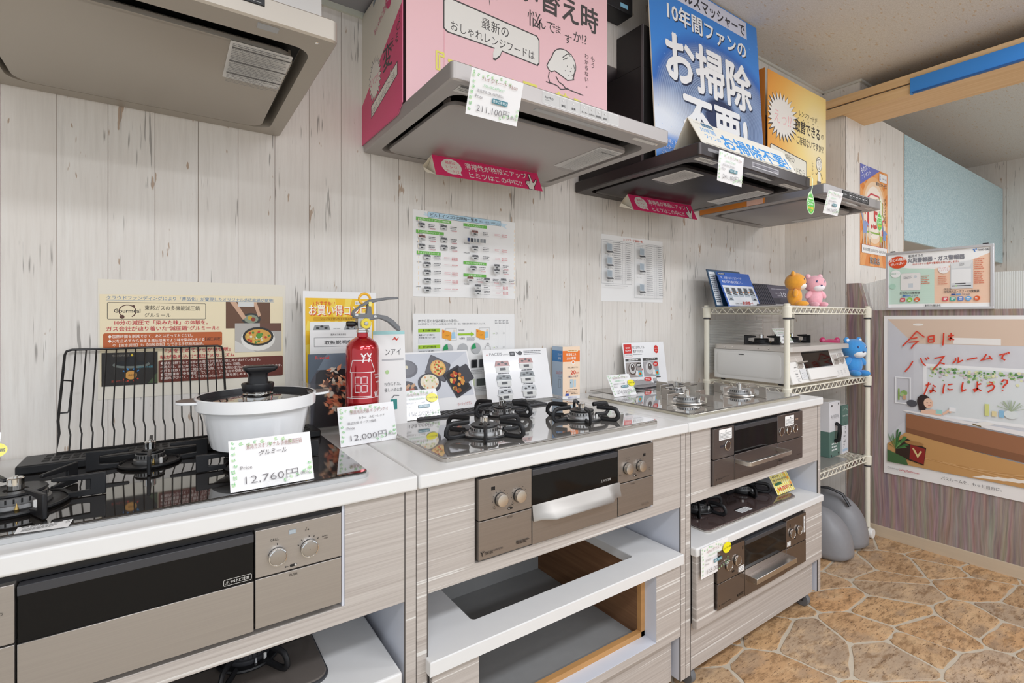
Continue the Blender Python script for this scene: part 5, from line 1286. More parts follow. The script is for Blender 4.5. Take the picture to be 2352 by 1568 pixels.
for (a, b_), s_, kind in (((.035, .236), 'TLRシリーズ', 0), ((.035, .176), 'LGRシリーズ', 0), ((.035, .118), 'EWRシリーズ', 0), ((.248, .230), 'XGRシリーズ', 1), ((.248, .160), 'OGRシリーズ', 1), ((.248, .063), 'TAGシリーズ', 1)):
    p.poly([(a - .016, b_ - .010), (a + .016, b_ - .012), (a + .016, b_ + .020), (a - .016, b_ + .022)], '#c3cad0').poly([(a - .014, b_ - .008), (a + .012, b_ - .010), (a + .012, b_ + .017), (a - .014, b_ + .019)], '#a6b2bb').poly([(a - .022, b_ - .014), (a + .018, b_ - .012), (a + .026, b_ - .019), (a - .012, b_ - .021)], '#4d4f52')
    p.text(s_, a, b_ - .033, .0075, '#4b4b4e', a='c', w=.036, bold=.01)
for (a, b_), s_ in (((.004, .206), 'ライト'), ((.004, .148), 'ユニバーサル'), ((.210, .255), 'ハイグレード'), ((.210, .198), 'プレミアム'), ((.210, .110), 'プレミアム')): p.text(s_, a, b_, .0075, '#4b4b4e')
p.tiny(.004, .071, .150, 1, .004, .0020, '#a0a0a4', 9)

# ------------------------------------------------------------------ things standing on the worktops
# fluted white pot
pot = thing('cooking_pot', 'white fluted two-handled pot with a glass lid on the black cooktop', 'pot', (.165, 1.212, .909))
C = (.165, 1.212, 0)
M_POT = mat('white_enamel', '#f1f2f3', .22, coat=.3)
def flute(t_, h): 
    if h < .985: return 1 - .010 * abs(math.sin(t_ * 13)) * min(1, max(0, (.985 - h) / .02))
    return 1
MB().lathe([(.0, .909), (.078, .909), (.088, .914), (.094, .94), (.100, .972), (.1025, .985), (.1035, .9905), (.114, .992), (.117, .995), (.1185, 1.018), (.1165, 1.0195), (.1135, 1.019)], C, 78, mod=flute).build('pot_body', M_POT, pot, smooth=True, angle=30)
MB().lathe([(.1135, 1.019), (.110, 1.006), (.104, 1.003)], C, 64).build('rim_interior', mat('dark_nonstick', '#26262a', .4), pot, smooth=True)
MB().lathe([(.1045, 1.0035), (.1035, 1.0065), (.08, 1.010), (.04, 1.013), (.0, 1.0135)], C, 48).build('glass_lid', mat('lid_glass', '#2a2520', .04, .2, coat=1.), pot, smooth=True)
for sg in (-1, 1):
    P = []
    for k in range(13):
        a = R(-90 + k * 15); P.append((C[0] + sg * (.112 + .042 * math.cos(a) * .92), C[1] + .030 * math.sin(a)))
    P = [(C[0] + sg * .108, C[1] - .034)] + P + [(C[0] + sg * .108, C[1] + .034)]
    h_ = MB().prism(P, 'z', 1.009, 1.0145).build('ear_handle', M_POT, pot, bevel=.0015)
    MB().prism([(C[0] + (a - C[0]) * .99, b_ * .96 + C[1] * .04) for a, b_ in P], 'z', 1.0146, 1.016).build('handle_pad', mat('taupe_silicone', '#6b5f5a', .5), h_)
MB().lathe([(.026, 1.011), (.030, 1.013), (.030, 1.020), (.028, 1.021), (.029, 1.023), (.029, 1.026), (.024, 1.027)], C, 32).build('valve_ring', M_CHROME, pot, smooth=True, angle=30)
k_ = MB().lathe([(.0, 1.026), (.030, 1.026), (.0325, 1.040), (.0315, 1.043), (.026, 1.042), (.024, 1.036), (.0, 1.036)], C, 32).build('valve_cup', M_BLACK, pot, smooth=True, angle=40)
MB().lathe([(.0305, 1.0405), (.029, 1.0425), (.027, 1.042)], C, 32).build('cup_rim', M_CHROME, k_, smooth=True)
b = MB(); sec = lambda z, w_, d_, dx=0: [(C[0] + dx + x_, C[1] + y_, z) for x_, y_ in rr(-w_, -d_, w_, d_, min(w_, d_) * .45, 3)]
b.loft([sec(1.034, .021, .018), sec(1.055, .018, .015), sec(1.064, .019, .0155), sec(1.069, .030, .017, .004), sec(1.075, .034, .018, .005), sec(1.0785, .033, .017, .005), sec(1.080, .028, .014, .005)])
b.build('lid_knob', M_BLACK, pot, smooth=True, angle=50)
p = Print(pot, (C[0], C[1], 1.0115), u=(1, 0, 0), v=(0, 1, 0), world=True, name='lid_sticker', gloss=.2)
p.poly([(-.055, -.088), (.020, -.092), (.022, -.066), (-.045, -.064)], '#4b4a4a').tiny(-.045, -.070, .015, 4, .005, .0018, '#c8c8c6', 3)
# baking grid leaning on the wall
M_WIRE = mat('black_wire', '#1d1c1c', .35)
gr = thing('oven_rack', 'black wire baking grid leaning against the plank wall behind the pot', 'oven rack', (-.04, 1.44, .892))
TZ, BZ, TY, BY = 1.108, .892, 1.582, 1.445
def gy(z): return BY + (TY - BY) * (z - BZ) / (TZ - BZ)
X0, X1 = -.197, .128
fr = [(X0 + .003, gy(BZ), BZ), (X0 + .004, gy(.93), .93), (X0, gy(.955), .955), (X0, gy(TZ - .012), TZ - .012), (X0 + .003, gy(TZ - .003), TZ - .003), (X0 + .012, gy(TZ), TZ), (X1 - .012, gy(TZ), TZ), (X1 - .003, gy(TZ - .003), TZ - .003), (X1, gy(TZ - .012), TZ - .012), (X1, gy(.955), .955), (X1 - .004, gy(.93), .93), (X1 - .003, gy(BZ), BZ)]
MB().tube(fr, .0028, 8, closed=True).build('rim_wire', M_WIRE, gr, smooth=True)
for k in range(1, 17):
    x = X0 + (X1 - X0) * k / 17
    MB().tube([(x + .004, gy(BZ) + .001, BZ), (x + .004, gy(.925) + .001, .925), (x, gy(.94) + .001, .94), (x, gy(TZ) + .001, TZ)], .0016, 6).build('cross_wire', M_WIRE, gr, smooth=True)
MB().tube([(X0 + .001, gy(1.040), 1.040), (X0 + .016, gy(1.038), 1.038), (X0 + .018, gy(1.035), 1.035), (X0 + .017, gy(.975), .975), (X0 + .015, gy(.971), .971), (X0 + .002, gy(.971), .971)], .0018, 6).build('grab_loop', M_WIRE, gr, smooth=True)

# leaflet holder with flyers
hd = thing('leaflet_holder', 'clear acrylic leaflet holder behind the fire extinguisher', 'leaflet holder', (.42, 1.47, .8755))
HX0, HX1 = .318, .545
b = MB().box(HX0, HX1, 1.546, 1.5485, .8755, 1.20).build('back_plate', M_CLEAR, hd)
MB().box(HX0, HX1 - .03, 1.415, 1.417, .8755, 1.005).build('front_plate', M_CLEAR, hd)
for x_ in (HX0, HX1 - .0025): MB().box(x_, x_ + .0025, 1.418, 1.5455, .8755, 1.005).build('side_plate', M_CLEAR, hd)
box('bottom_plate', M_CLEAR, hd, HX0, HX1, 1.418, 1.5455, .8755, .8785)
def flyer(name, label, loc, yaw, lean, w, h, m, gl=.3, thick=.001, cat='flyer'):
    t = thing(name, label, cat, loc, rot=(R(-lean), 0, R(yaw)))
    MB().box(0, w, 0, thick, 0, h).build('sheet', m, t, False)
    return t, Print(t, (0, 0, 0), gloss=gl)
t, p = flyer('flyer', 'yellow bargain cooktop flyer standing at the back of the acrylic holder', (.326, 1.527, .925), 0, 1.2, .216, .338, M_PAPER)
p.rect(.006, .02, .210, .318, '#f4c531')
for k in range(12): a = R(k * 30 + 8); p.poly([(.105, .20), (.105 + .10 * math.cos(a), max(.022, min(.317, .20 + .14 * math.sin(a)))), (.105 + .10 * math.cos(a + .22), max(.022, min(.317, .20 + .14 * math.sin(a + .22))))], '#f8dc5e')
p.text('\\ おすすめ! /', .028, .296, .016, '#e0562f', w=.062, bold=.02).text('お買い得コンロ!', .018, .268, .033, '#e0562f', w=.178, bold=.05).text('お買い得コンロ!', .016, .270, .033, '#fdf6e2', w=.178, bold=.03)
p.rrect(.028, .251, .200, .262, .004, '#d9a823').text('シンプルで使いやすい基本機能を搭載!', .048, .2535, .0085, '#4a4020', w=.125).rect(.150, .300, .200, .310, '#f3efe0').text('取替くんなし', .152, .302, .007, '#5d6fa0', w=.045)
p.rrect(.018, .045, .202, .248, .004, '#f3f3f1')
mini_stove(p, .052, .222, .026); mini_stove(p, .140, .220, .026)
p.text('84,000円', .075, .196, .0095, '#d95f3c', w=.035, bold=.03).tiny(.085, .228, .108, 6, .006, .0022, '#aaaaaa', 2)
for k in range(4): p.rect(.066 + k * .011, .183, .074 + k * .011, .191, ('#6aa8a8', '#d9908a', '#c05a5a', '#8a9ab8')[k])
t, p = flyer('manual', 'white instruction manual in the acrylic holder', (.338, 1.490, .8790), 0, 3, .150, .270, M_PAPER, cat='booklet')
p.frame(.012, .222, .146, .248, .0008, '#4a4a4c').text('取扱説明書', .040, .229, .0125, '#3c3c3e', w=.080, bold=.02).text('東邦ガス株式会社', .058, .254, .0065, '#4a4a4c', w=.045)
t, p = flyer('booklet', 'dark recipe booklet with a seafood photograph in the acrylic holder', (.322, 1.440, .8790), 0, 3, .140, .205, mat('dark_booklet', '#3b3b42', .3), thick=.004, cat='booklet')
p.rect(0, 0, .14, .205, '#4a4a52').poly([(.01, .0), (.14, .0), (.14, .19), (.06, .185), (.02, .15)], '#2c2a2c').rect(.0, .16, .14, .205, '#6d7b88').poly([(.0, .12), (.05, .205), (.0, .205)], '#4f5a66').text('Rinnai', .018, .190, .012, '#d2453c', w=.038, bold=.03)
rg = random.Random(12)
for k in range(110):
    x_, y_ = rg.uniform(.035, .135), rg.uniform(.03, .17)
    if (x_ - .09) ** 2 / .0028 + (y_ - .10) ** 2 / .0060 > 1: continue
    a = rg.uniform(0, 6.28); l_ = rg.uniform(.006, .013); c_ = ['#d9805a', '#c8674a', '#e39a74', '#b8a48c', '#d9cfc0', '#6a4a3c', '#e8b48e'][k % 7]
    p.poly([(x_ + l_ * math.cos(a), y_ + l_ * math.sin(a)), (x_ + l_ * .5 * math.cos(a + 1.6), y_ + l_ * .5 * math.sin(a + 1.6)), (x_ - l_ * math.cos(a), y_ - l_ * math.sin(a)), (x_ - l_ * .4 * math.cos(a + 1.6), y_ - l_ * .4 * math.sin(a + 1.6))], c_)
p.disc(.125, .192, .008, '#c9a878', n=12).text('ラ・クック', .125, .09, .009, '#d9b83c', w=.012)
t, p = flyer('leaflet', 'white extinguisher leaflet standing right of the red extinguisher', (.492, 1.395, .8612), 2, 4, .098, .285, M_PAPER, cat='flyer')
p.rect(0, .275, .098, .285, '#a9d8d8').poly([(.058, .258), (.066, .268), (.072, .262), (.08, .266), (.073, .256), (.066, .260)], '#cf4a3c').text('ンアイ', .036, .215, .022, '#5a5a5c', w=.048).rect(.025, .198, .092, .203, '#bcbcbe').text('ち作られた、', .03, .125, .012, '#6c6c6e', w=.052).text('優しい消火器', .03, .108, .012, '#6c6c6e', w=.056).rect(.048, .055, .068, .085, '#3f8f8a').line([(.052, .088), (.06, .096), (.075, .094)], .003, '#77777a').disc(.04, .165, .006, '#b8d89a', n=12)

# fire extinguisher
ex = thing('fire_extinguisher', 'small glossy red fire extinguisher with a printed white house', 'fire extinguisher', (.440, 1.350, .8612))
E_ = (.440, 1.350, 0)
M_RED = mat('ruby_metallic_paint', '#b3141f', .18, .45, coat=.8)
MB().lathe([(.0, .8612), (.040, .8612), (.0435, .866), (.0438, .955), (.0445, .957), (.0445, .960), (.0438, .962), (.0438, 1.096), (.042, 1.108), (.036, 1.119), (.026, 1.127), (.0155, 1.133), (.0145, 1.145)], E_, 48, cap0=True).build('cylinder_body', M_RED, ex, smooth=True, angle=40)
vb = MB().lathe([(.017, 1.145), (.017, 1.150), (.0145, 1.151), (.0145, 1.156)], E_, 24, cap1=True).build('valve_collar', M_CHROME, ex, smooth=True)
box('valve_body', M_ALU, vb, E_[0] - .0165, E_[0] + .0165, E_[1] - .014, E_[1] + .014, 1.154, 1.184, .002)
MB().lathe([(.0, -.0205), (.013, -.0205), (.014, -.0195), (.014, -.013)], (E_[0] + .004, E_[1], 1.169), 24, 'y').build('pressure_gauge', mat('gauge_yellow', '#e8d44a', .25), vb, smooth=True)
MB().lathe([(.0, -.0225), (.005, -.022), (.006, -.0205)], (E_[0] + .004, E_[1], 1.169), 16, 'y').build('gauge_boss', M_ALU, vb, smooth=True)
MB().lathe([(.004, -.017), (.0065, -.020), (.0075, -.026), (.0075, -.040), (.006, -.043), (.0, -.043)], (E_[0], E_[1], 1.168), 16, 'x').build('nozzle', M_BLACK, ex, smooth=True)
M_LEV = mat('grey_lever_paint', '#77797c', .4)
def lever(P, w0=.0085): return MB().prism(P, 'y', E_[1] - w0, E_[1] + w0)
cx = E_[0]
lever([(cx - .026, 1.188), (cx - .022, 1.200), (cx - .008, 1.212), (cx + .014, 1.222), (cx + .042, 1.230), (cx + .072, 1.235), (cx + .098, 1.237), (cx + .102, 1.240), (cx + .098, 1.243), (cx + .070, 1.242), (cx + .040, 1.238), (cx + .018, 1.234), (cx - .004, 1.221), (cx - .014, 1.213), (cx - .026, 1.204), (cx - .030, 1.192)]).build('top_lever', M_LEV, ex, bevel=.002)
lever([(cx - .026, 1.184), (cx + .018, 1.178), (cx + .048, 1.182), (cx + .072, 1.172), (cx + .092, 1.154), (cx + .102, 1.146), (cx + .107, 1.150), (cx + .104, 1.160), (cx + .086, 1.178), (cx + .066, 1.190), (cx + .040, 1.194), (cx + .024, 1.193), (cx + .022, 1.215), (cx + .012, 1.222), (cx + .010, 1.196), (cx - .026, 1.196)]).build('carry_handle', M_LEV, ex, bevel=.002)
for x_, z_ in ((cx - .019, 1.192), (cx + .032, 1.188)): MB().lathe([(.0, -.0115), (.004, -.011), (.0045, -.0095)], (x_, E_[1], z_), 14, 'y').build('rivet', M_CHROME, ex, smooth=True)
MB().tube([(cx + .006 + .015 * math.cos(2 * math.pi * k / 24), E_[1], 1.236 + .014 * math.sin(2 * math.pi * k / 24)) for k in range(24)], .0036, 8, True).build('safety_ring', mat('yellow_ring', '#f0b637', .35), ex, smooth=True)
box('seal_tag', mat('pale_yellow_tag', '#eadf86', .4), ex, cx + .014, cx + .022, E_[1] - .0105, E_[1] - .009, 1.216, 1.228)
# white drawing on the curved body: real strips bent round the cylinder
M_INKW = mat('white_body_print', '#f4f2f2', .35)
def wrap(name, strokes, rad=.0441, w=.0016):
    b = MB(); ca = math.atan2(-1, -.30)
    for P in strokes:
        pts = []
        for (u0, z0_), (u1, z1_) in zip(P, P[1:]):
            n = max(1, int(abs(u1 - u0) / .004))
            for k in range(n): pts.append((u0 + (u1 - u0) * k / n, z0_ + (z1_ - z0_) * k / n))
        pts.append(P[-1])
        L, Q = [], []
        for i, (u_, z_) in enumerate(pts):
            a0 = pts[max(0, i - 1)]; a1 = pts[min(len(pts) - 1, i + 1)]
            dx_, dz_ = a1[0] - a0[0], a1[1] - a0[1]; ln = math.hypot(dx_, dz_) or 1
            nx_, nz_ = -dz_ / ln * w / 2, dx_ / ln * w / 2
            for T, s_ in ((L, 1), (Q, -1)):
                th = ca + (u_ + s_ * nx_) / rad
                T.append((E_[0] + rad * math.cos(th), E_[1] + rad * math.sin(th), z_ + s_ * nz_))
        b.loft([L, Q], False, False, closed=False)
    return b.build(name, M_INKW, ex)
hs = [[(-.030, .972), (-.030, 1.040)], [(.022, .972), (.022, 1.040)], [(-.036, 1.040), (-.028, 1.072), (.022, 1.072), (.034, 1.040), (-.036, 1.040)], [(-.052, .972), (.052, .972)], [(-.030, .976), (.022, .976)]]
for a in (-.020, -.003):
    for z_ in (.988, 1.010): hs.append([(a, z_), (a + .014, z_), (a + .014, z_ + .018), (a, z_ + .018), (a, z_)])
wrap('house_drawing', hs)
bird = []
for u_, z_ in ((.002, 1.078), (.017, 1.079)): bird += [[(u_ - .005, z_ + .006), (u_, z_ + .003), (u_ + .004, z_)], [(u_ - .007, z_ + .012), (u_ - .001, z_ + .005)], [(u_ + .001, z_ + .004), (u_ + .006, z_ + .011)], [(u_, z_), (u_ - .002, z_ - .012)]]
wrap('bird_drawing', bird, w=.0032)
wrap('grass_drawing', [[(.036 + .003 * k, .974), (.034 + .004 * k, .986 + .003 * (k % 2))] for k in range(4)], w=.002)
def wrap_text(s_, u0, z0_, h_, wid, name):
    TXTW.append((s_, u0, z0_, h_, wid, name))
TXTW = []
wrap_text('キッチンアイ', .002, .917, .0095, .048, 'body_lettering'); wrap_text('モリタ宮田工業', .004, .934, .0060, .042, 'maker_lettering'); wrap_text('PROTECTION', .033, 1.030, .0050, .026, 'side_lettering'); wrap_text('MAMORU', .036, 1.023, .0050, .022, 'side_lettering'); wrap_text('RED', .040, 1.010, .0050, .016, 'side_lettering')

# food photograph in a clear stand
def standee(name, label, loc, yaw, lean, w, h, cat='sign', m=None, gl=.2):
    t = thing(name, label, cat, loc, rot=(R(-lean), 0, R(yaw)))
    MB().box(0, w, 0, .0022, 0, h).build('sheet', m or M_LAMI, t, False, bevel=.0008)
    MB().box(w * .2, w * .8, .0035, .0055, 0, h * .8).build('easel_back', M_CLEAR, t, False)
    return t, Print(t, (0, 0, 0), gloss=gl)
t, p = standee('photo_sign', 'glossy food photo sign with pizza and grill pans behind the silver cooktop', (.622, 1.478, .8760), 3.1, 19.5, .268, .206)
p.rect(.004, .044, .262, .200, '#c9ccd4').poly([(.004, .044), (.262, .044), (.262, .20)], '#d3d5db')
def rot_rect(cx_, cy_, w_, h_, a_, col):
    ca, sa = math.cos(R(a_)), math.sin(R(a_)); p.poly([(cx_ + x_ * ca - y_ * sa, cy_ + x_ * sa + y_ * ca) for x_, y_ in rr(-w_, -h_, w_, h_, .006, 3)], col)
rot_rect(.138, .145, .041, .036, -28, '#55555c'); rot_rect(.138, .146, .038, .033, -28, '#65656c')
p.disc(.139, .147, .030, '#d8a868', ry=.028).disc(.139, .147, .026, '#e9c47a', ry=.024)
rg = random.Random(5)
for k in range(34): a = rg.uniform(0, 6.28); q = rg.random() ** .5; p.disc(.139 + .023 * q * math.cos(a), .147 + .021 * q * math.sin(a), .0032, ['#d9623c', '#f0dcae', '#c84a30', '#e8b45a'][k % 4], n=8)
for a, b_ in ((.135, .158), (.150, .145), (.136, .138)): p.poly([(a - .006, b_), (a, b_ + .003), (a + .007, b_), (a, b_ - .003)], '#4f8a3a')
p.disc(.022, .150, .040, '#62626a', ry=.030).disc(.022, .153, .033, '#6d6d75', ry=.024).disc(.023, .156, .006, '#d9cfae', n=12)
p.disc(.012, .075, .040, '#4d4d54', ry=.036)
for k in range(7): p.poly([(.0 + k * .006, .060 + (k % 3) * .012), (.016 + k * .006, .070 + (k % 3) * .012), (.012 + k * .006, .078 + (k % 3) * .012), (-.002 + k * .006, .070 + (k % 3) * .012)], ['#8fae5a', '#b0624a', '#c9a07a'][k % 3])
p.disc(.098, .098, .043, '#4d4d54', ry=.034).disc(.098, .101, .034, '#ece3cc', ry=.026)
for k in range(20): a = rg.uniform(0, 6.28); q = rg.random() ** .5; p.disc(.098 + .028 * q * math.cos(a), .101 + .020 * q * math.sin(a), .0035, ['#e9d7a8', '#a9c27a', '#e6a87a', '#f3eddc'][k % 4], n=8)
rot_rect(.205, .095, .036, .048, 24, '#3f3f45'); rot_rect(.205, .095, .030, .041, 24, '#2b2b2e'); rot_rect(.243, .120, .022, .030, 22, '#4a4a50')
for k in range(30): a = rg.uniform(0, 6.28); q = rg.random() ** .5; p.disc(.203 + .026 * q * math.cos(a), .094 + .034 * q * math.sin(a), .0065, ['#c87a3c', '#b8642e', '#d99a4c', '#b8402e', '#e3c26a', '#8a5a30'][k % 6], n=8)
p.text('ラ・クックグラン', .190, .012, .012, '#c8504a', w=.055)

t, p = standee('product_sheet', 'glossy white sheet of six cooktop pictures standing behind the silver cooktop', (.945, 1.515, .8800), -5.1, 14.3, .281, .193)
p.text('NEW', .014, .171, .006, '#d0564c', w=.010).text('FACEIS', .028, .170, .0145, '#6c6c70', w=.052).text('GRAND', .083, .170, .008, '#9a9a9e', w=.025).rrect(.113, .166, .135, .183, .003, '#3c3c40').rect(.117, .171, .131, .178, '#8a8a8e').disc(.158, .176, .010, '#4a4a4e', ry=.008).line([(.140, .182), (.152, .170)], .003, '#4a4a4e').tiny(.175, .184, .255, 3, .006, .0024, '#7c7c80', 4)
for r_ in range(3):
    for c_ in range(2):
        x_ = .076 + c_ * .102; y_ = .128 - r_ * .052 + c_ * .008
        mini_stove(p, x_, y_, .0335, '#b98f8c' if r_ == 0 else ('#8f9496' if r_ == 1 else '#c4c6c8'), '#d6d6d2', '#4c4d50')
        p.tiny(x_ - .022, y_ - .0235, x_ + .024, 1, .004, .0035, '#55555a', r_ * 2 + c_)

# subsidy tube box
tb = thing('display_tube', 'tall orange and blue cardboard tube sign reading 20 beside the plank wall', 'sign', (1.333, 1.545, .8612))
MB().prism([(1.292, 1.512), (1.372, 1.500), (1.378, 1.580), (1.300, 1.586)], 'z', .8612, 1.070).build('tube', M_PAPER, tb)
u_ = Vector((.080, -.012, 0))
p = Print(tb, (1.292, 1.512, .8612), u=tuple(u_), v=(0, 0, 1), world=True, gloss=.4)
p.rect(0, .012, .0808, .2085, '#f8dcc0').rect(0, .148, .0808, .192, '#f07c2e').text('給湯省エネ', .040, .172, .0125, '#fff6ea', a='c', w=.046, bold=.02).text('2025事業', .040, .157, .0125, '#fff6ea', a='c', w=.044, bold=.02).rrect(.022, .188, .072, .195, .003, '#f7eccb').tiny(.026, .1935, .068, 1, .004, .0030, '#c98a3a', 2)
p.disc(.049, .145, .0085, '#fdf8f0').disc(.049, .145, .005, '#f07c2e').text('対象工事を行うと', .022, .122, .0075, '#4d3c30', w=.050).text('20', .037, .098, .022, '#d9402e', w=.024, bold=.03).text('万円', .062, .099, .009, '#d9402e', w=.014).text('が補助されます', .022, .085, .0095, '#3c4a78', w=.050)
p.rect(.034, .045, .048, .078, '#b8cdd6').rect(.052, .046, .062, .076, '#c3d6de').rect(.035, .062, .039, .066, '#4a5a60').tiny(.026, .038, .068, 1, .004, .003, '#6c5c50', 3).tiny(.026, .030, .068, 2, .005, .0018, '#b59a84', 4)
p.disc(.020, .0275, .005, '#a8623c', n=12).disc(.020, .0255, .0035, '#f0c8a4', n=12).poly([(.011, .013), (.029, .013), (.027, .0215), (.013, .0215)], '#3a55b0').tiny(.038, .022, .070, 1, .004, .003, '#8a7868', 6).text('東邦ガスくらし', .025, .0025, .0085, '#4a4fae', w=.042)
p = Print(tb, (1.300, 1.586, .8612), u=(-.008 + .0, -.074, 0), v=(0, 0, 1), world=True, gloss=.4)
p.rect(0, .012, .0743, .2085, '#c3d7ec').rect(0, .148, .0743, .192, '#4a8fd0').text('窓リノベ', .040, .172, .0115, '#f0f6fc', w=.030).text('事業', .044, .157, .0115, '#f0f6fc', w=.020).text('200万円', .030, .098, .014, '#d9564e', w=.042).text('されます', .040, .085, .009, '#4a5a90', w=.03).frame(.048, .044, .062, .078, .0012, '#55606c').text('くらし', .045, .0025, .0085, '#4a4fae')

# easy-clean stand
t, p = standee('product_sheet', 'easy-clean product sheet with red logo standing behind the far cooktop', (1.690, 1.540, .8765), -5.4, 8.8, .256, .197)
p.rect(.006, .148, .052, .190, '#d3342f').line(rr(.006, .132, .052, .190, .003, 3), .0009, '#c85a54', True).text('EASY', .029, .170, .010, '#fdf1ec', a='c', w=.024, bold=.03).text('CLEAN', .029, .158, .010, '#fdf1ec', a='c', w=.032, bold=.03).text('EASY CLEAN', .012, .138, .0085, '#8a8a8e', w=.036)
p.text('煮こぼれしても', .058, .169, .0150, '#4c4848', w=.072).text('焦げつきなし', .058, .151, .0150, '#4c4848', w=.064).disc(.204, .163, .014, '#d3342f', ry=.019).text('リンナイ', .204, .164, .007, '#fdf1ec', a='c', w=.021, bold=.02).text('だけ!', .204, .154, .007, '#fdf1ec', a='c')
p.tiny(.060, .144, .115, 1, .005, .0028, '#9a9a9e', 3)
for k, c1 in enumerate(('#a59c98', '#a9a5a6')):
    x_ = .008 + k * .105
    p.rect(x_, .112, x_ + .092, .124, '#4b4846').tiny(x_ + .018, .120, x_ + .075, 1, .004, .004, '#dddad6', k + 2)
    p.rect(x_, .040, x_ + .092, .108, c1).disc(x_ + .036, .078, .024, '#5a4a42' if k == 0 else '#d8d6d6', ry=.028).disc(x_ + .037, .080, .020, '#cfccca', ry=.024).disc(x_ + .038, .084, .012, '#5f5552', ry=.016).disc(x_ + .038, .090, .004, '#e9e7e4', n=10)
    p.disc(x_ + .076, .094, .016, '#403c3a' if k == 0 else '#d3342f', ry=.011).tiny(x_ + .066, .0975, x_ + .087, 2, .006, .003, '#f3efec', k).poly([(x_ + .05, .048), (x_ + .058, .072), (x_ + .075, .064), (x_ + .07, .045)], '#ece6e2').rect(x_ + .068, .041, x_ + .091, .066, '#5fb0d8').disc(x_ + .080, .054, .009, '#8fd05a').disc(x_ + .080, .054, .006, '#d9402e')
p.poly([(.1015, .068), (.107, .073), (.1015, .078)], '#d3342f').text('約69℃ DOWN!', .040, .017, .0150, '#55514f', w=.068).rrect(.110, .018, .152, .036, .006, '#d3342f').tiny(.116, .032, .146, 2, .007, .0035, '#fbe8e4', 6).tiny(.060, .009, .150, 1, .004, .0028, '#9a9a9e', 8).rect(.165, .018, .185, .030, '#b9b9b8').rect(.167, .006, .190, .016, '#77777a').rect(.185, .032, .212, .037, '#55514f')
# packaging strip lying at the foot of that sheet
st_ = thing('brochure', 'grey brochure with a red band lying below the easy-clean sheet', 'brochure', (1.70, 1.525, .8768))
MB().prism([(1.480, .8768), (1.526, .8775), (1.534, .900), (1.531, .900), (1.524, .8795), (1.480, .8788)], 'x', 1.70, 1.935).build('folded_sheet', mat('brochure_grey', '#9d9a9a', .4), st_)
p = Print(st_, (1.70, 1.5245, .879), u=(1, 0, 0), v=(0, .35, 1), world=True, gloss=.3); p.rect(.0, .006, .06, .016, '#8a1f1c').rect(.06, .006, .15, .018, '#d3302b').text('Rinnai', .125, .009, .007, '#fbe9e6', w=.02).tiny(.0, .003, .15, 1, .003, .002, '#55514f', 3)
class Sc:
    """scaled view of a Print"""
    def __init__(s, p, sx, sy): s.p = p; s.a = sx; s.b = sy
    def rect(s, x0, y0, x1, y1, c): s.p.rect(x0 * s.a, y0 * s.b, x1 * s.a, y1 * s.b, c); return s
    def poly(s, pts, c): s.p.poly([(x * s.a, y * s.b) for x, y in pts], c); return s
    def text(s, t, x, y, h, c, w=None, **k): s.p.text(t, x * s.a, y * s.b, h * s.b, c, w=w * s.a if w else None, **k); return s
# ------------------------------------------------------------------ wire rack in the corner
RX0, RX1, RY0, RY1 = 2.256, 3.110, 1.122, 1.520
rk = thing('wire_rack', 'cream coated wire storage rack on casters in the right corner', 'rack', ((RX0 + RX1) / 2, (RY0 + RY1) / 2, 0))
for (x_, y_) in ((RX0, RY0), (RX1, RY0), (RX0, RY1), (RX1, RY1)):
    o = MB().lathe([(.0125, .062), (.0125, 1.240), (.0135, 1.241), (.0135, 1.246), (.010, 1.248), (.0, 1.248)], (x_, y_, 0), 16).build('post', M_IVORY, rk, smooth=True, angle=30)
    if (x_, y_) != (RX1, RY1):
        MB().lathe([(.008, -.012), (.024, -.012), (.026, -.008), (.026, .004)], (x_ + .012, y_ - .012, .026), 20, 'y', True, True).build('caster_wheel', M_CERAM, o, smooth=True, angle=30)
        b = MB(); P = [(x_ + .012 + .030 * math.cos(R(a)), .026 + .030 * math.sin(R(a))) for a in range(-10, 171, 15)] + [(x_ - .006, .04), (x_ + .008, .05)]
        b.prism([(x_ + .012 + .030 * math.cos(R(a)), .026 + .030 * math.sin(R(a))) for a in range(-20, 201, 15)], 'y', y_ - .008, y_ + .010).build('caster_hood', M_IVORY, o, bevel=.002)
SHELF = [1.236, .872, .444]
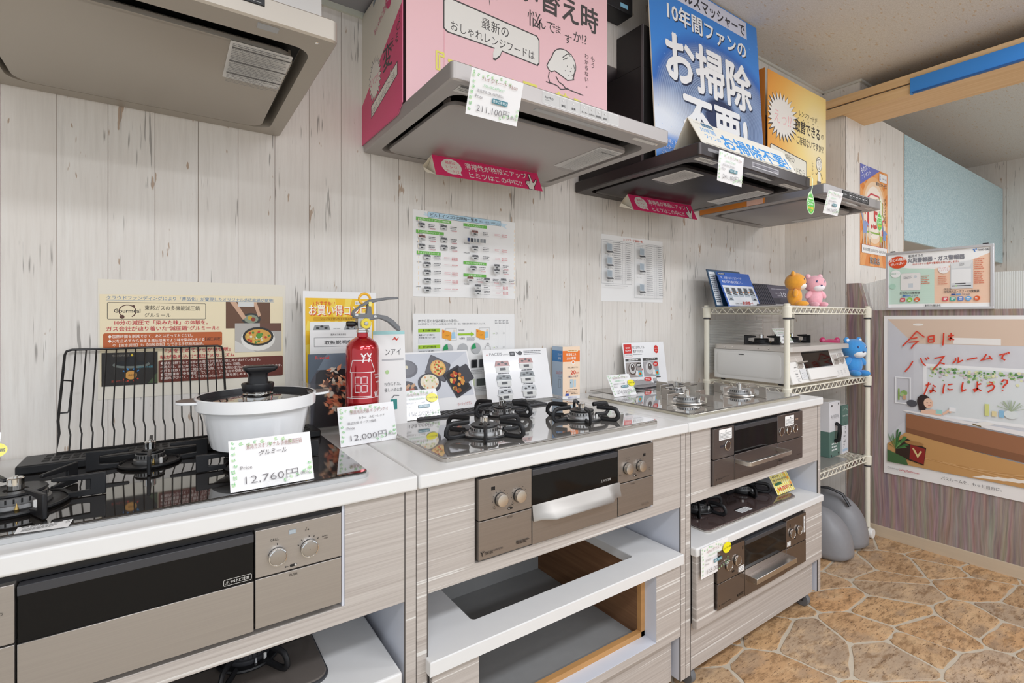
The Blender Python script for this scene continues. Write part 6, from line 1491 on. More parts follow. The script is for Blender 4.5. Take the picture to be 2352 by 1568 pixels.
for zt in SHELF:
    fr = MB().tube([(RX0, RY0, zt - .003), (RX1, RY0, zt - .003), (RX1, RY1, zt - .003), (RX0, RY1, zt - .003)], .0031, 6, True).build('shelf_rim', M_IVORY, rk, smooth=True)
    MB().tube([(RX0, RY0, zt - .031), (RX1, RY0, zt - .031), (RX1, RY1, zt - .031), (RX0, RY1, zt - .031)], .0031, 6, True).build('lower_rim', M_IVORY, fr, smooth=True)
    # zigzag trusses
    for (a, b_) in (((RX0, RY0), (RX1, RY0)), ((RX0, RY0), (RX0, RY1)), ((RX0, RY1), (RX1, RY1)), ((RX1, RY0), (RX1, RY1))):
        L = math.hypot(b_[0] - a[0], b_[1] - a[1]); n = int((L - .04) / .0225); n += n % 2
        pts = []
        for k in range(n + 1):
            t_ = (.022 + (L - .044) * k / n) / L
            pts.append((a[0] + (b_[0] - a[0]) * t_, a[1] + (b_[1] - a[1]) * t_, zt - .030 if k % 2 == 0 else zt - .005))
        MB().tube(pts, .0020, 5).build('truss_wire', M_IVORY, fr)
    for k in range(33):
        x_ = RX0 + .026 + k * .025
        MB().tube([(x_, RY0, zt), (x_, RY1, zt)], .0016, 5).build('deck_wire', M_IVORY, fr)
    for k in (1, 2): MB().tube([(RX0, RY0 + (RY1 - RY0) * k / 3, zt - .004), (RX1, RY0 + (RY1 - RY0) * k / 3, zt - .004)], .0026, 6).build('support_wire', M_IVORY, fr)
    for (x_, y_) in ((RX0, RY0), (RX1, RY0), (RX0, RY1), (RX1, RY1)):
        c_ = MB().lathe([(.0128, -.052), (.0185, -.052), (.0195, -.006), (.0165, -.001), (.0128, -.001)], (x_, y_, zt + .002), 18).build('collar', M_IVORY, fr, smooth=True, angle=30)
        MB().lathe([(.0128, -.060), (.0165, -.060), (.0165, -.053), (.0128, -.053)], (x_, y_, zt + .002), 16).build('collar_wedge', M_GRAPH, c_)
mt = MB().box(RX0 + .03, RX1 - .18, RY0 + .02, RY1 - .03, SHELF[2] + .002, SHELF[2] + .0035).build('shelf_liner', mat('grey_plastic_sheet', '#8e8b86', .25)); tag(mt, 'grey plastic sheet lying on the lowest wire shelf', 'sheet')
mt = MB().box(RX0 - .012, RX1 - .26, RY0 + .012, RY1 + .02, SHELF[0] + .002, SHELF[0] + .004).build('shelf_liner', M_PAPER); tag(mt, 'white paper lying along the top wire shelf', 'sheet')
# corrugated clear sheet at the back of the rack
M_RIB = mat('ribbed_translucent', '#dfe3e0', .25, trans=.35, alpha=.55)
rb = MB().loft([[(2.275, 1.529 + (.0018 if k % 2 else 0), .900 + k * .0042) for k in range(66)], [(2.80, 1.529 + (.0018 if k % 2 else 0), .900 + k * .0042) for k in range(66)]], False, False, closed=False).build('corrugated_sheet', M_RIB)
tag(rb, 'ribbed translucent plastic sheet standing behind the white table stove', 'sheet')

# table-top gas stove on the middle shelf
sv = thing('table_stove', 'white table-top gas stove with black burner grates on the wire rack', 'stove', (2.58, 1.32, .8752))
SX0, SX1, SYF, SYB = 2.292, 2.880, 1.152, 1.502
M_SVW = mat('stove_white', '#e6e4e0', .3); M_SVT = mat('stove_top_beige', '#cfc9c2', .25, .3)
MB().prism([(SYF + .004, 1.030), (SYF - .040, .888), (SYF - .034, .884), (SYB, .884), (SYB, 1.030)], 'x', SX0, SX1).build('body', M_SVW, sv, bevel=.003)
O = rr(SX0 - .004, SYF - .034, SX1 + .004, SYB, .018)
Z = lambda L, z: [(p_[0], p_[1], z) for p_ in L]
MB().loft([Z(O, 1.031), Z(O, 1.050), Z(rr(SX0, SYF - .030, SX1, SYB - .004, .016), 1.054)]).build('top_plate', M_SVT, sv, smooth=True, angle=30)
MB().loft([[(SX0 - .0005, y_, z_) for y_, z_ in rr(SYF + .012, .902, SYB - .015, 1.018, .022)], [(SX0 - .003, y_, z_) for y_, z_ in rr(SYF + .018, .908, SYB - .021, 1.012, .018)]], False).build('side_emboss', M_SVW, sv, smooth=True, angle=60)
box('side_slot', M_GRAPH, sv, SX0 - .0042, SX0 - .003, 1.342, 1.368, 1.006, 1.0105, .0004)
for y_ in (1.44, 1.40, 1.27, 1.22): MB().lathe([(.0, -.0022), (.0035, -.0015), (.004, 0)], (SX0 - .004, y_, 1.041), 10, 'x').build('screw', M_CHROME, sv, smooth=True)
for x_ in (SX0 + .03, SX1 - .05):
    for y_ in (SYF + .03, SYB - .03): MB().lathe([(.011, 0), (.010, .010)], (x_, y_, .8752), 12, cap0=True, cap1=True).build('foot', M_BLACK, sv)
for x_ in (2.435, 2.735): burner(sv, x_, 1.335, 1.055, .055, .033, 4, .108, .042, 'plate', M_IRON, M_ALU, M_IRON, R(-14))
# sloping front: local plane
fu = Vector((1, 0, 0)); fv = Vector((0, .044, .142)).normalized(); fo = Vector((SX0, SYF - .040, .888)); fn = fu.cross(fv)
def fp(x_, s_, d_): q = fo + fu * x_ + fv * s_ + fn * d_; return (q.x, q.y, q.z)
def fbox(name, m, x0_, x1_, s0_, s1_, d0, d1, bev=.0008):
    vs = [fp(x_, s_, d_) for d_ in (d0, d1) for x_, s_ in ((x0_, s0_), (x1_, s0_), (x1_, s1_), (x0_, s1_))]
    return MB().add(vs, [(3, 2, 1, 0), (4, 5, 6, 7), (0, 1, 5, 4), (1, 2, 6, 5), (2, 3, 7, 6), (3, 0, 4, 7)]).build(name, m, sv, bevel=bev)
fbox('grill_window', M_OVGL, .150, .425, .064, .140, .001, .004)
fbox('grill_drawer', M_SVW, .150, .430, .008, .060, .001, .012, .003)
fbox('side_fascia', M_SVT, .030, .148, .100, .146, .0005, .003)
for x_, s_ in ((.105, .078), (.470, .076), (.535, .082)):
    fbox('lever_slot', M_SVT, x_ - .022, x_ + .022, s_ - .010, s_ + .040, .0005, .004)
    fbox('fire_lever', mat('lever_grey', '#a09890', .4), x_ - .018, x_ + .026, s_ + .012, s_ + .018, .004, .030)
    fbox('lever_pad', MATS['lever_grey'], x_ - .018, x_ + .020, s_ - .006, s_ + .010, .004, .008)
p = Print(sv, fo + fn * .0008, u=tuple(fu), v=tuple(fv), world=True)
p.text('time', .046, .040, .012, '#6b6b6d', w=.020, bold=.02).tiny(.046, .033, .064, 1, .005, .0025, '#9a9a9c', 3).rect(.040, .058, .072, .0595, '#6b6b6d').tiny(.05, .022, .074, 3, .006, .002, '#aaaaac', 4).rect(.090, .015, .148, .062, '#d6d6d6')
for a, b_ in ((.100, .030), (.118, .032), (.135, .030), (.455, .020), (.490, .020), (.530, .026)): p.line(rr(a, b_ - .006, a + .014, b_ + .006, .003, 2), .0008, '#9aa0a8', True).tiny(a, b_ + .014, a + .014, 1, .004, .002, '#88888c', 2)
for a in (.05, .105, .470, .535): p.tiny(a, .070 if a > .06 else .075, a + .018, 1, .004, .003, '#55555a', 5)
# ------------------------------------------------------------------ plain plush bears
def plush(label, x, y, z, s, yaw, col, muzzle, inner, arms=True):
    t = thing('plush_bear', label, 'plush toy', (x, y, z), rot=(0, 0, R(yaw)), group='plush bears on the rack')
    k = NT('plush_' + col.lstrip('#'), rough=.9, spec=.1); k.b.inputs['Sheen Weight'].default_value = .5
    n = k.noise(k.coords((90, 90, 90)), 1., 3); c = lin(col)
    k.col(k.mix(n, tuple(q * .86 for q in c) + (1,), tuple(min(1, q * 1.12) for q in c) + (1,))); k.bump(n, .25, .002)
    m = k.m; mm = mat('plush_muzzle_' + muzzle.lstrip('#'), muzzle, .9)
    e = lambda n_, c_, r_, m_=m, ee=1.: MB().ell(tuple(q * s for q in c_), *[q * s for q in r_], e=ee).build(n_, m_, t, False, smooth=True, angle=80)
    e('body', (0, 0, .30), (.235, .205, .30))
    h = e('head', (0, -.02, .735), (.325, .29, .275))
    for sg in (-1, 1):
        er = e('ear', (sg * .205, .02, .975), (.085, .055, .085)); MB().ell((sg * .205 * s, -.028 * s, .975 * s), .048 * s, .018 * s, .048 * s).build('ear_lining', mat('plush_muzzle_' + inner.lstrip('#'), inner, .9), er, False, smooth=True)
        if arms: MB().ell((0, 0, 0), .085 * s, .075 * s, .15 * s).build('arm', m, t, False, smooth=True).matrix_local = Matrix.Translation((sg * .245 * s, -.05 * s, .40 * s)) @ Matrix.Rotation(R(-sg * 40), 4, 'Y')
        MB().ell((sg * .15 * s, -.20 * s, .085 * s), .105 * s, .17 * s, .085 * s).build('foot', m, t, False, smooth=True)
        ey = MB().ell((sg * .115 * s, -.262 * s, .79 * s), .033 * s, .022 * s, .048 * s).build('eye', mat('eye_navy', '#26346b', .3), h, False, smooth=True)
        MB().ell((sg * .108 * s, -.282 * s, .805 * s), .010 * s, .006 * s, .014 * s).build('eye_glint', M_CERAM, ey, False, smooth=True)
    MB().ell((0, -.165 * s, .625 * s), .20 * s, .155 * s, .125 * s).build('muzzle', mm, h, False, smooth=True)
    MB().ell((0, -.318 * s, .675 * s), .030 * s, .018 * s, .024 * s).build('nose', MATS['eye_navy'], h, False, smooth=True)
    P = [(.10 * s * math.sin(R(a)), -(.300 - .00009 * a * a * .55) * s, (.645 - .045 * math.cos(R(a)) ) * s) for a in range(-60, 61, 12)]
    MB().tube(P, .006 * s, 5).build('mouth_stitch', MATS['eye_navy'], h, False)
    return t
plush('orange plush bear sitting sideways on the top wire shelf', 2.530, 1.222, SHELF[0] + .0045, .162, 20, '#eba43b', '#f3efe9', '#f3d79a')
plush('pink plush bear sitting beside the orange bear on the top shelf', 2.748, 1.228, SHELF[0] + .003, .162, -28, '#f6b6c0', '#f3eef0', '#f3cdd3')
plush('blue plush bear squeezed behind the white table stove', 3.045, 1.165, SHELF[1] + .002, .195, -22, '#4a9ade', '#eef0f2', '#e6eef6')
plush('magenta plush bear mostly hidden behind the white table stove', 3.072, 1.290, SHELF[1] + .002, .190, -40, '#d83f73', '#f0d6de', '#e678a0')

# ------------------------------------------------------------------ brochures on the top shelf
t, p = flyer('brochure', 'blue hood replacement brochure leaning on the top wire shelf', (2.258, 1.398, SHELF[0] + .0045), -1, 22, .280, .188, mat('brochure_blue', '#3f6cc0', .25), gl=.25, thick=.004, cat='brochure')
p = Sc(p, 280 / 235, 188 / 176); p.rect(0, 0, .235, .176, '#3f6cc4').rect(.006, .004, .229, .108, '#eef1f4').rect(.002, .162, .052, .174, '#2a2f45').text('期間限定', .006, .1645, .008, '#e8ecf4', w=.04).text('今、お使いのレンジフードが', .014, .142, .0150, '#f5f8fc', w=.150).text('単品で取り替え可能です。', .014, .121, .0150, '#f5f8fc', w=.145)
for k in range(5):
    x_ = .014 + k * .043; w_ = .036; b0 = .030 if k in (0, 4) else .050
    p.rect(x_, b0, x_ + w_, .098, '#b9c2ca').poly([(x_ + .004, .072), (x_ + w_ - .004, .066), (x_ + w_ - .006, .094), (x_ + .008, .096)], '#55585d').poly([(x_ + .002, .070), (x_ + w_ - .002, .062), (x_ + w_ - .002, .058), (x_ + .002, .064)], '#2f3134')
    if k: p.poly([(x_ - .008, .068), (x_ + .002, .074), (x_ - .008, .080)], '#e38a3c')
for x_ in (.016, .190): p.poly([(x_, .034), (x_ + .030, .034), (x_ + .018, .044)], '#3a3c40')
p.text('工事はたったの', .050, .012, .0085, '#55585d', w=.050).text('約3時間〜!', .105, .010, .020, '#c8453c', w=.075, bold=.03)
t, p = flyer('brochure', 'dark blue brochure standing just behind the blue one on the top shelf', (2.225, 1.448, SHELF[0] + .0045), -1, 16, .285, .196, mat('brochure_navy', '#33475e', .3), gl=.3, thick=.004, cat='brochure')
p.rect(.004, .004, .281, .190, '#2f5878').rect(.010, .006, .060, .184, '#e9edf0').tiny(.014, .170, .055, 14, .011, .004, '#55606c', 4)
for i in range(14):
    f = i / 13
    t = thing('brochure', 'dark brochure behind the front one in the fanned stack on the top shelf' if i < 13 else 'front charcoal brochure with a large 10 in the fanned stack', 'brochure', (2.560 + f * .185, 1.452 - f * .034, SHELF[0] + .0045), rot=(R(-26), 0, R(-3)), group='dark brochures fanned out on the top shelf')
    MB().box(0, .205, 0, .0025, 0, .150 - f * .010).build('cover', mat('brochure_charcoal', '#2c2c34', .3), t, False)
    p = Print(t, (0, 0, 0), gloss=.3); p.rect(0, 0, .205, .150 - f * .010, '#3b3a46').rect(.0, .0, .002, .150 - f * .010, '#6a6a74')
    if i == 13: p.rect(.002, .06, .205, .140, '#5b5766').text('10', .105, .070, .040, '#e6e6ea', w=.045).text('年間ファンの', .05, .086, .010, '#d0d0d6', w=.05).text('お掃除不要', .06, .072, .010, '#d0d0d6', w=.042).disc(.12, .04, .06, '#4b4a58', ry=.020).tiny(.03, .120, .17, 1, .005, .004, '#b8b6c0', 2).rect(0, 0, .205, .022, '#d9d9dc')
tr = thing('brochure_tray', 'flat black brochure tray on the front of the top wire shelf', 'tray', (2.40, 1.28, SHELF[0] + .0042))
MB().box(2.262, 2.66, 1.262, 1.395, SHELF[0] + .0042, SHELF[0] + .0062).box(2.262, 2.66, 1.259, 1.262, SHELF[0] + .0042, SHELF[0] + .014).build('tray', M_GRAPH, tr)
# ------------------------------------------------------------------ binders
def binder(label, x0, x1, y0, y1, z0, h, kind):
    t = thing('binder', label, 'binder', ((x0 + x1) / 2, (y0 + y1) / 2, z0), group='binders on the lowest shelf')
    zs = z0 + h * (.46 if kind == 0 else .58)
    W_ = mat('binder_white', '#e6e6ea', .4); G_ = mat('binder_green', '#5f7d74', .4)
    lo, hi = (G_, W_) if kind == 0 else (W_, G_)
    box('lower_cover', lo, t, x0, x1, y0, y1, z0, zs, .0015); box('upper_cover', hi, t, x0, x1, y0, y1, zs + .0002, z0 + h, .0015)
    box('page_block', mat('page_edge', '#d9d6cf', .7), t, x0 + .004, x1 - .004, y0 + .01, y1 - .002, z0 + h + .0002, z0 + h + .0012)
    p = Print(t, (x0, y0, z0), world=True); w_ = x1 - x0
    if kind == 0:
        p.text('RéSERVE', w_ * .15, h * .70, .026, '#8a8a8e', w=w_ * .72).rect(w_ * .12, h * .685, w_ * .9, h * .688, '#aaaaae').tiny(w_ * .18, h * .25, w_ * .75, 3, .016, .008, '#dfe6e4', 4)
        for a, b_ in ((.2, .93), (.85, .95), (.15, .03), (.85, .05)): p.disc(w_ * a, h * b_, .006, '#2c2c2e', n=12)
        MB().tube([(x0 + w_ * .55, y0 - .002, z0 + h * .60), (x0 + w_ * .55, y0 - .020, z0 + h * .57), (x0 + w_ * .52, y0 - .022, z0 + h * .45), (x0 + w_ * .50, y0 - .018, z0 + h * .31), (x0 + w_ * .48, y0 - .002, z0 + h * .28)], .011, 8).build('grip_handle', M_BLACK, t, smooth=True)
    else:
        p.text('2024-2025', w_ * .12, h * .77, .012, '#dfe8e4', w=w_ * .75).line([(w_ * .15, h * .90), (w_ * .5, h * .94), (w_ * .85, h * .90)], .002, '#cfdcd6').text('リフォーム', w_ * .5, h * .68, .022, '#3c4a46', vert=True).text('アップ', w_ * .30, h * .40, .022, '#3c3c40', vert=True).rect(w_ * .1, h * .05, w_ * .85, h * .10, '#b8d0e6')
        for b_ in (.84, .60, .36, .12): MB().lathe([(.0, -.003), (.005, -.002), (.006, 0)], (x0, y0 + .02, z0 + h * b_), 10, 'x').build('rivet', M_CERAM, t, smooth=True)
binder('white and green binder with a black grip on the lowest wire shelf', 2.865, 2.985, 1.205, 1.46, SHELF[2] + .0040, .292, 0)
binder('slimmer green-topped white binder beside the gripped binder', 3.010, 3.088, 1.205, 1.44, SHELF[2] + .0020, .262, 1)
# ------------------------------------------------------------------ grey moulded canisters on the floor
def canister(label, cx, cy, rx, ry, rz, handle):
    t = thing('plastic_canister', label, 'canister', (cx, cy, .0008), group='grey moulded canisters')
    M_ = mat('grey_moulded_plastic', '#8d8d90', .38, noise=((60, 60, 60), .03))
    b = MB(); n = 40; loops = []
    for k in range(14):
        f = k / 13; h = rz * f
        r = (1 - f ** 2.6) ** .5 if f < 1 else .02
        r = max(r, .03) * (1 if f > .08 else .86 + 1.75 * f)
        loops.append([(cx + rx * r * math.copysign(abs(math.cos(2 * math.pi * j / n)) ** .7, math.cos(2 * math.pi * j / n)), cy + ry * r * math.copysign(abs(math.sin(2 * math.pi * j / n)) ** .7, math.sin(2 * math.pi * j / n)), .0008 + h) for j in range(n)])
    b.loft(loops).build('shell', M_, t, smooth=True, angle=70)
    sm = []
    for k in range(9):
        a = R(8 + k * 8); sm.append((cx + rx * 1.002 * math.cos(a) ** .9, cy - ry * .55, .0008 + rz * math.sin(a) ** 1.1))
    if handle:
        MB().tube([(cx - .085, cy + .06, rz - .01), (cx - .08, cy + .03, rz + .02), (cx - .06, cy - .03, rz + .026), (cx - .045, cy - .09, rz + .006), (cx - .05, cy - .125, rz - .045)], .012, 8, flat=.6).build('carry_handle', M_GRAPH, t, smooth=True)
    return t
canister('nearer of two smooth grey moulded canisters on the floor by the rack', 2.735, 1.235, .100, .185, .235, False)
canister('rear grey moulded canister with a dark handle beside the rack post', 2.938, 1.245, .100, .185, .262, True)
# ------------------------------------------------------------------ right-hand side: posters, cabinet, framed sign
M_POST = mat('glossy_poster', '#f2f0ee', .25)
# orange A2 poster on the pillar
t = thing('poster', 'orange A2 campaign poster on the plank pillar', 'poster', (3.366, 1.2532, 1.498))
MB().box(0, .410, -.0006, .0004, 0, .600).build('sheet', M_POST, t, False)
p = Print(t, (0, -.0006, 0), gloss=.25)
p.rect(0, 0, .41, .60, '#e58a3c')
for k in range(22):
    a = R(k * 360 / 22); a2 = R(k * 360 / 22 + 8)
    q = lambda a_: (max(.001, min(.409, .205 + .5 * math.cos(a_))), max(.001, min(.599, .33 + .5 * math.sin(a_))))
    p.poly([(.205, .33), q(a), q(a2)], '#efa660')
for r_, c_ in ((.19, '#f2b980'), (.165, '#f8d9b8'), (.14, '#fdf1e2')): p.disc(.205, .33, r_, c_, ry=r_ * 1.15, n=32)
p.poly([(0, .60), (.29, .60), (0, .475)], '#6b74c4').text('もれなく', .02, .545, .040, '#f2f2fa', w=.12, rot=22, bold=.02).text('プレゼント', .03, .512, .030, '#f2f2fa', w=.13, rot=22, bold=.02)
p.rrect(.28, .535, .395, .585, .004, '#f3f3f3').text('TOHO GAS', .315, .551, .017, '#3c3c40', w=.075).poly([(.288, .572), (.300, .572), (.296, .56), (.303, .545), (.297, .545)], '#2f78c8')
p.text('東邦ガスサービス', .230, .505, .024, '#4b3c34', w=.165, bold=.03).text('東邦ガスサービス', .229, .506, .024, '#fdf6ee', w=.165, bold=.01)
p.line([(.075, .205), (.075, .395), (.155, .440), (.275, .435), (.275, .43), (.33, .40), (.33, .33), (.36, .30), (.33, .29), (.33, .20)], .010, '#d4505a').line([(.275, .43), (.33, .395), (.33, .33), (.36, .30)], .010, '#a8a83c').line([(.075, .205), (.32, .205)], .010, '#8fb84a')
p.text('あったか', .16, .375, .045, '#d2622e', w=.125, bold=.03).text('1.5', .105, .235, .150, '#d23a3a', w=.145, bold=.05).text('倍', .275, .27, .035, '#4b4444').text('実質', .275, .31, .022, '#4b4444')
p.text('お客さまを応援', .372, .445, .022, '#5d3c2a', vert=True).text('あんしんサポート', .352, .440, .022, '#5d3c2a', vert=True)
def figure(x_, y_, s_, c_):
    p.disc(x_, y_ + s_ * .86, s_ * .11, '#f6e6d4', n=12).poly([(x_ - s_ * .13, y_ + s_ * .74), (x_ + s_ * .13, y_ + s_ * .74), (x_ + s_ * .15, y_ + s_ * .36), (x_ - s_ * .15, y_ + s_ * .36)], c_).line([(x_ - s_ * .12, y_ + s_ * .72), (x_ - s_ * .26, y_ + s_ * 1.02)], s_ * .07, c_).line([(x_ + s_ * .12, y_ + s_ * .72), (x_ + s_ * .27, y_ + s_ * .62)], s_ * .07, c_).line([(x_ - s_ * .08, y_ + s_ * .36), (x_ - s_ * .14, y_)], s_ * .09, '#cfc0ae').line([(x_ + s_ * .08, y_ + s_ * .36), (x_ + s_ * .12, y_ + s_ * .02)], s_ * .09, '#cfc0ae')
figure(.065, .125, .19, '#93a4d0'); figure(.135, .125, .11, '#e9dcc4'); figure(.300, .120, .10, '#b8c444'); figure(.355, .120, .15, '#7f9ad0')
p.rect(.02, .075, .395, .125, '#f5f3f0').text('申込受付期間 2025年3月27日〜2026年3月30日', .035, .090, .020, '#4a4644', w=.345, bold=.01).line([(.02, .125), (.395, .125)], .003, '#c4503c')
p.text('取扱店', .135, .018, .046, '#fdf6ee', w=.150, bold=.06).text('取扱店', .137, .018, .046, '#3a3431', w=.146, bold=.02)

# turquoise wall cabinets of the next room
tc_ = thing('wall_cabinet', 'long turquoise speckled wall cabinet beyond the beam', 'cabinet', (5.3, 1.42, 1.715))
box('carcass', mat('cabinet_underside', '#b9b3aa', .6), tc_, 4.075, 6.595, 1.272, 1.594, 1.715, 2.415)
xs = [4.075, 4.522, 5.20, 5.90, 6.592]
for k in range(4): box('door', M_TURQ, tc_, xs[k] + .002, xs[k + 1] - .002, 1.254, 1.2715, 1.708, 2.418, .0015)
# clear corrugated screen on top of the partition
n_ = 600
scr = MB().loft([[(3.232 + (.0012 if k % 2 else 0), 1.196 - k * .0030, 1.2265) for k in range(n_)], [(3.232 + (.0012 if k % 2 else 0), 1.196 - k * .0030, 1.372 + .03 * min(1, k / 45)) for k in range(n_)]], False, False, closed=False).build('corrugated_screen', mat('corrugated_clear', '#e3e8e6', .2, trans=.3, alpha=.72))
tag(scr, 'ribbed translucent screen standing along the top of the partition', 'screen')
# framed gas-alarm sign
fs = thing('framed_sign', 'silver-framed gas alarm sign standing on the partition', 'sign', (3.178, .85, 1.2268))
FY0, FY1, FZ0, FZ1 = .634, 1.060, 1.2268, 1.532
fx_ = XR - .010
for nm, a in (('frame_bar', (FY0, FY1, FZ0, FZ0 + .012)), ('frame_bar', (FY0, FY1, FZ1 - .012, FZ1)), ('frame_bar', (FY0, FY0 + .012, FZ0 + .012, FZ1 - .012)), ('frame_bar', (FY1 - .012, FY1, FZ0 + .012, FZ1 - .012))):
    box(nm, mat('silver_frame', '#d6d6d8', .3, .5), fs, fx_ - .004, fx_ + .012, a[0], a[1], a[2], a[3], .001)
box('panel', M_PAPER, fs, fx_ + .004, fx_ + .010, FY0 + .010, FY1 - .010, FZ0 + .010, FZ1 - .010)
for y_ in (FY0 + .03, FY1 - .03): box('hanger', M_GRAPH, fs, fx_ + .002, fx_ + .010, y_ - .010, y_ + .010, FZ1 + .0002, FZ1 + .006)
Wd = FY1 - FY0
p = Print(fs, (fx_ + .004, FY1, FZ0), u=(0, -1, 0), v=(0, 0, 1), world=True, gloss=.4)
p.rect(.012, .012, Wd - .012, .293, '#fbfbf9').poly([(.014, .03), (.205, .03), (.205, .205), (.10, .215), (.014, .235)], '#cfe9da').poly([(.205, .03), (Wd - .014, .03), (Wd - .014, .265), (.32, .225), (.205, .205)], '#f8d3b8')
for k in range(18): p.rect(.014, .04 + k * .01, .205, .0405 + k * .01, '#d8eee2').rect(.205, .04 + k * .01, Wd - .014, .0405 + k * .01, '#f9dcc6')
p.disc(.052, .250, .040, '#e2562e', ry=.032).text('安心の機能', .016, .254, .018, '#fff4ec', w=.072, bold=.03, rot=6).text('がいっぱい!', .022, .234, .016, '#fff4ec', w=.060, bold=.03, rot=6)
p.text('東邦ガスの', .098, .272, .015, '#77777c', w=.062, bold=.02).text('火災警報器・ガス警報器', .096, .246, .026, '#8a8a92', w=.225, bold=.05).text('火災警報器・ガス警報器', .096, .246, .026, '#fdfdfd', w=.225, bold=.005).text('\\わかりやすい音声で警報をお知らせします!/', .115, .230, .0115, '#cf5a3c', w=.185, bold=.01)
p.text('TOHO GAS', .368, .277, .012, '#3c3c42', w=.042, bold=.02).poly([(.350, .287), (.358, .287), (.358, .280), (.362, .275), (.357, .275), (.354, .282)], '#2f78c8').disc(.363, .286, .003, '#2f78c8', n=8)
p.rrect(.065, .100, .150, .190, .008, '#e3e0dc').rrect(.067, .102, .148, .188, .007, '#efedea').rect(.098, .115, .118, .137, '#d0d8de').tiny(.078, .176, .096, 3, .006, .003, '#9a9a9e', 2).disc(.128, .170, .007, '#cfd6da', n=12).tiny(.097, .176, .115, 4, .004, .002, '#b4b4b8', 5)
p.disc(.043, .190, .022, '#f8faf8', ry=.020).text('電池タイプ', .043, .187, .010, '#7fae94', a='c', w=.036).disc(.03, .125, .014, '#b5dcc8')
p.poly([(.268, .100), (.352, .100), (.352, .235), (.268, .225)], '#d9dcde').rect(.272, .128, .345, .195, '#f1f2f2').poly([(.268, .226), (.352, .236), (.340, .205), (.275, .200)], '#e6e8e8').rect(.285, .123, .325, .127, '#3a3a3c').rect(.273, .112, .345, .116, '#2f2f32').disc(.290, .114, .003, '#8fd83c', n=8).tiny(.302, .225, .320, 4, .004, .002, '#9a9a9e', 2)
p.disc(.243, .200, .022, '#fcf8f6', ry=.022).text('キッチン', .243, .202, .011, '#d9808a', a='c', w=.036).text('におすすめ', .243, .190, .010, '#d9808a', a='c', w=.036)
for x_, y_, r_ in ((.152, .172, 5), (.357, .240, 6), (.357, .180, 7), (.222, .165, 5)): p.tiny(x_, y_, x_ + .035, r_, .009, .0035, '#d98064', int(x_ * 1000))
p.text('住宅用火災警報器', .062, .082, .0135, '#4a4a4e', w=.086, bold=.01).text('CS-W4', .108, .068, .011, '#4a5a78', w=.03).rect(.074, .069, .088, .076, '#4a78b8').rect(.090, .069, .106, .076, '#7fa4d0')
p.text('(家庭用)', .243, .096, .010, '#4a4a4e', w=.03).text('住宅用火災・ガス・CO警報器', .243, .082, .0135, '#4a4a4e', w=.132, bold=.01).text('CF-WA', .312, .068, .011, '#4a5a78', w=.03).rect(.272, .069, .288, .076, '#3a5a98').rect(.290, .069, .308, .076, '#7fa4d0')
for x_, c_ in ((.064, '#dc5a5f'), (.238, '#dc5a5f'), (.267, '#4fb3a0'), (.296, '#5a86d0')): p.rrect(x_, .042, x_ + .022, .062, .004, c_).tiny(x_ + .005, .057, x_ + .018, 2, .007, .004, '#fbeeee', int(x_ * 99))
for x_, c_ in ((.105, '#8fcf4a'), (.136, '#e2622e'), (.336, '#6ab0e8'), (.367, '#e2622e')): p.disc(x_, .052, .0115, c_, n=18).tiny(x_ - .007, .057, x_ + .007, 2, .007, .004, '#fdf6ee', int(x_ * 99))
p.text('東邦ガス株式会社', .168, .016, .0125, '#3c3c40', w=.064, bold=.02)

# bathroom poster on the partition
bp = thing('poster', 'large bathroom poster with red handwritten lettering on the streaked partition', 'poster', (3.18, .80, .345))
BY1, BY0, BZ0, BZ1 = 1.072, .40, .352, 1.196
MB().box(XR - .0012, XR + .0002, BY0, BY1, BZ0, BZ1).build('sheet', M_POST, bp)
BWd, BH = BY1 - BY0, BZ1 - BZ0
def bath_mat():
    k = NT('bathroom_photo_haze', rough=.25, spec=.4)
    tc2 = k.n('TexCoord'); sp_ = k.n('SeparateXYZ'); k.l(tc2.outputs['Object'], sp_.inputs[0])
    n = k.noise(k.coords((4, 4, 4)), 1., 4, .6)
    k.col(k.mix(k.ramp(n, [(.35, 0.), (.7, .6)]), '#d2d3d8', '#e6e5e8')); return k.m
MB().box(XR - .0016, XR - .0012, BY0 + .001, BY1 - .018, BZ0 + .062, BZ1 - .018).build('photo', bath_mat(), bp)
p = Print(bp, (XR - .0016, BY1, BZ0), u=(0, -1, 0), v=(0, 0, 1), world=True, gloss=.25)
X_ = BWd - .001
p.poly([(.018, .826), (X_, .826), (X_, .79), (.60, .705), (.130, .700)], '#dcc4b0').disc(.150, .798, .022, '#f3efe8', ry=.006).rect(.29, .705, .46, .735, '#efece8').poly([(.60, .705), (X_, .80), (X_, .70)], '#eeeeee')
p.poly([(.018, .826), (.130, .700), (.130, .34), (.018, .20)], '#cfcfd4').rect(.170, .335, .56, .60, '#f2f3f4').rect(.185, .35, .545, .585, '#dfe4e6')
rg = random.Random(9)
for k in range(150):
    x_ = rg.uniform(.19, .54); y_ = .582 - abs(rg.gauss(0, .022)) - (.02 if .30 < x_ < .42 else 0) * rg.random()
    p.disc(x_, y_, rg.uniform(.003, .007), ['#7fa868', '#a9c88a', '#5f8f56', '#e6e6b8', '#c9d8a8', '#d8c8d0'][k % 6], n=7)
p.frame(.055, .385, .118, .52, .006, '#f0f0f2').disc(.092, .44, .014, '#8fb06a', n=10).disc(.082, .43, .010, '#a8c48a', n=10).rect(.066, .40, .072, .46, '#8fb84a').poly([(.085, .405), (.10, .405), (.098, .43), (.087, .43)], '#cfa884')
p.poly([(.018, .065), (X_, .065), (X_, .155), (.29, .205), (.10, .235), (.018, .16)], '#c69862')
